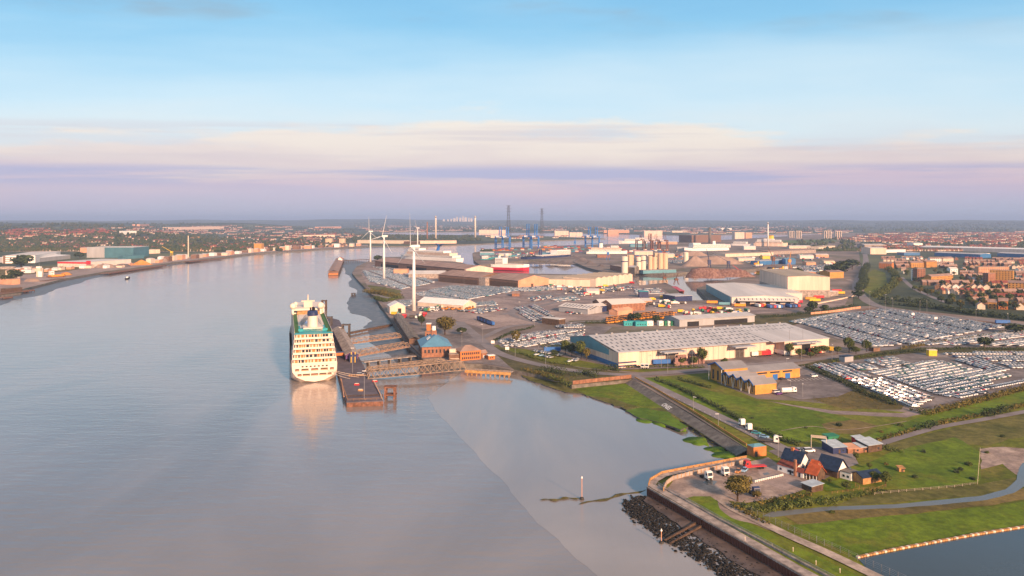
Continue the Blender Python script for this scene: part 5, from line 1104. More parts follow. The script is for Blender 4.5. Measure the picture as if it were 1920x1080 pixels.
vessel('barge', 'orange-decked barge lying at the small left-bank jetty', 'barge', (90, 524), (122, 522), 16, 'rust_pile', None, 5, [(.1, .85, 5, 8, .85, 'orange'), (.1, .3, 8, 15, .5, 'white_paint')], None)
for a, b_, lb in (((905, 490), (935, 487), 'low cargo boats'), ((945, 485), (970, 484), 'second moored coaster')):
    vessel('coaster', 'small teal coaster moored near the lock' if a[0] < 940 else 'small pale coaster moored left of the blue ferry', 'ship', a, b_, 12, 'teal' if a[0] < 940 else 'pale_clad', None, 6, [(.05, .25, 6, 14, .8, 'white_paint'), (.3, .9, 6, 8, .8, 'teal')], None)
# ================================================================== turbines, cranes, masts, piers
def turbine(x, y, hub, rotor_dir, ang, label, R_=39):
    t = thing('wind_turbine', label, 'wind turbine', P(x, y), 0, 'wind turbines along the river')
    MB().lathe([(2.3, -.3), (1.3, hub - 1.4)], n=16).build('tower', 'white_paint', t, smooth=True)
    MB().lathe([(3.2, -.2), (3.2, .5)], n=12).build('base_ring', 'concrete', t)
    d = Vector((math.sin(rotor_dir), math.cos(rotor_dir), 0)); s = Vector((d.y, -d.x, 0))
    na_ = MB(); c = Vector((0, 0, hub)); na_.bar(c - d * 7, c + d * 2.6, 1.9, 8, 0, 1.7); na_.build('nacelle', 'white_paint', t)
    hubc = c + d * 4.2
    MB().bar(c + d * 2.6, c + d * 5.6, 1.5, 10, 0, .5).build('hub', 'white_paint', t)
    for k in range(3):
        a = R(ang + 120 * k); u = s * math.sin(a) + Vector((0, 0, 1)) * math.cos(a); ch = u.cross(d).normalized()
        vs = []; pr = [(0, .9, .9), (.08, 1.0, .7), (.2, 1.9, .45), (.5, 1.2, .3), (.8, .75, .2), (1, .25, .08)]
        for r_, cw, th in pr:
            p = hubc + u * (1 + r_ * (R_ - 1)); vs += [p - ch * cw * .35 - d * th / 2, p + ch * cw * .65, p - ch * cw * .35 + d * th / 2]
        f = [(0, 2, 1), (15, 16, 17)]
        for j in range(5): f += [(3 * j + i, 3 * j + (i + 1) % 3, 3 * j + 3 + (i + 1) % 3, 3 * j + 3 + i) for i in range(3)]
        MB().add(vs, f).build('blade', 'white_paint', t)
turbine(776, 583, 74, R(-125), 3, 'nearest and largest white wind turbine beside the marquee shed')
turbine(720, 524, 76, R(-140), -18, 'second wind turbine, standing among the blue car rows')
turbine(694.5, 491, 76, R(-140), 2, 'leftmost wind turbine beside the trestle pier')
turbine(783, 467, 76, R(-130), 22, 'farthest wind turbine, half hidden behind the nearest')
def crane(x, y, label, m='crane_blue', up=True, hgt=44, boom=46, rz=0, group='blue container cranes'):
    t = thing('container_crane', label, 'crane', P(x, y), rz, group); g, w = 9, 13
    for sx in (-1, 1):
        for sy in (-1, 1): MB().bar((sx * g, sy * w, 0), (sx * g * .85, sy * w, hgt), 1.9, 4).build('leg', m, t)
        MB().bar((sx * g, -w, 16), (sx * g, w, 16), .9, 4).build('sill_beam', m, t); MB().bar((sx * g * .85, -w, hgt), (sx * g * .85, w, hgt), .9, 4).build('cross_beam', m, t)
    for sy in (-1, 1):
        MB().bar((-g, sy * w, 16), (g * .85, sy * w, hgt), .6, 4).build('brace', m, t)
        MB().bar((-30, sy * 4, hgt - 2), (14, sy * 4, hgt - 2), 1.5, 4).build('girder', m, t)
        MB().bar((8, sy * 4, hgt), (10, sy * 3, hgt + 20), .7, 4).build('apex_leg', m, t)
        if up: MB().bar((13, sy * 4, hgt - 2), (16, sy * 4, hgt + boom), 2.0, 4).build('boom', m, t); MB().bar((10, sy * 3, hgt + 20), (15.5, sy * 4, hgt + boom * .8), .3, 4).build('stay', m, t)
        else: MB().bar((13, sy * 4, hgt - 2), (13 + boom, sy * 4, hgt - 2), .9, 4).build('boom', m, t); MB().bar((10, sy * 3, hgt + 20), (8 + boom * .8, sy * 4, hgt - 1), .3, 4).build('stay', m, t)
    if up: MB().bar((16, -4, hgt + boom), (16, 4, hgt + boom), .8, 4).build('boom_head', m, t)
    MB().box(-24, -12, -5, 5, hgt - 4, hgt + 2).build('machinery_house', 'white_paint', t)
for i, (x, y) in enumerate(((936, 467), (949, 468), (988, 466), (1003, 467), (1104, 464), (1117, 465))):
    crane(x, y, ('first', 'second', 'third', 'fourth', 'fifth', 'sixth')[i] + ' blue container crane from the left on the dock', hgt=46 if i < 4 else 44, boom=44 if i in (2, 3) else 34, rz=R(75))
for i, (x, y) in enumerate(((1216, 470), (1228, 469), (1244, 470), (1200, 468))):
    crane(x, y, ('left', 'middle', 'right', 'hindmost')[i] + ' dark red-brown quay crane behind the silos', 'steel_rust', i == 0, 36, 22, R(60), 'dark quay cranes')
def dock_crane(x, y, hpx, m, label, lean=.35, side=1):
    p = P(x, y); h = hpx / sc(y); t = thing('dock_crane', label, 'crane', p)
    for sx in (-1, 1):
        for sy in (-1, 1): MB().bar((sx * 4, sy * 4, 0), (sx * 1.6, sy * 1.6, h * .38), .4, 4).build('leg', m, t)
    MB().box(-2.8, 2.8, -3.5, 3.5, h * .38, h * .55).build('cab', m, t)
    j = MB(); j.bar((0, -1, h * .5), (side * h * lean, -1, h), .5, 4, 0, .25).bar((0, 1, h * .5), (side * h * lean, 1, h), .5, 4, 0, .25)
    for k in range(6): a = .5 + k * .08; j.bar((side * h * lean * (k / 6), -1, h * (.5 + k / 12)), (side * h * lean * ((k + 1) / 6), 1, h * (.5 + (k + 1) / 12)), .2, 4)
    j.build('jib', m, t); return t
dock_crane(1330, 512, 45, 'navy', 'tall dark lattice crane beside the scrap heap', .12, -1)
dock_crane(1366, 508, 34, 'navy', 'blue grab crane on the scrap quay', .9, -1)
dock_crane(1450, 505, 42, 'steel_rust', 'red lattice crane beyond the workboats', .25, -1)
dock_crane(1480, 503, 30, 'orange', 'orange derrick beside the workboats', .1, 1)
dock_crane(1268, 534, 22, 'steel_rust', 'slim red crane standing over the red barge', .15, 1)
dock_crane(1246, 530, 20, 'steel_rust', 'slim red crane left of the red barge', .15, -1)
dock_crane(1140, 488, 28, 'crane_blue', 'blue jib crane before the white cruise ship', .5, -1)
dock_crane(1078, 470, 34, 'crane_blue', 'light blue dock crane left of the cruise ship', .1, 1)
dock_crane(322, 482, 20, 'yellow', 'pale yellow jib crane on the left bank wharf', .9, -1)
dock_crane(433, 476, 9, 'red', 'small red crane on the far left wharf', .2, 1)
dock_crane(1386, 515, 18, 'red', 'small red excavator-crane on the scrap quay', .7, -1)
t = thing('wharf_mast', 'tall pale mast on the left bank wharf', 'mast', P(353, 484, 3.6)); MB().bar((0, 0, 0), (0, 0, 62), 1.8, 8, 0, 1.4).build('pole', 'cream', t); MB().lathe([(4, 0), (4, 3)], n=8).build('footing', 'concrete', t)
def pylon(x, dist, ytop, label):
    p = Vector(((x - 960) / F * dist, dist, LAND)); h = H - LAND - (ytop - HY) * dist / F
    t = thing('pylon', label, 'pylon', p, .4, 'power pylons on the skyline'); b = MB(); w0, w1 = 11, 3
    for sx in (-1, 1):
        for sy in (-1, 1): MB().bar((sx * w0, sy * w0, 0), (sx * w1, sy * w1, h), .7, 4).build('leg', 'steel_dark', t)
    n = 12
    for k in range(n):
        for sx, sy in ((1, 0), (0, 1)):
            for q in (-1, 1):
                wa, wb = w0 + (w1 - w0) * k / n, w0 + (w1 - w0) * (k + 1) / n; za, zb = h * k / n, h * (k + 1) / n
                pa, pb = ((-wa, q * wa, za), (wb, q * wb, zb)) if sx else ((q * wa, -wa, za), (q * wb, wb, zb)); b.bar(pa, pb, .32, 4)
                pa, pb = ((wa, q * wa, za), (-wb, q * wb, zb)) if sx else ((q * wa, wa, za), (q * wb, -wb, zb)); b.bar(pa, pb, .32, 4)
    b.build('lattice', 'steel_dark', t)
    for z_, w in ((h - 2, 14), (h * .9, 16), (h * .82, 14)): MB().bar((-w, 0, z_), (w, 0, z_), 1.2, 4).build('cross_arm', 'steel_dark', t)
pylon(953.5, 4000, 385, 'left and taller of two lattice pylons on the skyline')
pylon(1016, 4700, 391, 'right-hand of two lattice pylons on the skyline')
# ---- landing stage, bridges, piers
ZP = 3.0
st_px = [(650, 754), (719, 751), (701, 715), (684, 690), (668, 660), (650, 625), (636, 600), (606, 592), (614, 625), (626, 665), (635, 702)]
ls = thing('landing_stage', 'floating landing stage with purple-grey deck beside the cruise ship', 'landing stage', P(684, 753, 0))
org = ls.location.copy()
deck = [P(x, y, ZP).xy - org.xy for x, y in st_px]
MB().prism(deck, ZP - .5, ZP).build('deck', 'deck_purple', ls); MB().prism([p * .999 for p in deck], -.8, ZP - .5).build('pontoon', 'steel_rust', ls)
def rel(x, y, z=ZP): return P(x, y, z) - org
def rail(pts, h, m, parent, step=3.0, name='railing'):
    b = MB()
    for a, c in zip(pts, pts[1:]):
        n = max(1, int((c - a).length / step)); up = Vector((0, 0, h))
        for k in range(n + 1): q = a.lerp(c, k / n); b.bar(q, q + up, .07, 4)
        b.bar(a + up, c + up, .08, 4).bar(a + up * .5, c + up * .5, .06, 4)
    return b.build(name, m, parent)
rail([rel(652, 752), rel(717, 749.5)], 1.2, 'timber', ls); rail([rel(652, 752), rel(638, 712)], 1.2, 'timber', ls); rail([rel(717, 750), rel(702, 718)], 1.2, 'cream', ls)
for k, (x0, y0, x1, y1) in enumerate(((645, 745, 640, 712), (714, 742, 700, 716))): MB().bar(rel(x0, y0) + Vector((0, 0, .4)), rel(x1, y1) + Vector((0, 0, .4)), .35, 4).build('pipe_rail', 'salmon', ls)
for k in range(24): 
    q = rel(651.5 + k * 2.85, 753 - k * .12, 0); MB().box(q.x - .25, q.x + .25, q.y - .5, q.y - .1, -.3, ZP + .8).build('fender', 'timber_dark', ls)
for k in range(12): q = rel(655 + k * 3.4, 706 - k * .15); MB().box(q.x - .3, q.x + .3, q.y - .3, q.y + .3, ZP, ZP + 1.4).build('bollard', 'timber', ls)
A, B = P(660, 676, ZP), P(634, 626, ZP); dv = B - A
cw = thing('covered_walkway', 'long tan-roofed boarding shed on the landing stage', 'boarding shed', A, math.atan2(dv.y, dv.x)); ln = dv.length
MB().gwall(0, ln, -4.6, 4.6, 1.2, 4.6, 2.3, 0, 'x').build('wall', 'purple', cw); MB().gable(-.5, ln, -4.8, 4.8, 4.6, 2.4, 0, 'x', .5).build('roof', 'concrete', cw)
for k in range(9):
    for s_ in (-1, 1): MB().box(2 + k * ln / 9, 2.6 + k * ln / 9, s_ * 4.4 - .3, s_ * 4.4 + .3, 0, 1.25).build('post', 'steel_dark', cw)
MB().box(10, 13, 4.7, 22, 2.4, 4.6).build('gangway', 'brick_orange', cw); MB().box(9.6, 13.4, 4.7, 22, 4.6, 4.9).build('gangway_roof', 'navy', cw)
t = thing('boarding_tower', 'yellow and blue gangway frame at the end of the boarding shed', 'gangway', P(662, 680, ZP), R(10)); 
for s_ in (-1, 1): MB().bar((s_ * 1.4, 0, 0), (s_ * 1.4, 4, 7), .35, 4).build('ramp_beam', 'yellow', t)
MB().box(-2.6, 2.6, 2, 6, 0, 5.5).build('frame', 'navy', t)
for x, y, hp, lb in ((661, 699, 46, 'tall lamp mast on the middle of the landing stage'), (683, 748, 52, 'tall lamp mast near the front edge of the landing stage'), (638, 640, 26, 'lamp mast beside the boarding shed')):
    t = thing('lamp_mast', lb, 'lamp post', P(x, y, ZP), 0, 'lamp masts on the landing stage'); h = hp / sc(y, ZP); MB().bar((0, 0, 0), (0, 0, h), .16, 6, 0, .1).build('pole', 'steel', t); MB().box(-1.2, 1.2, -.2, .2, h, h + .3).build('lamp_head', 'white_paint', t)
for x, y, m, lb in ((669, 722, 'red', 'red rescue dinghy rack on the landing stage'), (703, 716, 'red', 'pink-red float at the right edge of the landing stage'), (676, 733, 'timber', 'wooden crate on the landing stage deck')):
    t = thing('deck_gear', lb, 'deck gear', P(x, y, ZP)); MB().box(-1.6, 1.6, -.7, .7, 0, .9).build('case', m, t); MB().box(-1.2, 1.2, -.5, .5, .9, 1.2).build('lid', 'cream', t)
t = thing('white_van', 'white van parked by the bollards on the landing stage', 'van', P(676, 704, ZP), R(8)); put('body', car_mesh(WHITE, True), t)
def truss(name, label, A, B, w, h, n, m='truss', deck_m='concrete_dark', zoff=0, rust=None, cat='bridge'):
    dv = B - A; ln = math.hypot(dv.x, dv.y); t = thing(name, label, cat, A, math.atan2(dv.y, dv.x)); sl = dv.z / ln
    f = lambda x, y, z: (x, y, z + sl * x)
    MB().add([f(0, -w / 2, 0), f(ln, -w / 2, 0), f(ln, w / 2, 0), f(0, w / 2, 0), f(0, -w / 2, .35), f(ln, -w / 2, .35), f(ln, w / 2, .35), f(0, w / 2, .35)], [(0, 3, 2, 1), (4, 5, 6, 7), (0, 1, 5, 4), (1, 2, 6, 5), (2, 3, 7, 6), (3, 0, 4, 7)]).build('deck', deck_m, t)
    k = ln / n
    for s_ in (-1, 1):
        y = s_ * w / 2
        MB().bar(f(0, y, .2), f(ln, y, .2), .28, 4).build('bottom_chord', m, t); MB().bar(f(k * .6, y, h), f(ln - k * .6, y, h), .28, 4).build('top_chord', m, t)
        MB().bar(f(0, y, 0), f(k * .6, y, h), .24, 4).build('end_post', m, t); MB().bar(f(ln, y, 0), f(ln - k * .6, y, h), .24, 4).build('end_post', m, t)
        for i in range(n):
            x0, x1 = max(k * .6, i * k), min(ln - k * .6, (i + 1) * k)
            if i: MB().bar(f(i * k, y, .2), f(i * k, y, h), .16, 4).build('post', m, t)
            MB().bar(f(x0 if i % 2 else max(0, i * k), y, h if i % 2 else .2), f(x1 if i % 2 == 0 else (i + 1) * k, y, .2 if i % 2 else h), .18, 4).build('brace', m, t)
            MB().bar(f(x0 if i % 2 == 0 else i * k, y, h if i % 2 == 0 else .2), f(x1 if i % 2 else (i + 1) * k, y, .2 if i % 2 == 0 else h), .14, 4).build('brace', m, t)
    for i in range(1, n): MB().bar(f(i * k, -w / 2, h), f(i * k, w / 2, h), .14, 4).build('portal', m, t)
    return t
truss('truss_bridge', 'largest lattice truss bridge from landing stage to yellow jetty', P(688, 709, 3.2), P(872, 692, 5), 7, 6.2, 16)
truss('truss_bridge', 'low truss footbridge just behind the largest one', P(684, 698, 3.2), P(836, 679, 5), 4.5, 3.0, 14)
truss('truss_bridge', 'middle truss bridge leading to the brick gallery', P(668, 668, 3.2), P(766, 650, 5.5), 6, 4.2, 10, deck_m='salmon')
truss('truss_bridge', 'farthest truss bridge near the boarding shed', P(655, 645, 3.2), P(752, 632, 5.5), 6, 4.0, 10, deck_m='salmon')
A, B = P(680, 679, 3.2), P(778, 664, 4.6); dv = B - A
t = thing('ramp_bridge', 'plain pale concrete ramp between the truss bridges', 'bridge', A, math.atan2(dv.y, dv.x)); ln = math.hypot(dv.x, dv.y); MB().box(0, ln, -3, 3, 0, .5).build('deck', 'concrete', t); rail([Vector((0, -3, .5)), Vector((ln, -3, .5))], 1.1, 'steel_dark', t); rail([Vector((0, 3, .5)), Vector((ln, 3, .5))], 1.1, 'steel_dark', t)
for k in range(5):
    MB().box(ln * (k + .5) / 5 - .5, ln * (k + .5) / 5 + .5, -2, 2, -4.5, 0).build('pier', 'concrete_dark', t)
A, B = P(872, 695, LAND), P(958, 700, LAND); dv = B - A
t = thing('yellow_jetty', 'short yellow-painted jetty on piles at the end of the truss bridge', 'jetty', A, math.atan2(dv.y, dv.x)); ln = dv.length
MB().box(0, ln, -.5, 6, 0, .5).build('deck', 'concrete', t); MB().box(0, ln, -.75, -.52, -1.2, .7).build('edge_beam', 'gold_rail', t)
rail([Vector((0, -.5, .5)), Vector((ln, -.5, .5))], 1.1, 'gold_rail', t, 2.5)
for k in range(10):
    x = 1.5 + k * (ln - 3) / 9; MB().bar((x, 0, -4.5), (x, 0, 0), .35, 6).build('pile', 'timber', t)
    MB().bar((x, 0, -3.2), (min(ln, x + 2.2), 0, 0), .18, 4).build('brace', 'gold_rail', t)
def dolphin(x, y, wpx, hpx, m, label, z=0):
    p = P(x, y, z); s_ = sc(y, z); w, h = wpx / s_, hpx / s_; t = thing('mooring_dolphin', label, 'dolphin', p)
    for sx in (-1, 1):
        for sy in (0, 1): MB().box(sx * w / 2 - .6, sx * w / 2 + .6, sy * 4 - .6, sy * 4 + .6, -1, h).build('pile', m, t)
    for z_ in (h * .32, h * .95): MB().box(-w / 2 - .9, w / 2 + .9, -.75, 4.75, z_ - .5, z_ + .4).build('cross_beam', m, t)
    return t
dolphin(731, 748, 17, 23, 'steel_rust', 'rusty mooring frame standing in the water right of the landing stage')
dolphin(616, 616, 9, 22, 'steel_dark', 'black mooring frame behind the cruise ship')
dolphin(648, 634, 12, 26, 'steel_dark', 'black mooring frame beside the boarding shed')
dolphin(607, 585, 7, 22, 'timber_dark', 'dark braced beacon tower in the river beyond the ship')
dolphin(662, 556, 5, 6, 'steel_dark', 'small dark mooring block off the mud bank')
t = thing('service_catwalk', 'dark floating catwalk from the boarding shed to the mud bank', 'catwalk', P(655, 628, 0)); A = Vector((0, 0, 0)); B = P(735, 612, 0) - t.location
MB().bar((0, 0, 1.6), B + Vector((0, 0, 1.6)), 1.3, 4).build('deck', 'timber_dark', t)
for k in range(8): q = B * (k / 7); MB().bar(q - Vector((0, 0, .8)), q + Vector((0, 0, 1.2)), .4, 5).build('pile', 'timber_dark', t)
rail([Vector((0, 0, 2.2)), B + Vector((0, 0, 2.2))], 1.1, 'steel_dark', t)
# far pier
A, B = P(625, 513, 4), P(638, 487, 4); dv = B - A
t = thing('river_pier', 'dark floating pier head off the left turbine', 'pier', A, math.atan2(dv.y, dv.x)); ln = dv.length
MB().box(0, ln, -10, 10, -5, 0).build('pontoon', 'timber_dark', t); MB().gable(8, ln, -10, 10, 4, 2, 0, 'x').build('roof', 'brown_roof', t); MB().box(8, ln, -9.5, 9.5, 0, 4).build('wall', 'brick_brown', t); MB().box(-.2, 0, -9, 9, -3, .5).build('end_fender', 'brick_orange', t)
A, B = P(640, 489, 7), P(694, 487, 7); dv = B - A
t = thing('trestle_pier', 'long trestle bridge from the pier head to the turbine bank', 'pier', A, math.atan2(dv.y, dv.x)); ln = dv.length
MB().box(0, ln, -3, 3, 0, 1.2).build('deck', 'timber_dark', t); rail([Vector((0, -3, 1.2)), Vector((ln, -3, 1.2))], 3, 'steel_dark', t, 5)
for k in range(14): MB().bar((ln * k / 13, -2, -8), (ln * k / 13, -2, 0), .6, 5).build('pile', 'timber_dark', t)
t, ln, ro = bld('pier_lodge', 'small white lodge at the inner end of the dark pier head', 'hut', (634, 492), (641, 492), 8, 9, 'gable', 4, 'white_paint', 'red_roof', along='y', z=4)
def wharf(A, B, dep, label, m='timber_dark', z=4.2, deckm='brick_brown'):
    a, b_ = P(*A, z), P(*B, z); dv = b_ - a; t = thing('wharf', label, 'wharf', a, math.atan2(dv.y, dv.x)); ln = dv.length
    MB().box(0, ln, 0, dep, -.8, 0).build('deck', deckm, t)
    for k in range(max(5, int(ln / 6))):
        x = ln * k / max(4, int(ln / 6) - 1)
        for y in (.4, dep * .5): MB().bar((x, y, -5.2), (x, y, -.8), .45, 5).build('pile', m, t)
    MB().box(0, ln, -.25, 0, -1.6, -.3).build('fender_beam', 'steel_rust', t); return t, ln
t, ln = wharf((-30, 556), (65, 543), 22, 'dark piled wharf at the left edge of the river')
t2, _ = wharf((8, 558), (24, 556), 12, 'lower orange-lit dolphin platform before the dark wharf', z=3)
wharf((205, 512), (312, 497), 20, 'long piled wharf below the sand heaps'); wharf((355, 490), (422, 484), 18, 'piled wharf below the tall pale mast'); wharf((84, 527), (124, 522), 14, 'small jetty beside the orange-decked barge')
t, ln, ro = bld('wharf_shed', 'low dark shed on the left-edge wharf', 'shed', (10, 548), (42, 545), 10, 5, 'flat', 0, 'timber_dark', 'concrete_dark', z=4.3)
# ---- heaps
def heap(x, y, wpx, hpx, m, label, cat='heap', name='aggregate_heap', dep=.8, z=LAND, peak=.12):
    p = P(x, y, z); s_ = sc(y, z); w, h = wpx / s_ / 2, hpx / s_; q = random.Random(int(x * 7)); n, rings = 22, 6; vs = [] ; fs = []
    ph = [q.uniform(0, 6) for _ in range(3)]
    for j in range(rings + 1):
        u = j / rings
        for i in range(n):
            a = 6.283 * i / n; k = 1 + .12 * math.sin(2 * a + ph[0]) + .07 * math.sin(5 * a + ph[1]) + q.uniform(-.03, .03); rr = (1 - u) * (1 - peak) + peak * (1 if j < rings else .2)
            vs.append((math.cos(a) * w * rr * k, math.sin(a) * w * dep * rr * k + w * dep, h * (u ** 1.05) * (1 if j < rings else 1.02) - .2 + q.uniform(-.03, .03) * h * (j > 0)))
    for j in range(rings): fs += [(j * n + i, j * n + (i + 1) % n, (j + 1) * n + (i + 1) % n, (j + 1) * n + i) for i in range(n)]
    fs.append(tuple(range(rings * n, rings * n + n)))
    o = MB().add(vs, fs).build(name, m, smooth=True); o.location = p; return tag(o, label, cat)
heap(1325, 522, 76, 20, 'scrap', 'left reddish scrap-metal heap on the basin quay', name='scrap_heap', dep=.35, peak=.6); heap(1372, 520, 90, 15, 'scrap', 'right grey-brown scrap-metal heap on the basin quay', name='scrap_heap', dep=.35, peak=.5)
heap(1308, 500, 50, 20, 'pile_tan', 'pointed tan aggregate heap beside the lone white silo'); heap(1350, 496, 90, 15, 'pile_tan', 'broad tan aggregate mound behind the scrap heaps', dep=.5, peak=.5)
for x, y, w, h, i in ((1092, 491, 34, 8, 0), (1108, 496, 24, 6, 1), (1080, 484, 26, 6, 2), (1060, 495, 40, 7, 3), (1035, 493, 30, 6, 4), (1128, 500, 16, 5, 5), (1005, 495, 30, 4, 6)):
    heap(x, y, w, h, 'pile_grey', ('largest dark coal heap across the basin', 'right small coal heap across the basin', 'hindmost coal heap across the basin', 'long grey gravel heap before the ferry', 'rounded grey gravel heap before the ferry', 'small grey heap near the quay corner', 'low grey heap left of the gravel heaps')[i])
heap(1300, 480, 60, 9, 'pile_tan', 'low pale heap before the dark-hulled cruise ship', dep=.4, peak=.5)
heap(258, 497, 36, 9, 'pile_orange', 'bright orange sand heap on the left bank'); heap(192, 502, 40, 7, 'pile_tan', 'long grey-tan heap left of the orange sand', dep=.5, peak=.5); heap(305, 491, 18, 7, 'pile_tan', 'small tan sand cone right of the orange heap'); heap(118, 516, 24, 5, 'pile_orange', 'pale orange mound behind the orange-decked barge', peak=.5); heap(56, 528, 34, 6, 'pile_tan', 'rubble bank above the left wharf', peak=.6, dep=.4); heap(224, 500, 30, 5, 'pile_grey', 'grey rubble heap beside the orange sand', peak=.5)
# ================================================================== the pub, the flood wall and the foreground
o, rz, ln = frame((1458, 883), (1491, 893))
pub = thing('pub', 'white riverside pub with navy slate roof and tall brick chimney', 'pub', o, rz)
MB().xprism([(0, -.2), (3, -.2), (3, 4.3), (0, 2.9)], 0, ln).build('front_range', 'white_paint', pub)
MB().xprism([(-.3, 2.78), (3.0, 4.3), (3.0, 4.48), (-.3, 2.96)], -.3, ln + .2).build('lean_to_roof', 'maroon_roof', pub)
MB().gwall(-.2, ln + .6, 3, 9.0, -.2, 4.9, 3.4, 0, 'x').build('wall', 'white_paint', pub)
rf = MB().gable(-.2, ln + .6, 3, 9.0, 4.92, 3.45, 0, 'x', .3).build('roof', 'navy_roof', pub)
MB().box(ln - .4, ln + .5, -.5, .4, 0, 6.8).build('chimney', 'brick', pub); MB().box(2.6, 3.7, 5.5, 6.5, 7.8, 9.4).build('chimney', 'brick_orange', rf)
for x_ in (1.0, 4.6, 6.4): MB().box(x_, x_ + .9, -.06, .05, .9, 1.8).build('window', 'glass', pub)
MB().box(5.5, 6.3, -.06, .05, 0, 1.95).build('door', 'dark', pub)
for y_ in (4.2, 6.8): MB().box(ln + .58, ln + .68, y_, y_ + 1, 2.2, 3.4).build('window', 'glass', pub)
for k in range(3): MB().box(.4 + k * 2.6, 2.4 + k * 2.6, 2.9, 3.02, 4.15, 4.75).build('dormer_window', 'white_paint', pub)
MB().box(ln + .6, ln + 3.4, .2, 3.2, -.2, 2.1).build('porch_wall', 'white_paint', pub); MB().gable(ln + .5, ln + 3.5, .1, 3.3, 2.1, 1.2, 0, 'x', .2).build('porch_roof', 'maroon_roof', pub); MB().box(ln + 1.3, ln + 2.2, .12, .22, 0, 1.8).build('porch_door', 'glass', pub)
# orange-tiled wing (local frame runs on from the pub)
x0 = ln + 4.2
MB().gwall(x0 + .2, x0 + 4.8, 1.5, 6.8, -.2, 2.6, 2.8, 0, 'x').build('wing_wall', 'timber_dark', pub); MB().gable(x0, x0 + 4.9, .4, 7.4, 2.55, 3.1, 0, 'x', .2).build('wing_roof', 'red_roof', pub)
for k in range(4): MB().box(x0 + .3 + k * 1.45, x0 + .5 + k * 1.45, .5, .7, 0, 2.3).build('veranda_post', 'white_paint', pub)
MB().gwall(x0 - 1.6, x0 + 1.2, 6.0, 11, -.2, 3.0, 2.6, 0, 'x').build('link_wall', 'brick', pub); MB().gable(x0 - 1.8, x0 + 1.3, 5.6, 11, 3.0, 2.8, 0, 'x', .2).build('link_roof', 'red_roof', pub)
MB().gwall(x0 - 1, x0 + 7.5, 11.2, 18.5, -.2, 3.0, 3.8, 0, 'x').build('barn_wall', 'timber_dark', pub); br = MB().gable(x0 - 1.2, x0 + 7.6, 11.0, 18.8, 3.0, 4.0, 0, 'x', .4).build('barn_roof', 'navy_roof', pub)
MB().xprism([(11.6, 3.0), (18.0, 3.0), (14.8, 6.4)], x0 + 7.55, x0 + 7.75).build('barn_gable', 'white_paint', pub)
MB().box(x0 + 7.8, x0 + 12.5, 12.5, 17.5, -.2, 3.0).build('kitchen_block', 'white_paint', pub); MB().box(x0 + 7.7, x0 + 12.7, 12.3, 17.7, 3.0, 3.25).build('kitchen_roof', 'concrete_dark', pub)
for k in range(2): MB().box(x0 + 9 + k * 1.8, x0 + 9.9 + k * 1.8, 12.44, 12.55, 1.0, 1.9).build('window', 'glass', pub)
t = thing('round_pool', 'round bright blue pool behind the pub', 'pool', P(1587, 884)); MB().lathe([(2.0, 0), (2.0, 1.2)], n=24).build('wall', 'pool_blue', t); MB().lathe([(1.85, 1.2), (1.85, 1.22)], n=24).build('water', 'pool_blue', t)
def shed(name, label, A, B, dep, h, wall, roofm, rise=.8, kind='mono', doors=0, cat='shed', group=None):
    o, rz, ln = frame(A, B); t = thing(name, label, cat, o, rz, group)
    if kind == 'mono': MB().xprism([(0, -.2), (dep, -.2), (dep, h + rise), (0, h)], 0, ln).build('wall', wall, t); MB().xprism([(-.4, h - .05), (dep + .4, h + rise + .05), (dep + .4, h + rise + .2), (-.4, h + .1)], -.3, ln + .3).build('roof', roofm, t)
    else: MB().gwall(0, ln, 0, dep, -.2, h, rise, 0, 'x').build('wall', wall, t); MB().gable(0, ln, 0, dep, h, rise, 0, 'x', .3).build('roof', roofm, t)
    MB().box(ln * .4, ln * .4 + .9, -.06, .04, 0, min(2, h - .2)).build('door', 'timber_dark', t); MB().box(ln * .68, ln * .68 + .9, -.06, .04, 1, 1.8).build('window', 'glass', t)
    return t
shed('garden_shed', 'low grey shed with pale blue flat roof below the pub', (1503, 916), (1522, 924), 6, 2.3, 'timber_dark', 'slate_pale', .3)
shed('chalet', 'yellow timber chalet with blue-grey roof inside a fenced plot', (1618, 909), (1655, 903), 6.5, 2.6, 'timber', 'navy_roof', 1.4, 'gable')
shed('stable', 'stable with pale blue corrugated roof behind the pub barn', (1562, 852), (1588, 850), 8, 3, 'navy', 'slate_pale', .8)
shed('stable', 'red and grey stable at the right of the sheds', (1628, 849), (1654, 845), 7, 3.2, 'timber_dark', 'slate_pale', 1.0); shed('stable', 'small red shed with pale lid behind the right stable', (1612, 838), (1628, 836), 5, 3, 'red', 'slate_pale', .6)
shed('stable', 'low pink-roofed shed between the two stables', (1590, 851), (1614, 850), 6, 2.2, 'brick', 'salmon', .5); shed('stable', 'pale-roofed small shed right of the pink one', (1614, 849), (1626, 848), 5, 2.4, 'brick', 'slate_pale', .5)
shed('field_shelter', 'tiny wooden field shelter alone in the green meadow', (1686, 885), (1696, 885), 2, 1.6, 'timber', 'timber', .3)
shed('container_store', 'green metal store behind the steel frame', (1553, 831), (1573, 829), 4, 3, 'green', 'green', .1)
t = thing('steel_frame', 'bare pale steel gantry frame on the pub yard', 'frame', P(1535, 842), R(-20))
for sx in (-3.2, 3.2):
    for sy in (-1.8, 1.8): MB().bar((sx, sy, 0), (sx, sy, 5.6), .12, 4).build('post', 'cream', t)
    MB().bar((sx, -1.8, 5.6), (sx, 1.8, 5.6), .12, 4).build('tie_beam', 'cream', t)
for sy in (-1.8, -.6, .6, 1.8): MB().bar((-3.2, sy, 5.6), (3.2, sy, 5.6), .12, 4).build('rafter', 'cream', t)
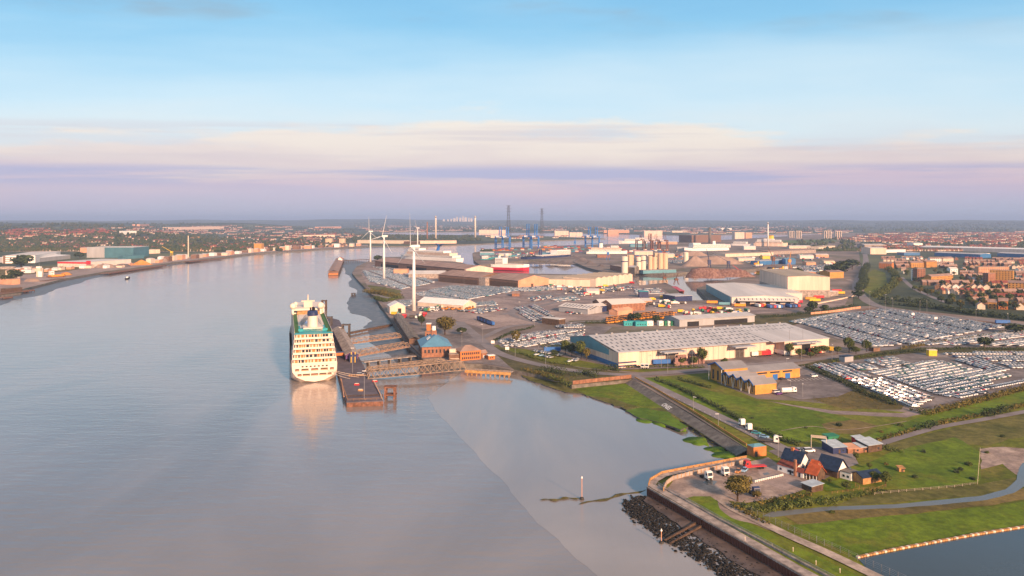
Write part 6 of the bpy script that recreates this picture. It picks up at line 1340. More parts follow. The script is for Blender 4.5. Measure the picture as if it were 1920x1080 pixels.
# pump house
A, B = P(1413, 857), P(1437, 854); dv = B - A
t = thing('pump_house', 'orange brick pump house with teal roof at the bend of the wall', 'pump house', A, math.atan2(dv.y, dv.x)); ln = dv.length
MB().xprism([(0, -.3), (4.6, -.3), (4.6, 3.9), (0, 4.3)], 0, ln).build('wall', 'brick_orange', t); MB().hip(0, ln, 0, 4.6, 4.2, .9, 0, .15).build('roof', 'teal_clad', t); MB().box(.8, 2.0, -.06, .05, 0, 2.2).build('door', 'steel_dark', t)
# vehicles
def cab(x, y, rz, col, label, trailer=None, group='lorries round the pub'):
    t = thing('lorry_cab' if not trailer else 'flatbed_lorry', label, 'lorry', P(x, y) + Vector((0, 0, .12)), rz, group)
    MB().xprism([(-1.1, .9), (1.2, .9), (1.2, 3.5), (.6, 3.75), (-.75, 3.55), (-1.1, 2.2)], -1.22, 1.22).build('cab', col, t)
    MB().xprism([(-1.16, 2.05), (-1.12, 2.0), (-.82, 3.2), (-.9, 3.25)], -1.05, 1.05).build('windscreen', 'glass', t)
    for s_ in (-1, 1): MB().box(s_ * 1.23 - .03, s_ * 1.23 + .03, -.7, .3, 2.1, 2.9).build('side_window', 'glass', t)
    MB().box(-1.1, 1.1, -1.2, -1.05, .5, 1.3).build('grille', 'dark', t)
    for s_ in (-1, 1): MB().box(s_ * .85 - .22, s_ * .85 + .22, -1.24, -1.1, .7, 1.0).build('headlight', 'white_paint', t)
    L_ = 8.5 if trailer else 4.6
    MB().box(-.45, .45, .8, L_, .6, .95).build('chassis', 'steel_dark', t)
    for yy in ((-.2, 3.2, 4.2) if not trailer else (-.2, 5.6, 6.8)):
        for s_ in (-1, 1): MB().bar((s_ * 1.2, yy, .5), (s_ * .85, yy, .5), .5, 12).build('wheel', 'rubber', t)
    if trailer: MB().box(-1.2, 1.2, 1.4, L_, .98, 1.25).build('bed', trailer, t); MB().box(-1.2, 1.2, 1.35, 1.5, 1.25, 2.6).build('headboard', trailer, t)
    return t
cab(1329, 901, R(20), 'white_paint', 'white lorry tractor nearest the wall corner on the truck yard'); cab(1360, 893, R(18), 'white_paint', 'white lorry tractor right of the first on the truck yard'); cab(1418, 932, R(8), 'navy', 'dark lorry tractor with orange front below the white fence')
cab(1391, 799, R(200), 'white_paint', 'rearmost white lorry tractor parked on the pub road'); cab(1404, 808, R(200), 'white_paint', 'white lorry tractor parked behind the teal car'); cab(1456, 832, R(70), 'white_paint', 'white-cabbed flatbed lorry parked nearest the pub on the road', 'steel_dark')
cab(1400, 880, R(280), 'red', 'red recovery lorry parked against the wall', 'red')
def car1(x, y, rz, col, label, van=False, z=None):
    return tag(put('car' if not van else 'van', car_mesh(col, van), None, P(x, y) + Vector((0, 0, .16)), rz), label, 'van' if van else 'car')
OR_ = (.5, .2, .04)
car1(1384, 886, R(240), OR_, 'dark orange car beside the white lorry tractors'); car1(1396, 884, R(235), LBL, 'blue car between the orange car and the red lorry'); car1(1418, 814, R(-35), TEA, 'teal car parked behind the lorry tractors on the pub road'); car1(1433, 821, R(-35), LBL, 'light blue car in front of the teal one on the pub road')
car1(1517, 848, R(10), WHITE, 'white four-wheel drive behind the pub', True); car1(1491, 851, R(100), RED_, 'red van at the end of the pub road', True); car1(1498, 846, R(60), SILV, 'grey car beside the red van'); car1(1507, 852, R(40), BLK, 'black car in the pub yard')
for x, y, c, lb, v in ((1493, 706, WHITE, 'white van on the office car park beside the hedge', 1), (1526, 707, WHITE, 'right-hand white van on the office car park', 1), (1455, 709, WHITE, 'white car beside the blue office doors', 0), (1467, 712, BLK, 'black car in the office car park', 0), (1455, 701, WHITE, 'white van backed up to the blue office doors', 1), (1440, 735, WHITE, 'white car at the end wall of the offices', 0), (1456, 737, WHITE, 'white van near the office end wall', 1), (1460, 740, (.15, .05, .25), 'purple car beside the tanker lorry', 0)):
    car1(x, y, R(rnd.choice((20, 25, 160, 30))), c, lb, bool(v))
t = cab(1489, 737, R(100), 'white_paint', 'white tanker lorry in the office car park', 'white_paint', 'lorries elsewhere'); MB().bar((0, 1.8, 2.3), (0, 8.2, 2.3), 1.1, 12).build('tank', 'white_paint', t)
# white rail fence and gate
t = thing('rail_fence', 'low white rail fence across the pub car park', 'fence', P(1416, 905)); B = P(1468, 893) - t.location
for k in range(14): q = B * (k / 13); MB().box(q.x - .12, q.x + .12, q.y - .12, q.y + .12, 0, 1.0).build('post', 'white_paint', t)
for z_ in (.45, .85): MB().bar(Vector((0, 0, z_)), B + Vector((0, 0, z_)), .12, 4).build('rail', 'white_paint', t)
# flood defences
def polyw(px, z): return [P(x, y, z) for x, y in px]
sw = thing('sheet_pile_wall', 'rust-brown sheet pile river wall below the promenade', 'river wall', P(1214, 913, 0)); oo = sw.location.copy()
pm = MB().add([(-.6, 0, 0), (-.42, -.34, 0), (-.02, -.34, 0), (.18, 0, 0), (.6, 0, 0), (-.6, 0, 1), (-.42, -.34, 1), (-.02, -.34, 1), (.18, 0, 1), (.6, 0, 1)], [(0, 1, 6, 5), (1, 2, 7, 6), (2, 3, 8, 7), (3, 4, 9, 8)])
pme = bpy.data.meshes.new('pile'); pme.from_pydata(pm.v, [], pm.f); pme.materials.append(M('rust_pile'))
pts = polyw([(1214, 913), (1270, 945), (1340, 985), (1420, 1030), (1500, 1076), (1570, 1118)], LAND)
for a, b_ in zip(pts, pts[1:]):
    d_ = b_ - a; n = int(d_.length / 1.2); rz = math.atan2(d_.y, d_.x); nv = Vector((d_.y, -d_.x, 0)).normalized()
    for k in range(n):
        q = a.lerp(b_, (k + .5) / n) + nv * .12 - oo; o_ = put('pile', pme, sw, (q.x, q.y, -1.0), rz, (d_.length / n / 1.2, 1, LAND + .75))
    c = MB(); c.bar(a - oo + nv * .1 + Vector((0, 0, -.1)), b_ - oo + nv * .1 + Vector((0, 0, -.1)), .42, 4); c.build('cap_beam', 'concrete', sw)
inner = polyw([(1234, 912), (1274, 934), (1340, 971), (1420, 1013), (1500, 1056), (1580, 1098)], LAND)
t = thing('promenade_wall', 'low grey parapet along the landward side of the promenade', 'wall', inner[0]); oo2 = inner[0].copy()
for a, b_ in zip(inner, inner[1:]):
    d_ = b_ - a; n = int(d_.length / 3); 
    for k in range(n): p, q = a.lerp(b_, k / n) - oo2, a.lerp(b_, (k + .97) / n) - oo2; MB().bar(p + Vector((0, 0, .45)), q + Vector((0, 0, .45)), .5, 4).build('wall_panel', 'concrete', t)
    rail([a - oo2 + Vector((0, 0, .8)), b_ - oo2 + Vector((0, 0, .8))], .8, 'steel', t)
def panel_wall(name, label, px, h, m, post_m, step=2.4, z=LAND, thick=.25, cap=None):
    pts = polyw(px, z); t = thing(name, label, 'wall', pts[0]); o_ = pts[0].copy(); up = Vector((0, 0, h))
    for a, b_ in zip(pts, pts[1:]):
        d_ = b_ - a; n = max(1, int(d_.length / step)); nv = Vector((-d_.y, d_.x, 0)).normalized() * thick / 2
        for k in range(n):
            p, q = a.lerp(b_, k / n) - o_, a.lerp(b_, (k + 1) / n) - o_; e = (q - p) * .04
            v = [p + e - nv, q - e - nv, q - e + nv, p + e + nv]; hh = up * (.95 + .05 * rnd.random())
            MB().add([x - Vector((0, 0, .2)) for x in v] + [x + hh for x in v], [(0, 3, 2, 1), (4, 5, 6, 7), (0, 1, 5, 4), (1, 2, 6, 5), (2, 3, 7, 6), (3, 0, 4, 7)]).build('panel', m, t)
            if post_m: MB().box(p.x - .16, p.x + .16, p.y - .2, p.y + .2, -.2, h + .08).build('post', post_m, t)
        if cap: MB().bar(a - o_ + up + Vector((0, 0, .06)), b_ - o_ + up + Vector((0, 0, .06)), thick * .9, 4).build('coping', cap, t)
    return t
panel_wall('flood_wall', 'panelled tan flood wall behind the parked lorry tractors', [(1244, 922), (1250, 909), (1262, 900), (1300, 890), (1350, 879), (1400, 868)], 1.7, 'concrete', 'timber', 2.0)
panel_wall('river_parapet', 'long low tan parapet on the river side of the promenade', [(1216, 912), (1219, 902), (1241, 889), (1300, 877.5), (1400, 859)], 1.0, 'timber', None, 3.0, cap='timber')
panel_wall('brick_wall', 'orange brick wall on the bank left of the road junction', [(1074, 721), (1110, 717), (1184, 709)], 2.4, 'brick', 'brick_brown', 4.0)
panel_wall('road_parapet', 'long ochre parapet between the pub road and the marsh', [(1190, 709), (1230, 731), (1300, 773), (1340, 798), (1400, 836)], 1.1, 'brick_yellow', None, 3.0)
# sloping revetment with painted letters
a, b_ = P(1187, 711, LAND), P(1402, 843, LAND); d_ = (b_ - a).normalized(); nv = Vector((d_.y, -d_.x, 0))
rv = thing('revetment', 'sloping grey concrete revetment with white painted letters', 'revetment', a); Lr = (b_ - a).length; n = int(Lr / 6)
for k in range(n):
    p, q = d_ * (Lr * k / n + .06), d_ * (Lr * (k + 1) / n - .06)
    v = [p, q, q + nv * 5.5 - Vector((0, 0, 2.3)), p + nv * 5.5 - Vector((0, 0, 2.3))]; MB().add([x + Vector((0, 0, -.05)) for x in v] + [x - Vector((0, 0, .5)) for x in v], [(0, 1, 2, 3), (4, 7, 6, 5), (0, 4, 5, 1), (1, 5, 6, 2), (2, 6, 7, 3), (3, 7, 4, 0)]).build('slab', 'concrete_dark', rv)
def text_mesh(s, size):
    cu = bpy.data.curves.new('txt', 'FONT'); cu.body = s; cu.size = size; cu.extrude = .02; cu.offset = .05; cu.align_x = 'LEFT'
    ob = bpy.data.objects.new('txt', cu); COL.objects.link(ob); bpy.context.view_layer.update()
    me = bpy.data.meshes.new_from_object(ob.evaluated_get(bpy.context.evaluated_depsgraph_get())); bpy.data.objects.remove(ob); return me
for s_, px, size, m in (('ONES', (1258, 752), 4.2, 'white_paint'), ('J', (1240, 741), 2.0, 'concrete')):
    me = text_mesh(s_, size); me.materials.clear(); me.materials.append(M(m))
    o_ = put('lettering', me, rv); tpos = (P(*px, LAND) - a).dot(d_); sl = math.atan2(2.3, 5.5); up = (-nv * math.cos(sl) + Vector((0, 0, math.sin(sl))))
    X, Y = d_, up; Z = X.cross(Y); o_.matrix_local = Matrix.Translation(d_ * tpos + nv * 4.9 - Vector((0, 0, 2.3 * 4.9 / 5.5 - .02))) @ Matrix((X, Y, Z)).transposed().to_4x4()
# fences
def wire_fence(name, label, px, h, step, m='steel', mesh=True, z=LAND):
    pts = polyw(px, z); t = thing(name, label, 'fence', pts[0]); o_ = pts[0].copy()
    for a, b_ in zip(pts, pts[1:]):
        n = max(1, int((b_ - a).length / step))
        for k in range(n): q = a.lerp(b_, k / n) - o_; MB().bar(q - Vector((0, 0, .2)), q + Vector((0, 0, h)), .07, 4).build('post', m, t)
    b = MB()
    for a, b_ in zip(pts, pts[1:]):
        for z_ in ([h * .25, h * .5, h * .75, h * .97] if mesh else [h * .5, h * .95]): b.bar(a - o_ + Vector((0, 0, z_)), b_ - o_ + Vector((0, 0, z_)), .025, 3)
    b.build('wires', m, t); return t
wire_fence('chain_fence', 'tall wire fence between the pale path and the field', [(1378, 946), (1420, 968), (1490, 1000), (1560, 1030), (1608, 1052), (1700, 1094)], 2.2, 2.6)
wire_fence('plot_fence', 'timber fence round the yellow chalet plot', [(1604, 912), (1626, 926), (1662, 914)], 1.4, 2.2, 'timber'); wire_fence('field_fence', 'line of pale field posts below the green meadow', [(1640, 928), (1700, 922), (1790, 914), (1833, 908), (1838, 842)], 1.0, 3.5, 'cream', False); wire_fence('garden_fence', 'low orange-brown garden fence below the sheds', [(1560, 926), (1600, 921), (1640, 916)], .9, 2.0, 'timber', False)
# reservoir kerb of pale stones
ks = [(1606, 1047), (1640, 1039), (1700, 1027), (1760, 1016), (1830, 1003), (1930, 987)]; pts = polyw(ks, LAND)
kt = thing('reservoir_kerb', 'pale stone kerb curving round the dark reservoir', 'kerb', pts[0]); o_ = pts[0].copy(); sm = MB().box(-.5, .5, -.45, .45, -.1, .55); sme = bpy.data.meshes.new('stone'); sme.from_pydata(sm.v, [], sm.f); sme.materials.append(M('timber')); sme2 = bpy.data.meshes.new('stone'); sme2.from_pydata(sm.v, [], sm.f); sme2.materials.append(M('cream'))
for a, b_ in zip(pts, pts[1:]):
    n = int((b_ - a).length / 1.15)
    for k in range(n): q = a.lerp(b_, (k + .5) / n) - o_; put('stone', sme if k % 3 else sme2, kt, q + Vector((0, 0, rnd.uniform(-.05, .05))), math.atan2((b_ - a).y, (b_ - a).x) + rnd.gauss(0, .05))
# rubble toe of dark rocks
ms = Mass(); bm = bmesh.new(); bmesh.ops.create_icosphere(bm, subdivisions=1, radius=1); rk = []
for s_ in range(5):
    q = random.Random(s_); V = np.array([[c * q.uniform(.75, 1.2) for c in v.co] for v in bm.verts]); V[:, 2] *= .75
    bm.verts.index_update(); T = np.array([[v.index for v in f.verts] for f in bm.faces]); rk.append((V, T, np.full((len(T), 3), -1.0)))
bm.free()
rp_ = [(1166, 946), (1196, 932), (1216, 934), (1260, 965), (1310, 1000), (1370, 1036), (1440, 1075), (1470, 1100), (1380, 1100), (1330, 1062), (1260, 1020), (1236, 1004), (1185, 970)]
k = 0
while k < 5200:
    x, y = rnd.uniform(1165, 1470), rnd.uniform(930, 1100)
    if not inpoly(x + rnd.gauss(0, 5), y + rnd.gauss(0, 4), rp_): continue
    v, f, c = rnd.choice(rk); s_ = rnd.uniform(.22, .6) * (1.4 if rnd.random() < .12 else 1); g = rnd.uniform(.010, .034); ms.add(v, f, c, P(x, y, .4) + Vector((0, 0, rnd.uniform(-.1, .5))), rnd.uniform(0, 6), (s_, s_ * rnd.uniform(.7, 1.1), s_), (g * 1.05, g, g * .9)); k += 1
tag(ms.build('rubble', 'by_colour_rough'), 'dark weed-covered rubble along the foot of the river wall', 'rubble', kind='stuff')
t = thing('slipway', 'pair of weedy timber baulks running down through the rubble', 'slipway', P(1305, 985, .6)); 
for q in (0, 1.0): B = P(1246 + q * 10, 1016 + q * 6, .4) - t.location; MB().bar(Vector((q * 2.4, -q * 1.5, .9)), B + Vector((0, 0, .4)), .45, 4).build('baulk', 'timber_dark', t)
def marker(x, y, hpx, label):
    t = thing('marker_post', label, 'marker post', P(x, y, .5)); h = hpx / sc(y, .5); MB().bar((0, 0, -.5), (0, 0, h), .14, 6).build('post', 'salmon', t); MB().lathe([(.1, h), (.4, h + .1), (.05, h + .9)], n=6).build('topmark', 'white_paint', t); MB().lathe([(.9, -.2), (.7, .5), (.2, .7)], n=8).build('footing', 'rock', t)
marker(1091, 935, 38, 'leaning red-banded tide post on the open mudflat'); marker(1240, 1018, 22, 'short tide post beside the rubble')
for x0, y0, x1, y1, lb in ((1012, 938, 1090, 933, 'low bank of shell and weed beside the tide post'), (1085, 946, 1212, 918, 'dark weed line from the wall corner to the mud')):
    p, q = P(x0, y0, .3), P(x1, y1, .5); dv = q - p; n = 14; vs = []
    for k in range(n + 1):
        c = dv * (k / n); w = (.9 + .5 * math.sin(k * 1.7)) * (1 - abs(2 * k / n - 1) ** 3); pn = Vector((-dv.y, dv.x, 0)).normalized(); c = c + pn * math.sin(k * .9) * .8
        vs += [tuple(c - pn * w), tuple(c + Vector((0, 0, .35 * w + .05))), tuple(c + pn * w)]
    o_ = MB().add(vs, [(3 * k + i, 3 * k + i + 1, 3 * k + i + 4, 3 * k + i + 3) for k in range(n) for i in range(2)]).build('weed_bank', 'scrub'); o_.location = p; o_['kind'] = 'structure'
for i, (x, y) in enumerate(((1397, 1015), (1448, 1028), (1487, 1035), (1530, 1060), (1575, 1075))):
    t = thing('path_bollard', 'thin pale marker stake on the bright grass bank', 'stake', P(x, y), 0, 'stakes on the grass bank'); MB().bar((0, 0, -.2), (0, 0, 1.5), .1, 5).build('stake', 'cream', t); MB().box(-.12, .12, -.03, .03, 1.1, 1.5).build('plate', 'white_paint', t)
# a walker on the promenade beside the marsh
me = bpy.data.meshes.new('person'); vv = [(0, 0, .95), (0, 0, 1.25), (0, 0, 1.45), (0, 0, 1.55), (0, 0, 1.70), (.11, .05, .5), (.12, .12, .08), (.12, -.04, .04), (-.11, -.08, .5), (-.12, -.16, .08), (-.12, -.3, .04), (.2, 0, 1.42), (.26, -.06, 1.15), (.24, -.16, .92), (-.2, 0, 1.42), (-.26, .06, 1.15), (-.24, .1, .92)]
me.from_pydata(vv, [(0, 1), (1, 2), (2, 3), (3, 4), (0, 5), (5, 6), (6, 7), (0, 8), (8, 9), (9, 10), (2, 11), (11, 12), (12, 13), (2, 14), (14, 15), (15, 16)], [])
pe = put('person', me, None, P(1359, 806)); tag(pe, 'person in dark clothes walking beside the marsh wall', 'person')
md = pe.modifiers.new('skin', 'SKIN'); rads = [.17, .19, .14, .07, .115, .08, .055, .05, .08, .055, .05, .07, .05, .04, .07, .05, .04]
for v, r_ in zip(me.skin_vertices[0].data, rads): v.radius = (r_, r_ * .8)
me.skin_vertices[0].data[0].use_root = True; pe.modifiers.new('sub', 'SUBSURF').levels = 1; me.materials.append(M('dark'))
# ================================================================== town, containers, machines, lamps, far country
HM = {}
def house_meshes(k):
    if k in HM: return HM[k]
    q = random.Random(k); w, d, h, r_ = q.choice(((7, 8, 5, 3), (8.5, 8, 5.2, 3.2), (10, 8.5, 5.4, 3.4), (6.5, 9, 5.2, 3.4)))
    wm = ['brick', 'brick_brown', 'house_tan', 'white_paint', 'cream', 'house_tan'][k % 6]; rm = ['brown_roof', 'brown_roof', 'maroon_roof'][k % 3]
    b = MB().gwall(-w / 2, w / 2, -d / 2, d / 2, -.3, h, r_ - .05, 0, 'x')
    for z_ in (1, 3.4):
        for x_ in (-.28, .28): b.box(w * x_ - .6, w * x_ + .6, -d / 2 - .05, -d / 2 + .05, z_, z_ + 1.2, 1)
    me = bpy.data.meshes.new('wall'); me.from_pydata(b.v, [], b.f); me.materials.append(M(wm)); me.materials.append(M('glass')); me.polygons.foreach_set('material_index', b.m)
    g = MB().gable(-w / 2, w / 2, -d / 2, d / 2, h, r_, 0, 'x', .35); m2 = bpy.data.meshes.new('roof'); m2.from_pydata(g.v, [], g.f); m2.materials.append(M(rm))
    c = MB().box(w * .3, w * .3 + .9, -.4, .5, h + r_ - 1, h + r_ + 1.3); m3 = bpy.data.meshes.new('chimney'); m3.from_pydata(c.v, [], c.f); m3.materials.append(M('brick'))
    for m_ in (me, m2, m3):
        bm = bmesh.new(); bm.from_mesh(m_); bmesh.ops.recalc_face_normals(bm, faces=bm.faces); bm.to_mesh(m_); bm.free()
    HM[k] = (me, m2, m3, wm, rm); return HM[k]
WN = {'brick': 'red brick', 'brick_brown': 'brown brick', 'house_tan': 'tan brick', 'white_paint': 'white', 'cream': 'cream', 'salmon': 'pink-rendered'}
def house(p, rz, k, where, group):
    a, b_, c, wm, rm = house_meshes(k); t = thing('house', f"{WN[wm]} house with {'dark red' if rm == 'maroon_roof' else 'brown'} roof {where}", 'house', p, rz, group)
    put('wall', a, t); r_ = put('roof', b_, t); put('chimney', c, r_)
HB = MB(); HB.gwall(-.5, .5, -.5, .5, 0, .6, .4, 0, 'x')
for i in range(len(HB.c)): HB.c[i] = None
HB.gable(-.5, .5, -.5, .5, .61, .4, 0, 'x', .03, .03); HB.c = [None if i < 7 else (.16, .09, .075) for i in range(len(HB.f))]
HV, HF, HC = template(HB)
HB2 = MB(); HB2.gwall(-.5, .5, -.5, .5, 0, .6, .4, 0, 'x'); HB2.gable(-.5, .5, -.5, .5, .61, .4, 0, 'x', .03, .03); HB2.c = [None if i < 7 else (.30, .09, .06) for i in range(len(HB2.f))]; HV2, HF2, HC2 = template(HB2)
WC = [(.36, .2, .13), (.42, .28, .18), (.55, .48, .42), (.66, .62, .58), (.30, .15, .1)]
farh = Mass(); nh = 0
KEEP = [(1700, 500, 1745, 532), (1740, 508, 1800, 534), (1838, 505, 1905, 536), (1845, 566, 1900, 585), (1738, 486, 1792, 496), (1645, 494, 1676, 508)]
def xmin(y): return np.interp(y, [478, 500, 520, 540, 560, 578], [1612, 1640, 1688, 1724, 1776, 1822])
y = 579.0; row = 0
while y > 484:
    s_ = sc(y); x = xmin(y) + rnd.uniform(0, 20); sl = rnd.uniform(-.10, .12); run = 0; rz0 = rnd.choice((-.25, -.1, .05, .2)); k0 = rnd.randint(0, 11)
    while x < 1945:
        if run <= 0: run = rnd.randint(3, 9); x += rnd.uniform(6, 20); rz0 = rnd.choice((-.35, -.1, .1, .3, 1.2)); k0 = rnd.randint(0, 11)
        yy = y + (x - 1780) * .012 + rnd.uniform(-.6, .6)
        if not any(a <= x <= c and b <= yy <= d for a, b, c, d in KEEP) and yy < 583:
            if nh < 285: house(P(x, yy), rz0 + rnd.gauss(0, .02), k0 if rnd.random() < .8 else rnd.randint(0, 11), f"in the {'nearest' if yy > 555 else 'middle' if yy > 525 else 'farther'} town streets", 'houses of the town'); nh += 1
            else: farh.add(*((HV, HF, HC) if rnd.random() < .7 else (HV2, HF2, HC2)), P(x, yy), rz0, (9, 8, 8.5), rnd.choice(WC))
        x += 9.2 * s_; run -= 1
    y -= max(3.0, 6.2 * sc(y)); row += 1
def px_scatter(poly, n, fn):
    xs = [p[0] for p in poly]; ys = [p[1] for p in poly]; k = 0
    while k < n:
        x, y = rnd.uniform(min(xs), max(xs)), rnd.uniform(min(ys), max(ys))
        if inpoly(x, y, poly): fn(x, y); k += 1
def hrow(x, y, n, cols, red=.3, size=9, dx=None):
    a = rnd.uniform(-.4, .4); p = PT(x, y); s_ = F / p.y
    for i in range(n):
        q = PT(x + i * size * 1.1 * s_, y); farh.add(*((HV2, HF2, HC2) if rnd.random() < red else (HV, HF, HC)), q, a, (size * rnd.uniform(.9, 1.3), 9, 9 * rnd.uniform(.9, 1.2)), rnd.choice(cols))
LW = [(.62, .55, .48), (.60, .48, .38), (.5, .34, .24), (.68, .64, .6)]
# town beyond
px_scatter([(1600, 484), (1640, 452), (1930, 452), (1930, 484)], 150, lambda x, y: hrow(x, y, rnd.randint(2, 7), WC, .4))
px_scatter([(1560, 450), (1640, 438), (1930, 434), (1930, 452), (1620, 456)], 170, lambda x, y: hrow(x, y, rnd.randint(3, 8), WC + LW, .3, 12))
# left bank town and hillside estates
px_scatter([(0, 446), (90, 442), (250, 446), (330, 456), (420, 462), (430, 470), (300, 470), (150, 474), (0, 478)], 110, lambda x, y: hrow(x, y, rnd.randint(3, 7), LW, .25))
px_scatter([(0, 432), (80, 430), (86, 444), (0, 446)], 60, lambda x, y: hrow(x, y, rnd.randint(4, 9), LW[1:3], .8)); px_scatter([(100, 434), (190, 430), (200, 441), (110, 443)], 60, lambda x, y: hrow(x, y, rnd.randint(4, 9), LW[:3], .8))
px_scatter([(190, 428), (420, 424), (640, 428), (660, 446), (560, 450), (420, 440), (260, 440)], 150, lambda x, y: hrow(x, y, rnd.randint(3, 9), LW, .35, 11)); px_scatter([(420, 442), (640, 446), (640, 462), (480, 470), (400, 470)], 90, lambda x, y: hrow(x, y, rnd.randint(2, 6), LW, .3))
px_scatter([(660, 424), (900, 424), (1150, 426), (1300, 428), (1300, 436), (900, 433), (700, 436)], 170, lambda x, y: hrow(x, y, rnd.randint(3, 9), LW, .3, 14)); px_scatter([(1150, 424), (1480, 424), (1600, 430), (1560, 440), (1440, 438), (1300, 439)], 120, lambda x, y: hrow(x, y, rnd.randint(3, 9), LW, .3, 13))
px_scatter([(880, 444), (1000, 443), (1100, 446), (960, 449)], 14, lambda x, y: hrow(x, y, rnd.randint(2, 5), LW, .3, 14))
px_scatter([(20, 504), (140, 500), (210, 498), (340, 486), (420, 480), (410, 472), (300, 482), (140, 492), (20, 498)], 40, lambda x, y: hrow(x, y, rnd.randint(1, 4), LW, .3, 10))
tag(farh.build('distant_houses', 'by_colour_rough'), 'distant roofs and walls of estates and towns out to the horizon', 'houses', kind='stuff')
# big pale industrial boxes in the distance, each a thing
for i, (x0, x1, y, h, m, r_) in enumerate(((898, 950, 437, 24, 'peach', 'cream'), (1040, 1066, 440, 26, 'peach', 'cream'), (1068, 1092, 441, 18, 'cream', 'pale_roof'), (1132, 1180, 437, 22, 'salmon', 'pale_roof'), (1208, 1242, 441, 30, 'peach', 'cream'), (1140, 1160, 439, 30, 'salmon', 'cream'), (920, 955, 446, 14, 'cream', 'pale_roof'), (600, 640, 428, 14, 'salmon', 'cream'), (318, 420, 430, 16, 'peach', 'cream'), (262, 280, 424, 16, 'salmon', 'cream'), (240, 256, 441, 18, 'white_paint', 'white_paint'), (1260, 1290, 436, 14, 'cream', 'white_paint'), (1350, 1372, 431, 18, 'white_paint', 'white_paint'), (1378, 1396, 447, 34, 'peach', 'cream'), (1398, 1410, 446, 30, 'salmon', 'cream'))):
    a, b_ = PT(x0, y), PT(x1, y); dv = b_ - a; t = thing('distant_works', 'pale works building ' + ('below the left skyline pylon', 'below the right skyline pylon', 'right of the block below the right pylon', 'among the pink works past the blue cranes', 'across the river behind the dark cranes', 'tallest of the pink works past the cranes', 'on the spit beyond the container cranes', 'high on the far hillside beyond the bend', 'long, on the ridge above the left bank', 'white-walled, on the left skyline ridge', 'white, on the green slope behind the teal warehouse', 'low, right of the dark cranes on the skyline', 'white, on the skyline left of the thin chimney', 'left of the pair beside the power station', 'right of the pair beside the power station')[i], 'works', a, math.atan2(dv.y, dv.x))
    MB().box(0, dv.length, 0, 60, -8, h).build('wall', m, t); MB().box(-.5, dv.length + .5, -.5, 60.5, h, h + 1).build('roof', r_, t)
for i, (x, w, h) in enumerate(((852, 5, 5), (857, 3, 8), (863, 4, 6), (868, 3, 9), (873, 5, 7), (879, 3, 6), (884, 4, 5), (846, 3, 4), (840, 3, 3), (832, 4, 3))):
    d = 15500; p = Vector(((x - 960) / F * d, d, hill((x - 960) / F * d, d))); t = thing('skyscraper', 'faint city tower on the far skyline between the pale chimneys', 'skyscraper', p, 0, 'towers of the far city'); hh = H - p.z + (h - 1) * d / F
    MB().box(-w * 5, w * 5, 0, 40, -20, hh * .8).build('shaft', 'pale_clad', t); MB().box(-w * 3.5, w * 3.5, 4, 36, hh * .8, hh).build('crown_storeys', 'pale_clad', t)
# woods and trees
ft = Mass(); bm = bmesh.new(); bmesh.ops.create_icosphere(bm, subdivisions=1, radius=1); bm.verts.index_update(); IT = np.array([[v.index for v in f.verts] for f in bm.faces]); IVs = []
for s_ in range(4):
    q = random.Random(s_ + 40); IVs.append(np.array([[v.co.x * q.uniform(.7, 1.15), v.co.y * q.uniform(.7, 1.15), (v.co.z + .7) * q.uniform(.75, 1.1)] for v in bm.verts]))
bm.free(); IC = np.full((len(IT), 3), -1.0)
DG = [(.036, .058, .026), (.046, .068, .03), (.055, .076, .03), (.068, .078, .034), (.08, .08, .03)]
def wood(x, y, n=1, spread=4, smin=3.5, smax=7):
    for _ in range(n):
        p = PT(x + rnd.gauss(0, spread), y + rnd.gauss(0, .25)); s_ = rnd.uniform(smin, smax); ft.add(rnd.choice(IVs), IT, IC, p, rnd.uniform(0, 6), (s_, s_, s_ * rnd.uniform(.8, 1.2)), rnd.choice(DG))
px_scatter([(0, 418), (420, 420), (660, 430), (650, 462), (420, 478), (300, 482), (150, 478), (0, 500)], 700, lambda x, y: wood(x, y, 6, 7, 5, 9))
px_scatter([(0, 452), (200, 450), (440, 446), (460, 466), (300, 476), (130, 476), (0, 470)], 260, lambda x, y: wood(x, y, 5, 4, 4, 8))
px_scatter([(660, 441.5), (880, 442), (900, 452), (780, 455), (660, 454)], 200, lambda x, y: wood(x, y, 4, 4, 5, 8)); px_scatter([(660, 416), (1200, 420), (1600, 418), (1930, 418), (1930, 434), (1500, 434), (1100, 434), (700, 433)], 500, lambda x, y: wood(x, y, 6, 9, 8, 14))
px_scatter([(1590, 520), (1600, 436), (1930, 432), (1930, 600), (1840, 585), (1700, 570), (1640, 560)], 330, lambda x, y: wood(x, y, 2, 3, 2.2, 4.6)); px_scatter([(1590, 520), (1585, 470), (1640, 455), (1930, 455), (1930, 480), (1650, 490), (1640, 540)], 260, lambda x, y: wood(x, y, 4, 3, 4, 7))
px_scatter([(1480, 494), (1560, 490), (1600, 470), (1600, 520), (1560, 512)], 60, lambda x, y: wood(x, y, 3, 2, 3, 6)); px_scatter([(1500, 452), (1600, 448), (1610, 470), (1560, 474), (1490, 462)], 60, lambda x, y: wood(x, y, 4, 4, 4, 8))
px_scatter([(20, 500), (130, 494), (60, 506), (30, 520), (10, 520)], 30, lambda x, y: wood(x, y, 3, 2, 3, 6)); px_scatter([(900, 478), (930, 472), (915, 490)], 20, lambda x, y: wood(x, y, 2, 2, 3, 5))
tag(ft.build('woodland', 'by_colour_rough'), 'woods and hedgerow trees massed over the far country', 'woodland', kind='stuff')
nt_ = 0
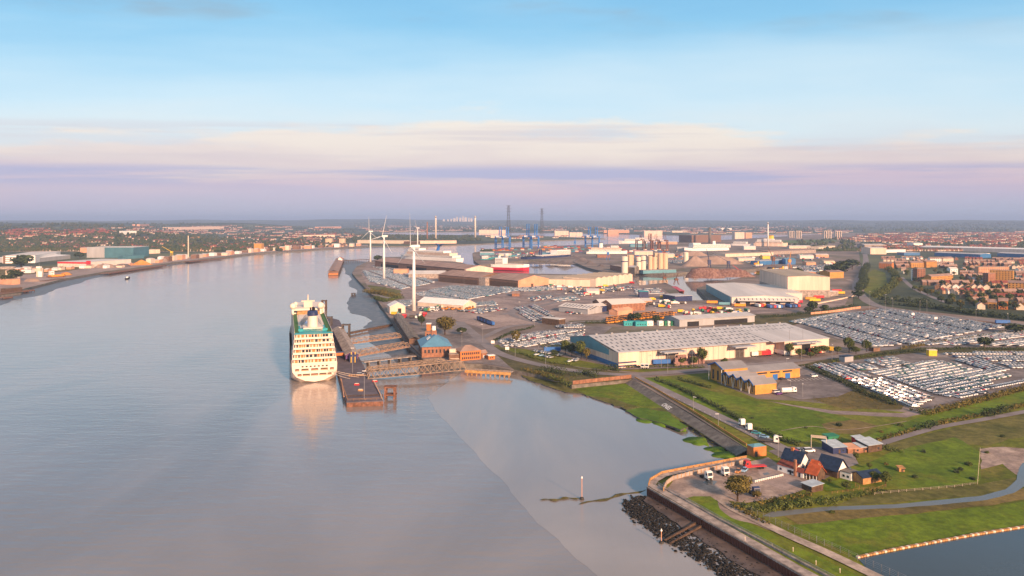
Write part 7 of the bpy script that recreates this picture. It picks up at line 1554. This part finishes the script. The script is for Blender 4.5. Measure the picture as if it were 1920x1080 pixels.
while nt_ < 120:
    y = rnd.uniform(505, 582); x = rnd.uniform(max(1655, xmin(y) - 40), 1925); kd = rnd.choice(('mid', 'mid_dark', 'mid_dark', 'mid_autumn')); h = rnd.uniform(6, 10) * sc(y)
    tree(x, y, h * .9, h, kd, ('green' if kd == 'mid' else 'dark green' if kd == 'mid_dark' else 'yellowing') + f" street tree among the {'nearest' if y > 555 else 'middle' if y > 530 else 'farther'} houses of the town", 'trees in the town'); nt_ += 1
for x, y, w in ((1494, 520, 22), (1555, 510, 16), (1575, 518, 30), (1583, 510, 26), (1598, 505, 24), (1610, 560, 20), (15, 532, 22), (30, 526, 26), (40, 505, 34), (150, 485, 16)):
    tree(x, y, w, w * .75, 'mid_dark', 'broad dark tree ' + ('beside the dock road' if x > 400 else 'on the left shore'), 'broad dark trees')
for px_, z_ in (([(230, 462), (300, 456), (360, 456), (420, 458), (370, 466), (280, 468)], 0), ([(1440, 452), (1560, 449), (1575, 453), (1470, 457)], 0)):
    sheet('meadow', [[PT(x, y).xy for x, y in px_]], LAND + .6, 'field')
# ---- containers on the dock
CC = {'rust red': (.28, .05, .03), 'orange': (.5, .18, .03), 'blue': (.03, .10, .28), 'grey': (.3, .3, .31), 'green': (.03, .16, .08), 'white': (.65, .63, .6), 'maroon': (.14, .03, .04), 'teal': (.04, .25, .28)}
CM = {}
for k, c in CC.items():
    b = MB().box(-6.1, 6.1, -1.22, 1.22, .12, 2.6)
    for i in range(9): b.box(-5.7 + i * 1.3, -5.2 + i * 1.3, -1.27, 1.27, .3, 2.5)
    b.box(-6.1, -5.9, -1.25, 1.25, 0, 2.65).box(5.9, 6.1, -1.25, 1.25, 0, 2.65)
    me = bpy.data.meshes.new('container'); me.from_pydata(b.v, [], b.f); mat('box_' + k.replace(' ', '_'), c, .7, .2, .3); me.materials.append(M('box_' + k.replace(' ', '_'))); CM[k] = me
nc = 0
for x0, x1, y, st_, pitch in ((905, 960, 470, 3, 6.5), (960, 1060, 469, 3, 6.5), (1060, 1110, 468, 4, 6.5), (1115, 1170, 467, 4, 6.5), (1000, 1100, 473, 2, 6.8), (1170, 1260, 474, 3, 6.8), (925, 990, 477, 2, 7), (1180, 1290, 482, 2, 7.4), (1260, 1300, 488, 2, 7.6), (1010, 1090, 465, 4, 6.2), (1130, 1250, 470, 3, 6.6)):
    x = x0
    while x < x1 and nc < 285:
        n = rnd.randint(0, st_)
        for k in range(n):
            cn = rnd.choice(('rust red', 'rust red', 'maroon', 'blue', 'orange', 'grey', 'teal', 'white', 'rust red')); o_ = put('shipping_container', CM[cn], None, P(x, y) + Vector((0, 0, k * 2.66)), rnd.gauss(0, .01) + .05)
            tag(o_, f"{cn} container {'on the ground' if k == 0 else 'stacked ' + ('second', 'third', 'fourth')[k - 1] + ' high'} in the terminal below the cranes", 'container', 'containers in the dock terminal'); nc += 1
        x += pitch
for i in range(34):
    x = 270 + i * 12 + rnd.uniform(-4, 4); y = float(np.interp(x, [270, 330, 480, 600, 690], [494, 487, 471, 463.5, 460])) + rnd.uniform(-.6, 1.2)
    bld('waterfront_shed', ('pale', 'pink', 'white', 'brown')[i % 4] + ' shed on the left bank waterfront', 'shed', (x, y), (x + rnd.uniform(5, 13), y), 22, rnd.uniform(5, 12), 'gable', 2, ('cream', 'salmon', 'white_paint', 'brick_brown')[i % 4], ('pale_roof', 'pale_roof', 'white_paint', 'brown_roof')[i % 4], z=LAND - .4, group='sheds on the left bank')
for i in range(14):
    x = 10 + i * 17 + rnd.uniform(-5, 5); y = float(np.interp(x, [0, 120, 250], [512, 506, 498])) + rnd.uniform(-2, 2)
    bld('waterfront_shed', ('cream', 'pink', 'white')[i % 3] + ' low shed above the left wharf', 'shed', (x, y), (x + rnd.uniform(5, 11), y), 14, rnd.uniform(4, 8), 'gable', 2, ('cream', 'salmon', 'white_paint')[i % 3], ('brown_roof', 'pale_roof', 'pale_roof')[i % 3], z=LAND - .4, group='low sheds above the left wharf')
# low sheds, tanks and stacks that fill the far dock
for x, y, w, h, m, r_, kd in ((1010, 481, 30, 9, 'teal_clad', 'blue_roof', 'low teal dock shed'), (900, 479, 26, 8, 'teal_clad', 'pale_roof', 'low teal dock shed'), (935, 481, 24, 7, 'cream', 'pale_roof', 'low pale dock shed'), (1190, 478, 34, 10, 'cream', 'pale_roof', 'low pale dock shed'), (1235, 483, 30, 9, 'peach', 'pale_roof', 'low pale dock shed'), (1182, 463, 32, 10, 'teal_clad', 'blue_roof', 'low teal dock shed'), (1270, 470, 22, 10, 'pale_clad', 'pale_roof', 'low pale dock shed'),
        (1385, 490, 30, 7, 'cream', 'pale_roof', 'low pale dock shed'), (1500, 485, 26, 8, 'pale_clad', 'pale_roof', 'low pale dock shed'), (1530, 483, 24, 8, 'salmon', 'pale_roof', 'low pink dock shed'), (1545, 495, 20, 7, 'cream', 'beige_roof', 'low beige dock shed'), (1512, 498, 18, 7, 'salmon', 'beige_roof', 'low pink dock shed'), (1395, 468, 22, 11, 'pale_clad', 'white_paint', 'low white dock shed'), (1340, 464, 30, 10, 'pale_clad', 'white_paint', 'low white dock shed'), (1480, 466, 40, 9, 'cream', 'pale_roof', 'low pale dock shed'), (1230, 458, 40, 10, 'salmon', 'pale_roof', 'low pink dock shed'), (1120, 483, 24, 7, 'brick', 'brown_roof', 'low brown dock shed'), (1100, 552, 24, 5, 'pale_clad', 'pale_roof', 'low pale yard shed'), (960, 556, 14, 4, 'brick', 'brown_roof', 'low brown yard shed'), (1205, 572, 18, 5, 'salmon', 'pale_roof', 'low pink yard shed')):
    bld('dock_shed', kd + ' in the port', 'shed', (x, y), (x + w, y), 24, h, 'gable', 2.2, m, r_, group='low sheds of the port')
trucks_later = [([(895, 476), (1000, 472), (1060, 480), (990, 485), (905, 486)], 40), ([(1180, 470), (1280, 472), (1290, 490), (1180, 486)], 30), ([(1380, 484), (1500, 478), (1560, 486), (1480, 492), (1400, 496)], 40), ([(1060, 545), (1190, 530), (1195, 540), (1130, 560), (1060, 555)], 16)]
# lorry trailers at the cold store and warehouse
def trailer(x, y, rz, col, label, group, cab_=None):
    t = thing('lorry_trailer', label, 'trailer', P(x, y) + Vector((0, 0, .12)), rz, group); MB().box(-1.25, 1.25, 0, 13.2, 1.1, 4.0).build('box', col, t); MB().box(-.5, .5, 1, 12, .75, 1.1).build('chassis', 'steel_dark', t)
    for yy in (9.2, 10.5, 11.8, 1.6):
        for s_ in (-1, 1): MB().bar((s_ * 1.2, yy, .5), (s_ * .8, yy, .5), .5, 8).build('wheel', 'rubber', t)
    return t
for i, (x, y, a, c) in enumerate(sorted(((1345, 570, 88, 'orange'), (1368, 573, 88, 'teal_clad'), (1398, 576, 86, 'orange'), (1425, 577, 5, 'white_paint'), (1430, 577, 5, 'red'), (1435, 577, 5, 'orange'), (1446, 579, 4, 'blue'), (1450, 579, 4, 'navy'), (1454, 579, 4, 'red'), (1458, 579, 4, 'blue'), (1462, 579, 4, 'white_paint'), (1466, 579, 4, 'blue'), (1470, 579, 4, 'navy'), (1483, 578, 4, 'blue'), (1488, 578, 4, 'navy'), (1493, 578, 4, 'blue'), (1499, 577, 4, 'red'), (1497, 565, 84, 'red'), (1505, 569, 84, 'crimson'), (1530, 563, 84, 'orange'), (1545, 560, 84, 'red'), (1538, 566, 84, 'yellow'), (1568, 552, 84, 'white_paint'), (1578, 548, 84, 'red'), (1584, 552, 80, 'yellow')))):
    trailer(x, y, R(a), c, f"{c.replace('_paint', '').replace('_clad', '').replace('crimson', 'deep red')} box trailer in the cold store yard", 'trailers at the cold store')
for i, (x, c) in enumerate(((1413, 'white_paint'), (1419, 'white_paint'), (1425, 'timber'), (1431, 'red'), (1437, 'red'), (1443, 'crimson'))): trailer(x, 670 - i * .4, R(-8), c, ('first', 'second', 'third', 'fourth', 'fifth', 'sixth')[i] + ' of six trailers backed up to the white warehouse', 'trailers at the white warehouse')
for i, (x, y, a, c) in enumerate(((1473, 668, 20, 'white_paint'), (1480, 667, 20, 'white_paint'), (1487, 664, 60, 'red'), (1540, 664, 80, 'red'), (1522, 663, 70, 'pale_clad'), (1224, 685, -80, 'blue'), (1129, 672, -80, 'white_paint'), (1020, 661, -84, 'blue'), (1563, 660, 60, 'yellow'))):
    trailer(x, y, R(a), c, ('left white trailer right of the six in a row', 'right white trailer right of the six in a row', 'red trailer below the dark warehouse door', 'red trailer at the right end of the white warehouse', 'pale trailer at the right end of the white warehouse', 'blue trailer at the left front of the white warehouse', 'white lorry trailer under the teal warehouse gable', 'long blue trailer in the staff car park', 'yellow machine trailer behind the warehouse corner')[i], 'trailers round the white warehouse')
for x, y, lb in ((1213, 692, 'white lorry tractor left of the blue trailer'), (1205, 692, 'second white lorry tractor at the warehouse front')): cab(x, y, R(-20), 'white_paint', lb, None, 'lorries elsewhere')
trailer(1893, 608, R(84), 'blue', 'blue lorry trailer on the dual carriageway at the right', 'lorries on the carriageway')
# pallets of pink blocks at the warehouse
b = MB().box(-1.2, 1.2, -1, 1, .15, 2.9).box(-1.2, 1.2, -1, 1, 0, .12); pme_ = bpy.data.meshes.new('pallet_stack'); pme_.from_pydata(b.v, [], b.f); mat('pallet_pink', (.30, .18, .16), .9, .3, .8); pme_.materials.append(M('pallet_pink'))
for i in range(30):
    for k in range(rnd.randint(1, 2)): tag(put('pallet_stack', pme_, None, P(1267 + (i % 10) * 5.6 + rnd.uniform(-1, 1), 686 - (i // 10) * 4.2 - (i % 10) * .5) + Vector((0, 0, k * 2.95)), rnd.gauss(.3, .1)), ('lower' if k == 0 else 'upper') + ' pink block pallet stacked before the white warehouse', 'pallet', 'pallets before the white warehouse')
# orange plant machines
b = MB(); b.box(-1.1, 1.1, -2.4, 2.2, .7, 1.7).box(-.9, .9, -1.2, .9, 1.7, 3.0, 1).box(-.95, .95, -1.25, .95, 3.0, 3.15).bar((.3, 1.8, 1.5), (.3, 5.2, 2.6), .28, 4).box(-1.0, 1.2, 5.0, 5.7, 1.2, 2.2)
for x_ in (-1.15, .85):
    for y_ in (-1.7, 1.3): b.bar((x_, y_, .65), (x_ + .3, y_, .65), .65, 10, 2)
mm = bpy.data.meshes.new('loader'); mm.from_pydata(b.v, [], b.f)
for k in ('orange', 'glass', 'rubber'): mm.materials.append(M(k))
mm.polygons.foreach_set('material_index', b.m)
for i in range(105):
    t_ = i / 105; rowk = i % 3; x = 1138 + (i // 3) * 3.6; y = 603 - (x - 1138) * .13 + rowk * 3.4 - 3 + (4 if x > 1230 else 0)
    if x > 1262: continue
    tag(put('loader', mm, None, P(x + rnd.uniform(-.6, .6), y), R(rnd.uniform(150, 230))), 'orange loader in the ' + ('back', 'middle', 'front')[rowk] + ' row of the plant yard behind the warehouse', 'loader', 'orange loaders in the plant yard')
for i in range(12): tag(put('loader', mm, None, P(835 + i * 4.6, 581 - (i % 3) * 1.5), R(rnd.uniform(0, 360))), 'orange loader parked beyond the turbine forecourt', 'loader', 'orange loaders by the turbine')
# assorted yard lorries: white, red and blue rigid trucks
b = MB(); b.box(-1.2, 1.2, .2, 6.2, 1.0, 3.6).box(-1.15, 1.15, -1.8, 0, .6, 2.8, 1).box(-1.0, 1.0, -1.86, -1.8, 1.7, 2.6, 2).box(-.4, .4, -1.6, 6, .5, .9, 3)
for x_ in (-1.2, .9):
    for y_ in (-.9, 3.4, 4.8): b.bar((x_, y_, .5), (x_ + .3, y_, .5), .5, 8, 3)
RT = []
for c1, c2, nm in (('white_paint', 'white_paint', 'white'), ('red', 'red', 'red'), ('blue', 'white_paint', 'blue'), ('yellow', 'yellow', 'yellow'), ('green', 'white_paint', 'green'), ('cream', 'red', 'cream-bodied'), ('steel_dark', 'white_paint', 'dark')):
    me = bpy.data.meshes.new('truck'); me.from_pydata(b.v, [], b.f); [me.materials.append(M(k)) for k in (c1, c2, 'glass', 'rubber')]; me.polygons.foreach_set('material_index', b.m); RT.append((me, nm))
def trucks(poly, n, where, group):
    def f(x, y):
        me, nm = rnd.choice(RT); tag(put('truck', me, None, P(x, y) + Vector((0, 0, .3)), rnd.choice((0, .2, 1.6, 1.4, 3.1)) + rnd.gauss(0, .1)), f'{nm} truck {where}', 'truck', group)
    px_scatter(poly, n, f)
trucks([(1260, 590), (1330, 578), (1420, 586), (1360, 594), (1280, 600)], 42, 'in the lorry park before the cold store', 'trucks in the lorry park'); trucks([(1160, 568), (1250, 556), (1330, 568), (1260, 580)], 26, 'in the yard below the red barge', 'trucks in the basin yard'); trucks([(1030, 533), (1120, 540), (1180, 545), (1100, 552), (1020, 545)], 16, 'on the road by the white dock office', 'trucks by the dock office')
trucks([(740, 590), (760, 586), (800, 590), (790, 598), (752, 602)], 12, 'before the marquee shed', 'trucks by the marquee'); trucks([(800, 579), (830, 577), (840, 583), (800, 585)], 6, 'under the big turbine', 'trucks under the turbine'); trucks([(1480, 505), (1580, 490), (1600, 500), (1560, 520), (1500, 512)], 40, 'in the far freight yard behind the tallest block', 'trucks in the far freight yard'); trucks([(1060, 540), (1110, 542), (1100, 548)], 6, 'on the quay road', 'trucks on the quay road')
for q in trucks_later: trucks(q[0], q[1], 'out in the far port yards', 'trucks in the far port yards')
for k in range(8): trailer(903 + k * 3.2, 603 + k * 1.2, R(20 + k), 'blue' if k % 2 else 'navy', f"{'blue' if k % 2 else 'navy'} trailer in the slanting line on the empty yard", 'trailers on the empty yard')
# lamp posts
LP_ = [(1240, 690, 30), (1298, 689, 34), (1252, 700, 36), (1300, 770, 26), (1347, 800, 24), (1459, 858, 40), (1475, 704, 32), (1505, 745, 26), (1482, 735, 22), (1023, 684, 34), (1130, 676, 26), (966, 668, 40), (1010, 654, 30), (850, 612, 40), (866, 655, 34), (905, 642, 34), (1110, 600, 44), (1160, 604, 28), (1230, 602, 26), (1070, 640, 34), (1002, 612, 48), (975, 600, 34), (870, 545, 30), (905, 600, 36), (945, 568, 28), (1630, 580, 34), (1660, 586, 34), (1725, 594, 30), (1738, 598, 34), (1830, 614, 34), (1890, 624, 36), (1674, 583, 24), (1503, 676, 32), (1530, 668, 28), (1620, 662, 34), (1690, 660, 30), (1560, 676, 30), (1160, 552, 40), (1196, 540, 30), (1060, 548, 30)]
b = MB(); b.bar((0, 0, 0), (0, 0, 1), .14, 6, 0, .08)
lpm = bpy.data.meshes.new('pole'); lpm.from_pydata(b.v, [], b.f); lpm.materials.append(M('steel')); b = MB(); b.box(-.2, 1.6, -.18, .18, -.1, .12); lhm = bpy.data.meshes.new('lamp_head'); lhm.from_pydata(b.v, [], b.f); lhm.materials.append(M('white_paint'))
for i, (x, y, hp) in enumerate(LP_):
    h = hp / sc(y); where = 'along the pub road' if 1240 < x < 1470 and y > 700 else 'beside the dual carriageway' if x > 1620 and y < 630 else 'round the white warehouse and compounds' if y > 630 else 'in the dock yards'
    t = thing('lamp_post', 'slender grey lamp post ' + where, 'lamp post', P(x, y), rnd.uniform(0, 6), 'lamp posts ' + where); put('pole', lpm, t, scale=(1, 1, h)); put('lamp_head', lhm, t, (0, 0, h))
# teal modular cabins and white tanks behind the long warehouse
for i, (x, y, w, m) in enumerate(((1170, 611, 30, 'teal'), (1192, 612, 22, 'teal'), (1212, 611, 13, 'white_paint'), (1236, 611, 8, 'white_paint'), (1247, 611, 6, 'green'), (1253, 611, 5, 'white_paint'), (1259, 611, 5, 'green'))):
    bld('site_cabin', ('long teal cabin row', 'short teal cabin', 'long white cabin', 'white cabin', 'first dark green cabin', 'small white cabin', 'second dark green cabin')[i] + ' behind the roof of the white warehouse', 'cabin', (x, y), (x + w, y - .5), 4, 4.2, 'flat', 0, m, m, wins=(max(2, w // 5), (1.2,), 1, 1))
panel_wall('retaining_wall', 'pale salmon wall along the ramp below the cold store', [(1520, 590), (1560, 586), (1614, 578)], 2.6, 'salmon', None, 6); panel_wall('ramp_wall', 'pale curved wall round the cold store ramp', [(1530, 571), (1570, 563), (1598, 557), (1608, 548)], 1.6, 'cream', None, 6)
for i, (x, y) in enumerate(((951, 660), (924, 648), (1712, 594), (1755, 602))):
    t = thing('road_sign', ('white direction board on the bend by the gatehouse', 'white direction board nearer the roundabout', 'red and white sign beside the carriageway', 'white sign on the brown embankment')[i], 'sign', P(x, y)); [MB().bar((s_, 0, 0), (s_, 0, 2.4), .08, 4).build('post', 'steel', t) for s_ in (-1, 1)]; MB().box(-1.5, 1.5, -.08, .08, 1.8, 4.2).build('board', 'white_paint', t)
bld('portable_store', 'yellow portable store at the top of the near compound', 'store', (1742, 668), (1757, 668), 4, 4.5, 'flat', 0, 'yellow', 'cream')
bld('site_hut', 'grey hut beside the road above the near compound', 'hut', (1584, 680), (1600, 678), 5, 4, 'flat', 0, 'grey_clad', 'navy_roof')
bld('pillbox', 'low dark building at the bend above the near compound', 'hut', (1638, 660), (1650, 659), 5, 3, 'flat', 0, 'brick_brown', 'concrete_dark')

# labels shared by a few look-alikes: say which one, counting across the picture
ORD = 'first second third fourth fifth sixth seventh eighth ninth tenth eleventh twelfth thirteenth fourteenth fifteenth sixteenth seventeenth eighteenth nineteenth twentieth'.split() + ['twenty-' + w for w in 'first second third fourth fifth sixth seventh eighth ninth'.split()]
byl = {}
for o_ in S.objects:
    if o_.parent is None and 'label' in o_: byl.setdefault(o_['label'], []).append(o_)
for lb, os_ in byl.items():
    if 2 <= len(os_) <= 29 and len(lb.split()) <= 12:
        os_.sort(key=lambda o_: o_.location.x / max(1, o_.location.y))
        for i, o_ in enumerate(os_): o_['label'] = f'{lb}, {ORD[i]} from the left'
HAZE = 0.000075
# ------------------------------------------------------------------ haze: the air over the estuary
hz = MB().box(-26000, 26000, -900, 32000, -7, 235).build('haze', 'dark'); hz.data.materials.clear()
hm = bpy.data.materials.new('haze'); hm.use_nodes = True; t = hm.node_tree
for n in list(t.nodes):
    if n.type == 'BSDF_PRINCIPLED': t.nodes.remove(n)
pv = t.nodes.new('ShaderNodeVolumePrincipled'); pv.inputs['Color'].default_value = (.42, .60, .95, 1); pv.inputs['Density'].default_value = HAZE; pv.inputs['Anisotropy'].default_value = 0.0
t.links.new(pv.outputs[0], t.nodes['Material Output'].inputs['Volume'])
hz.data.materials.append(hm); hz['kind'] = 'stuff'
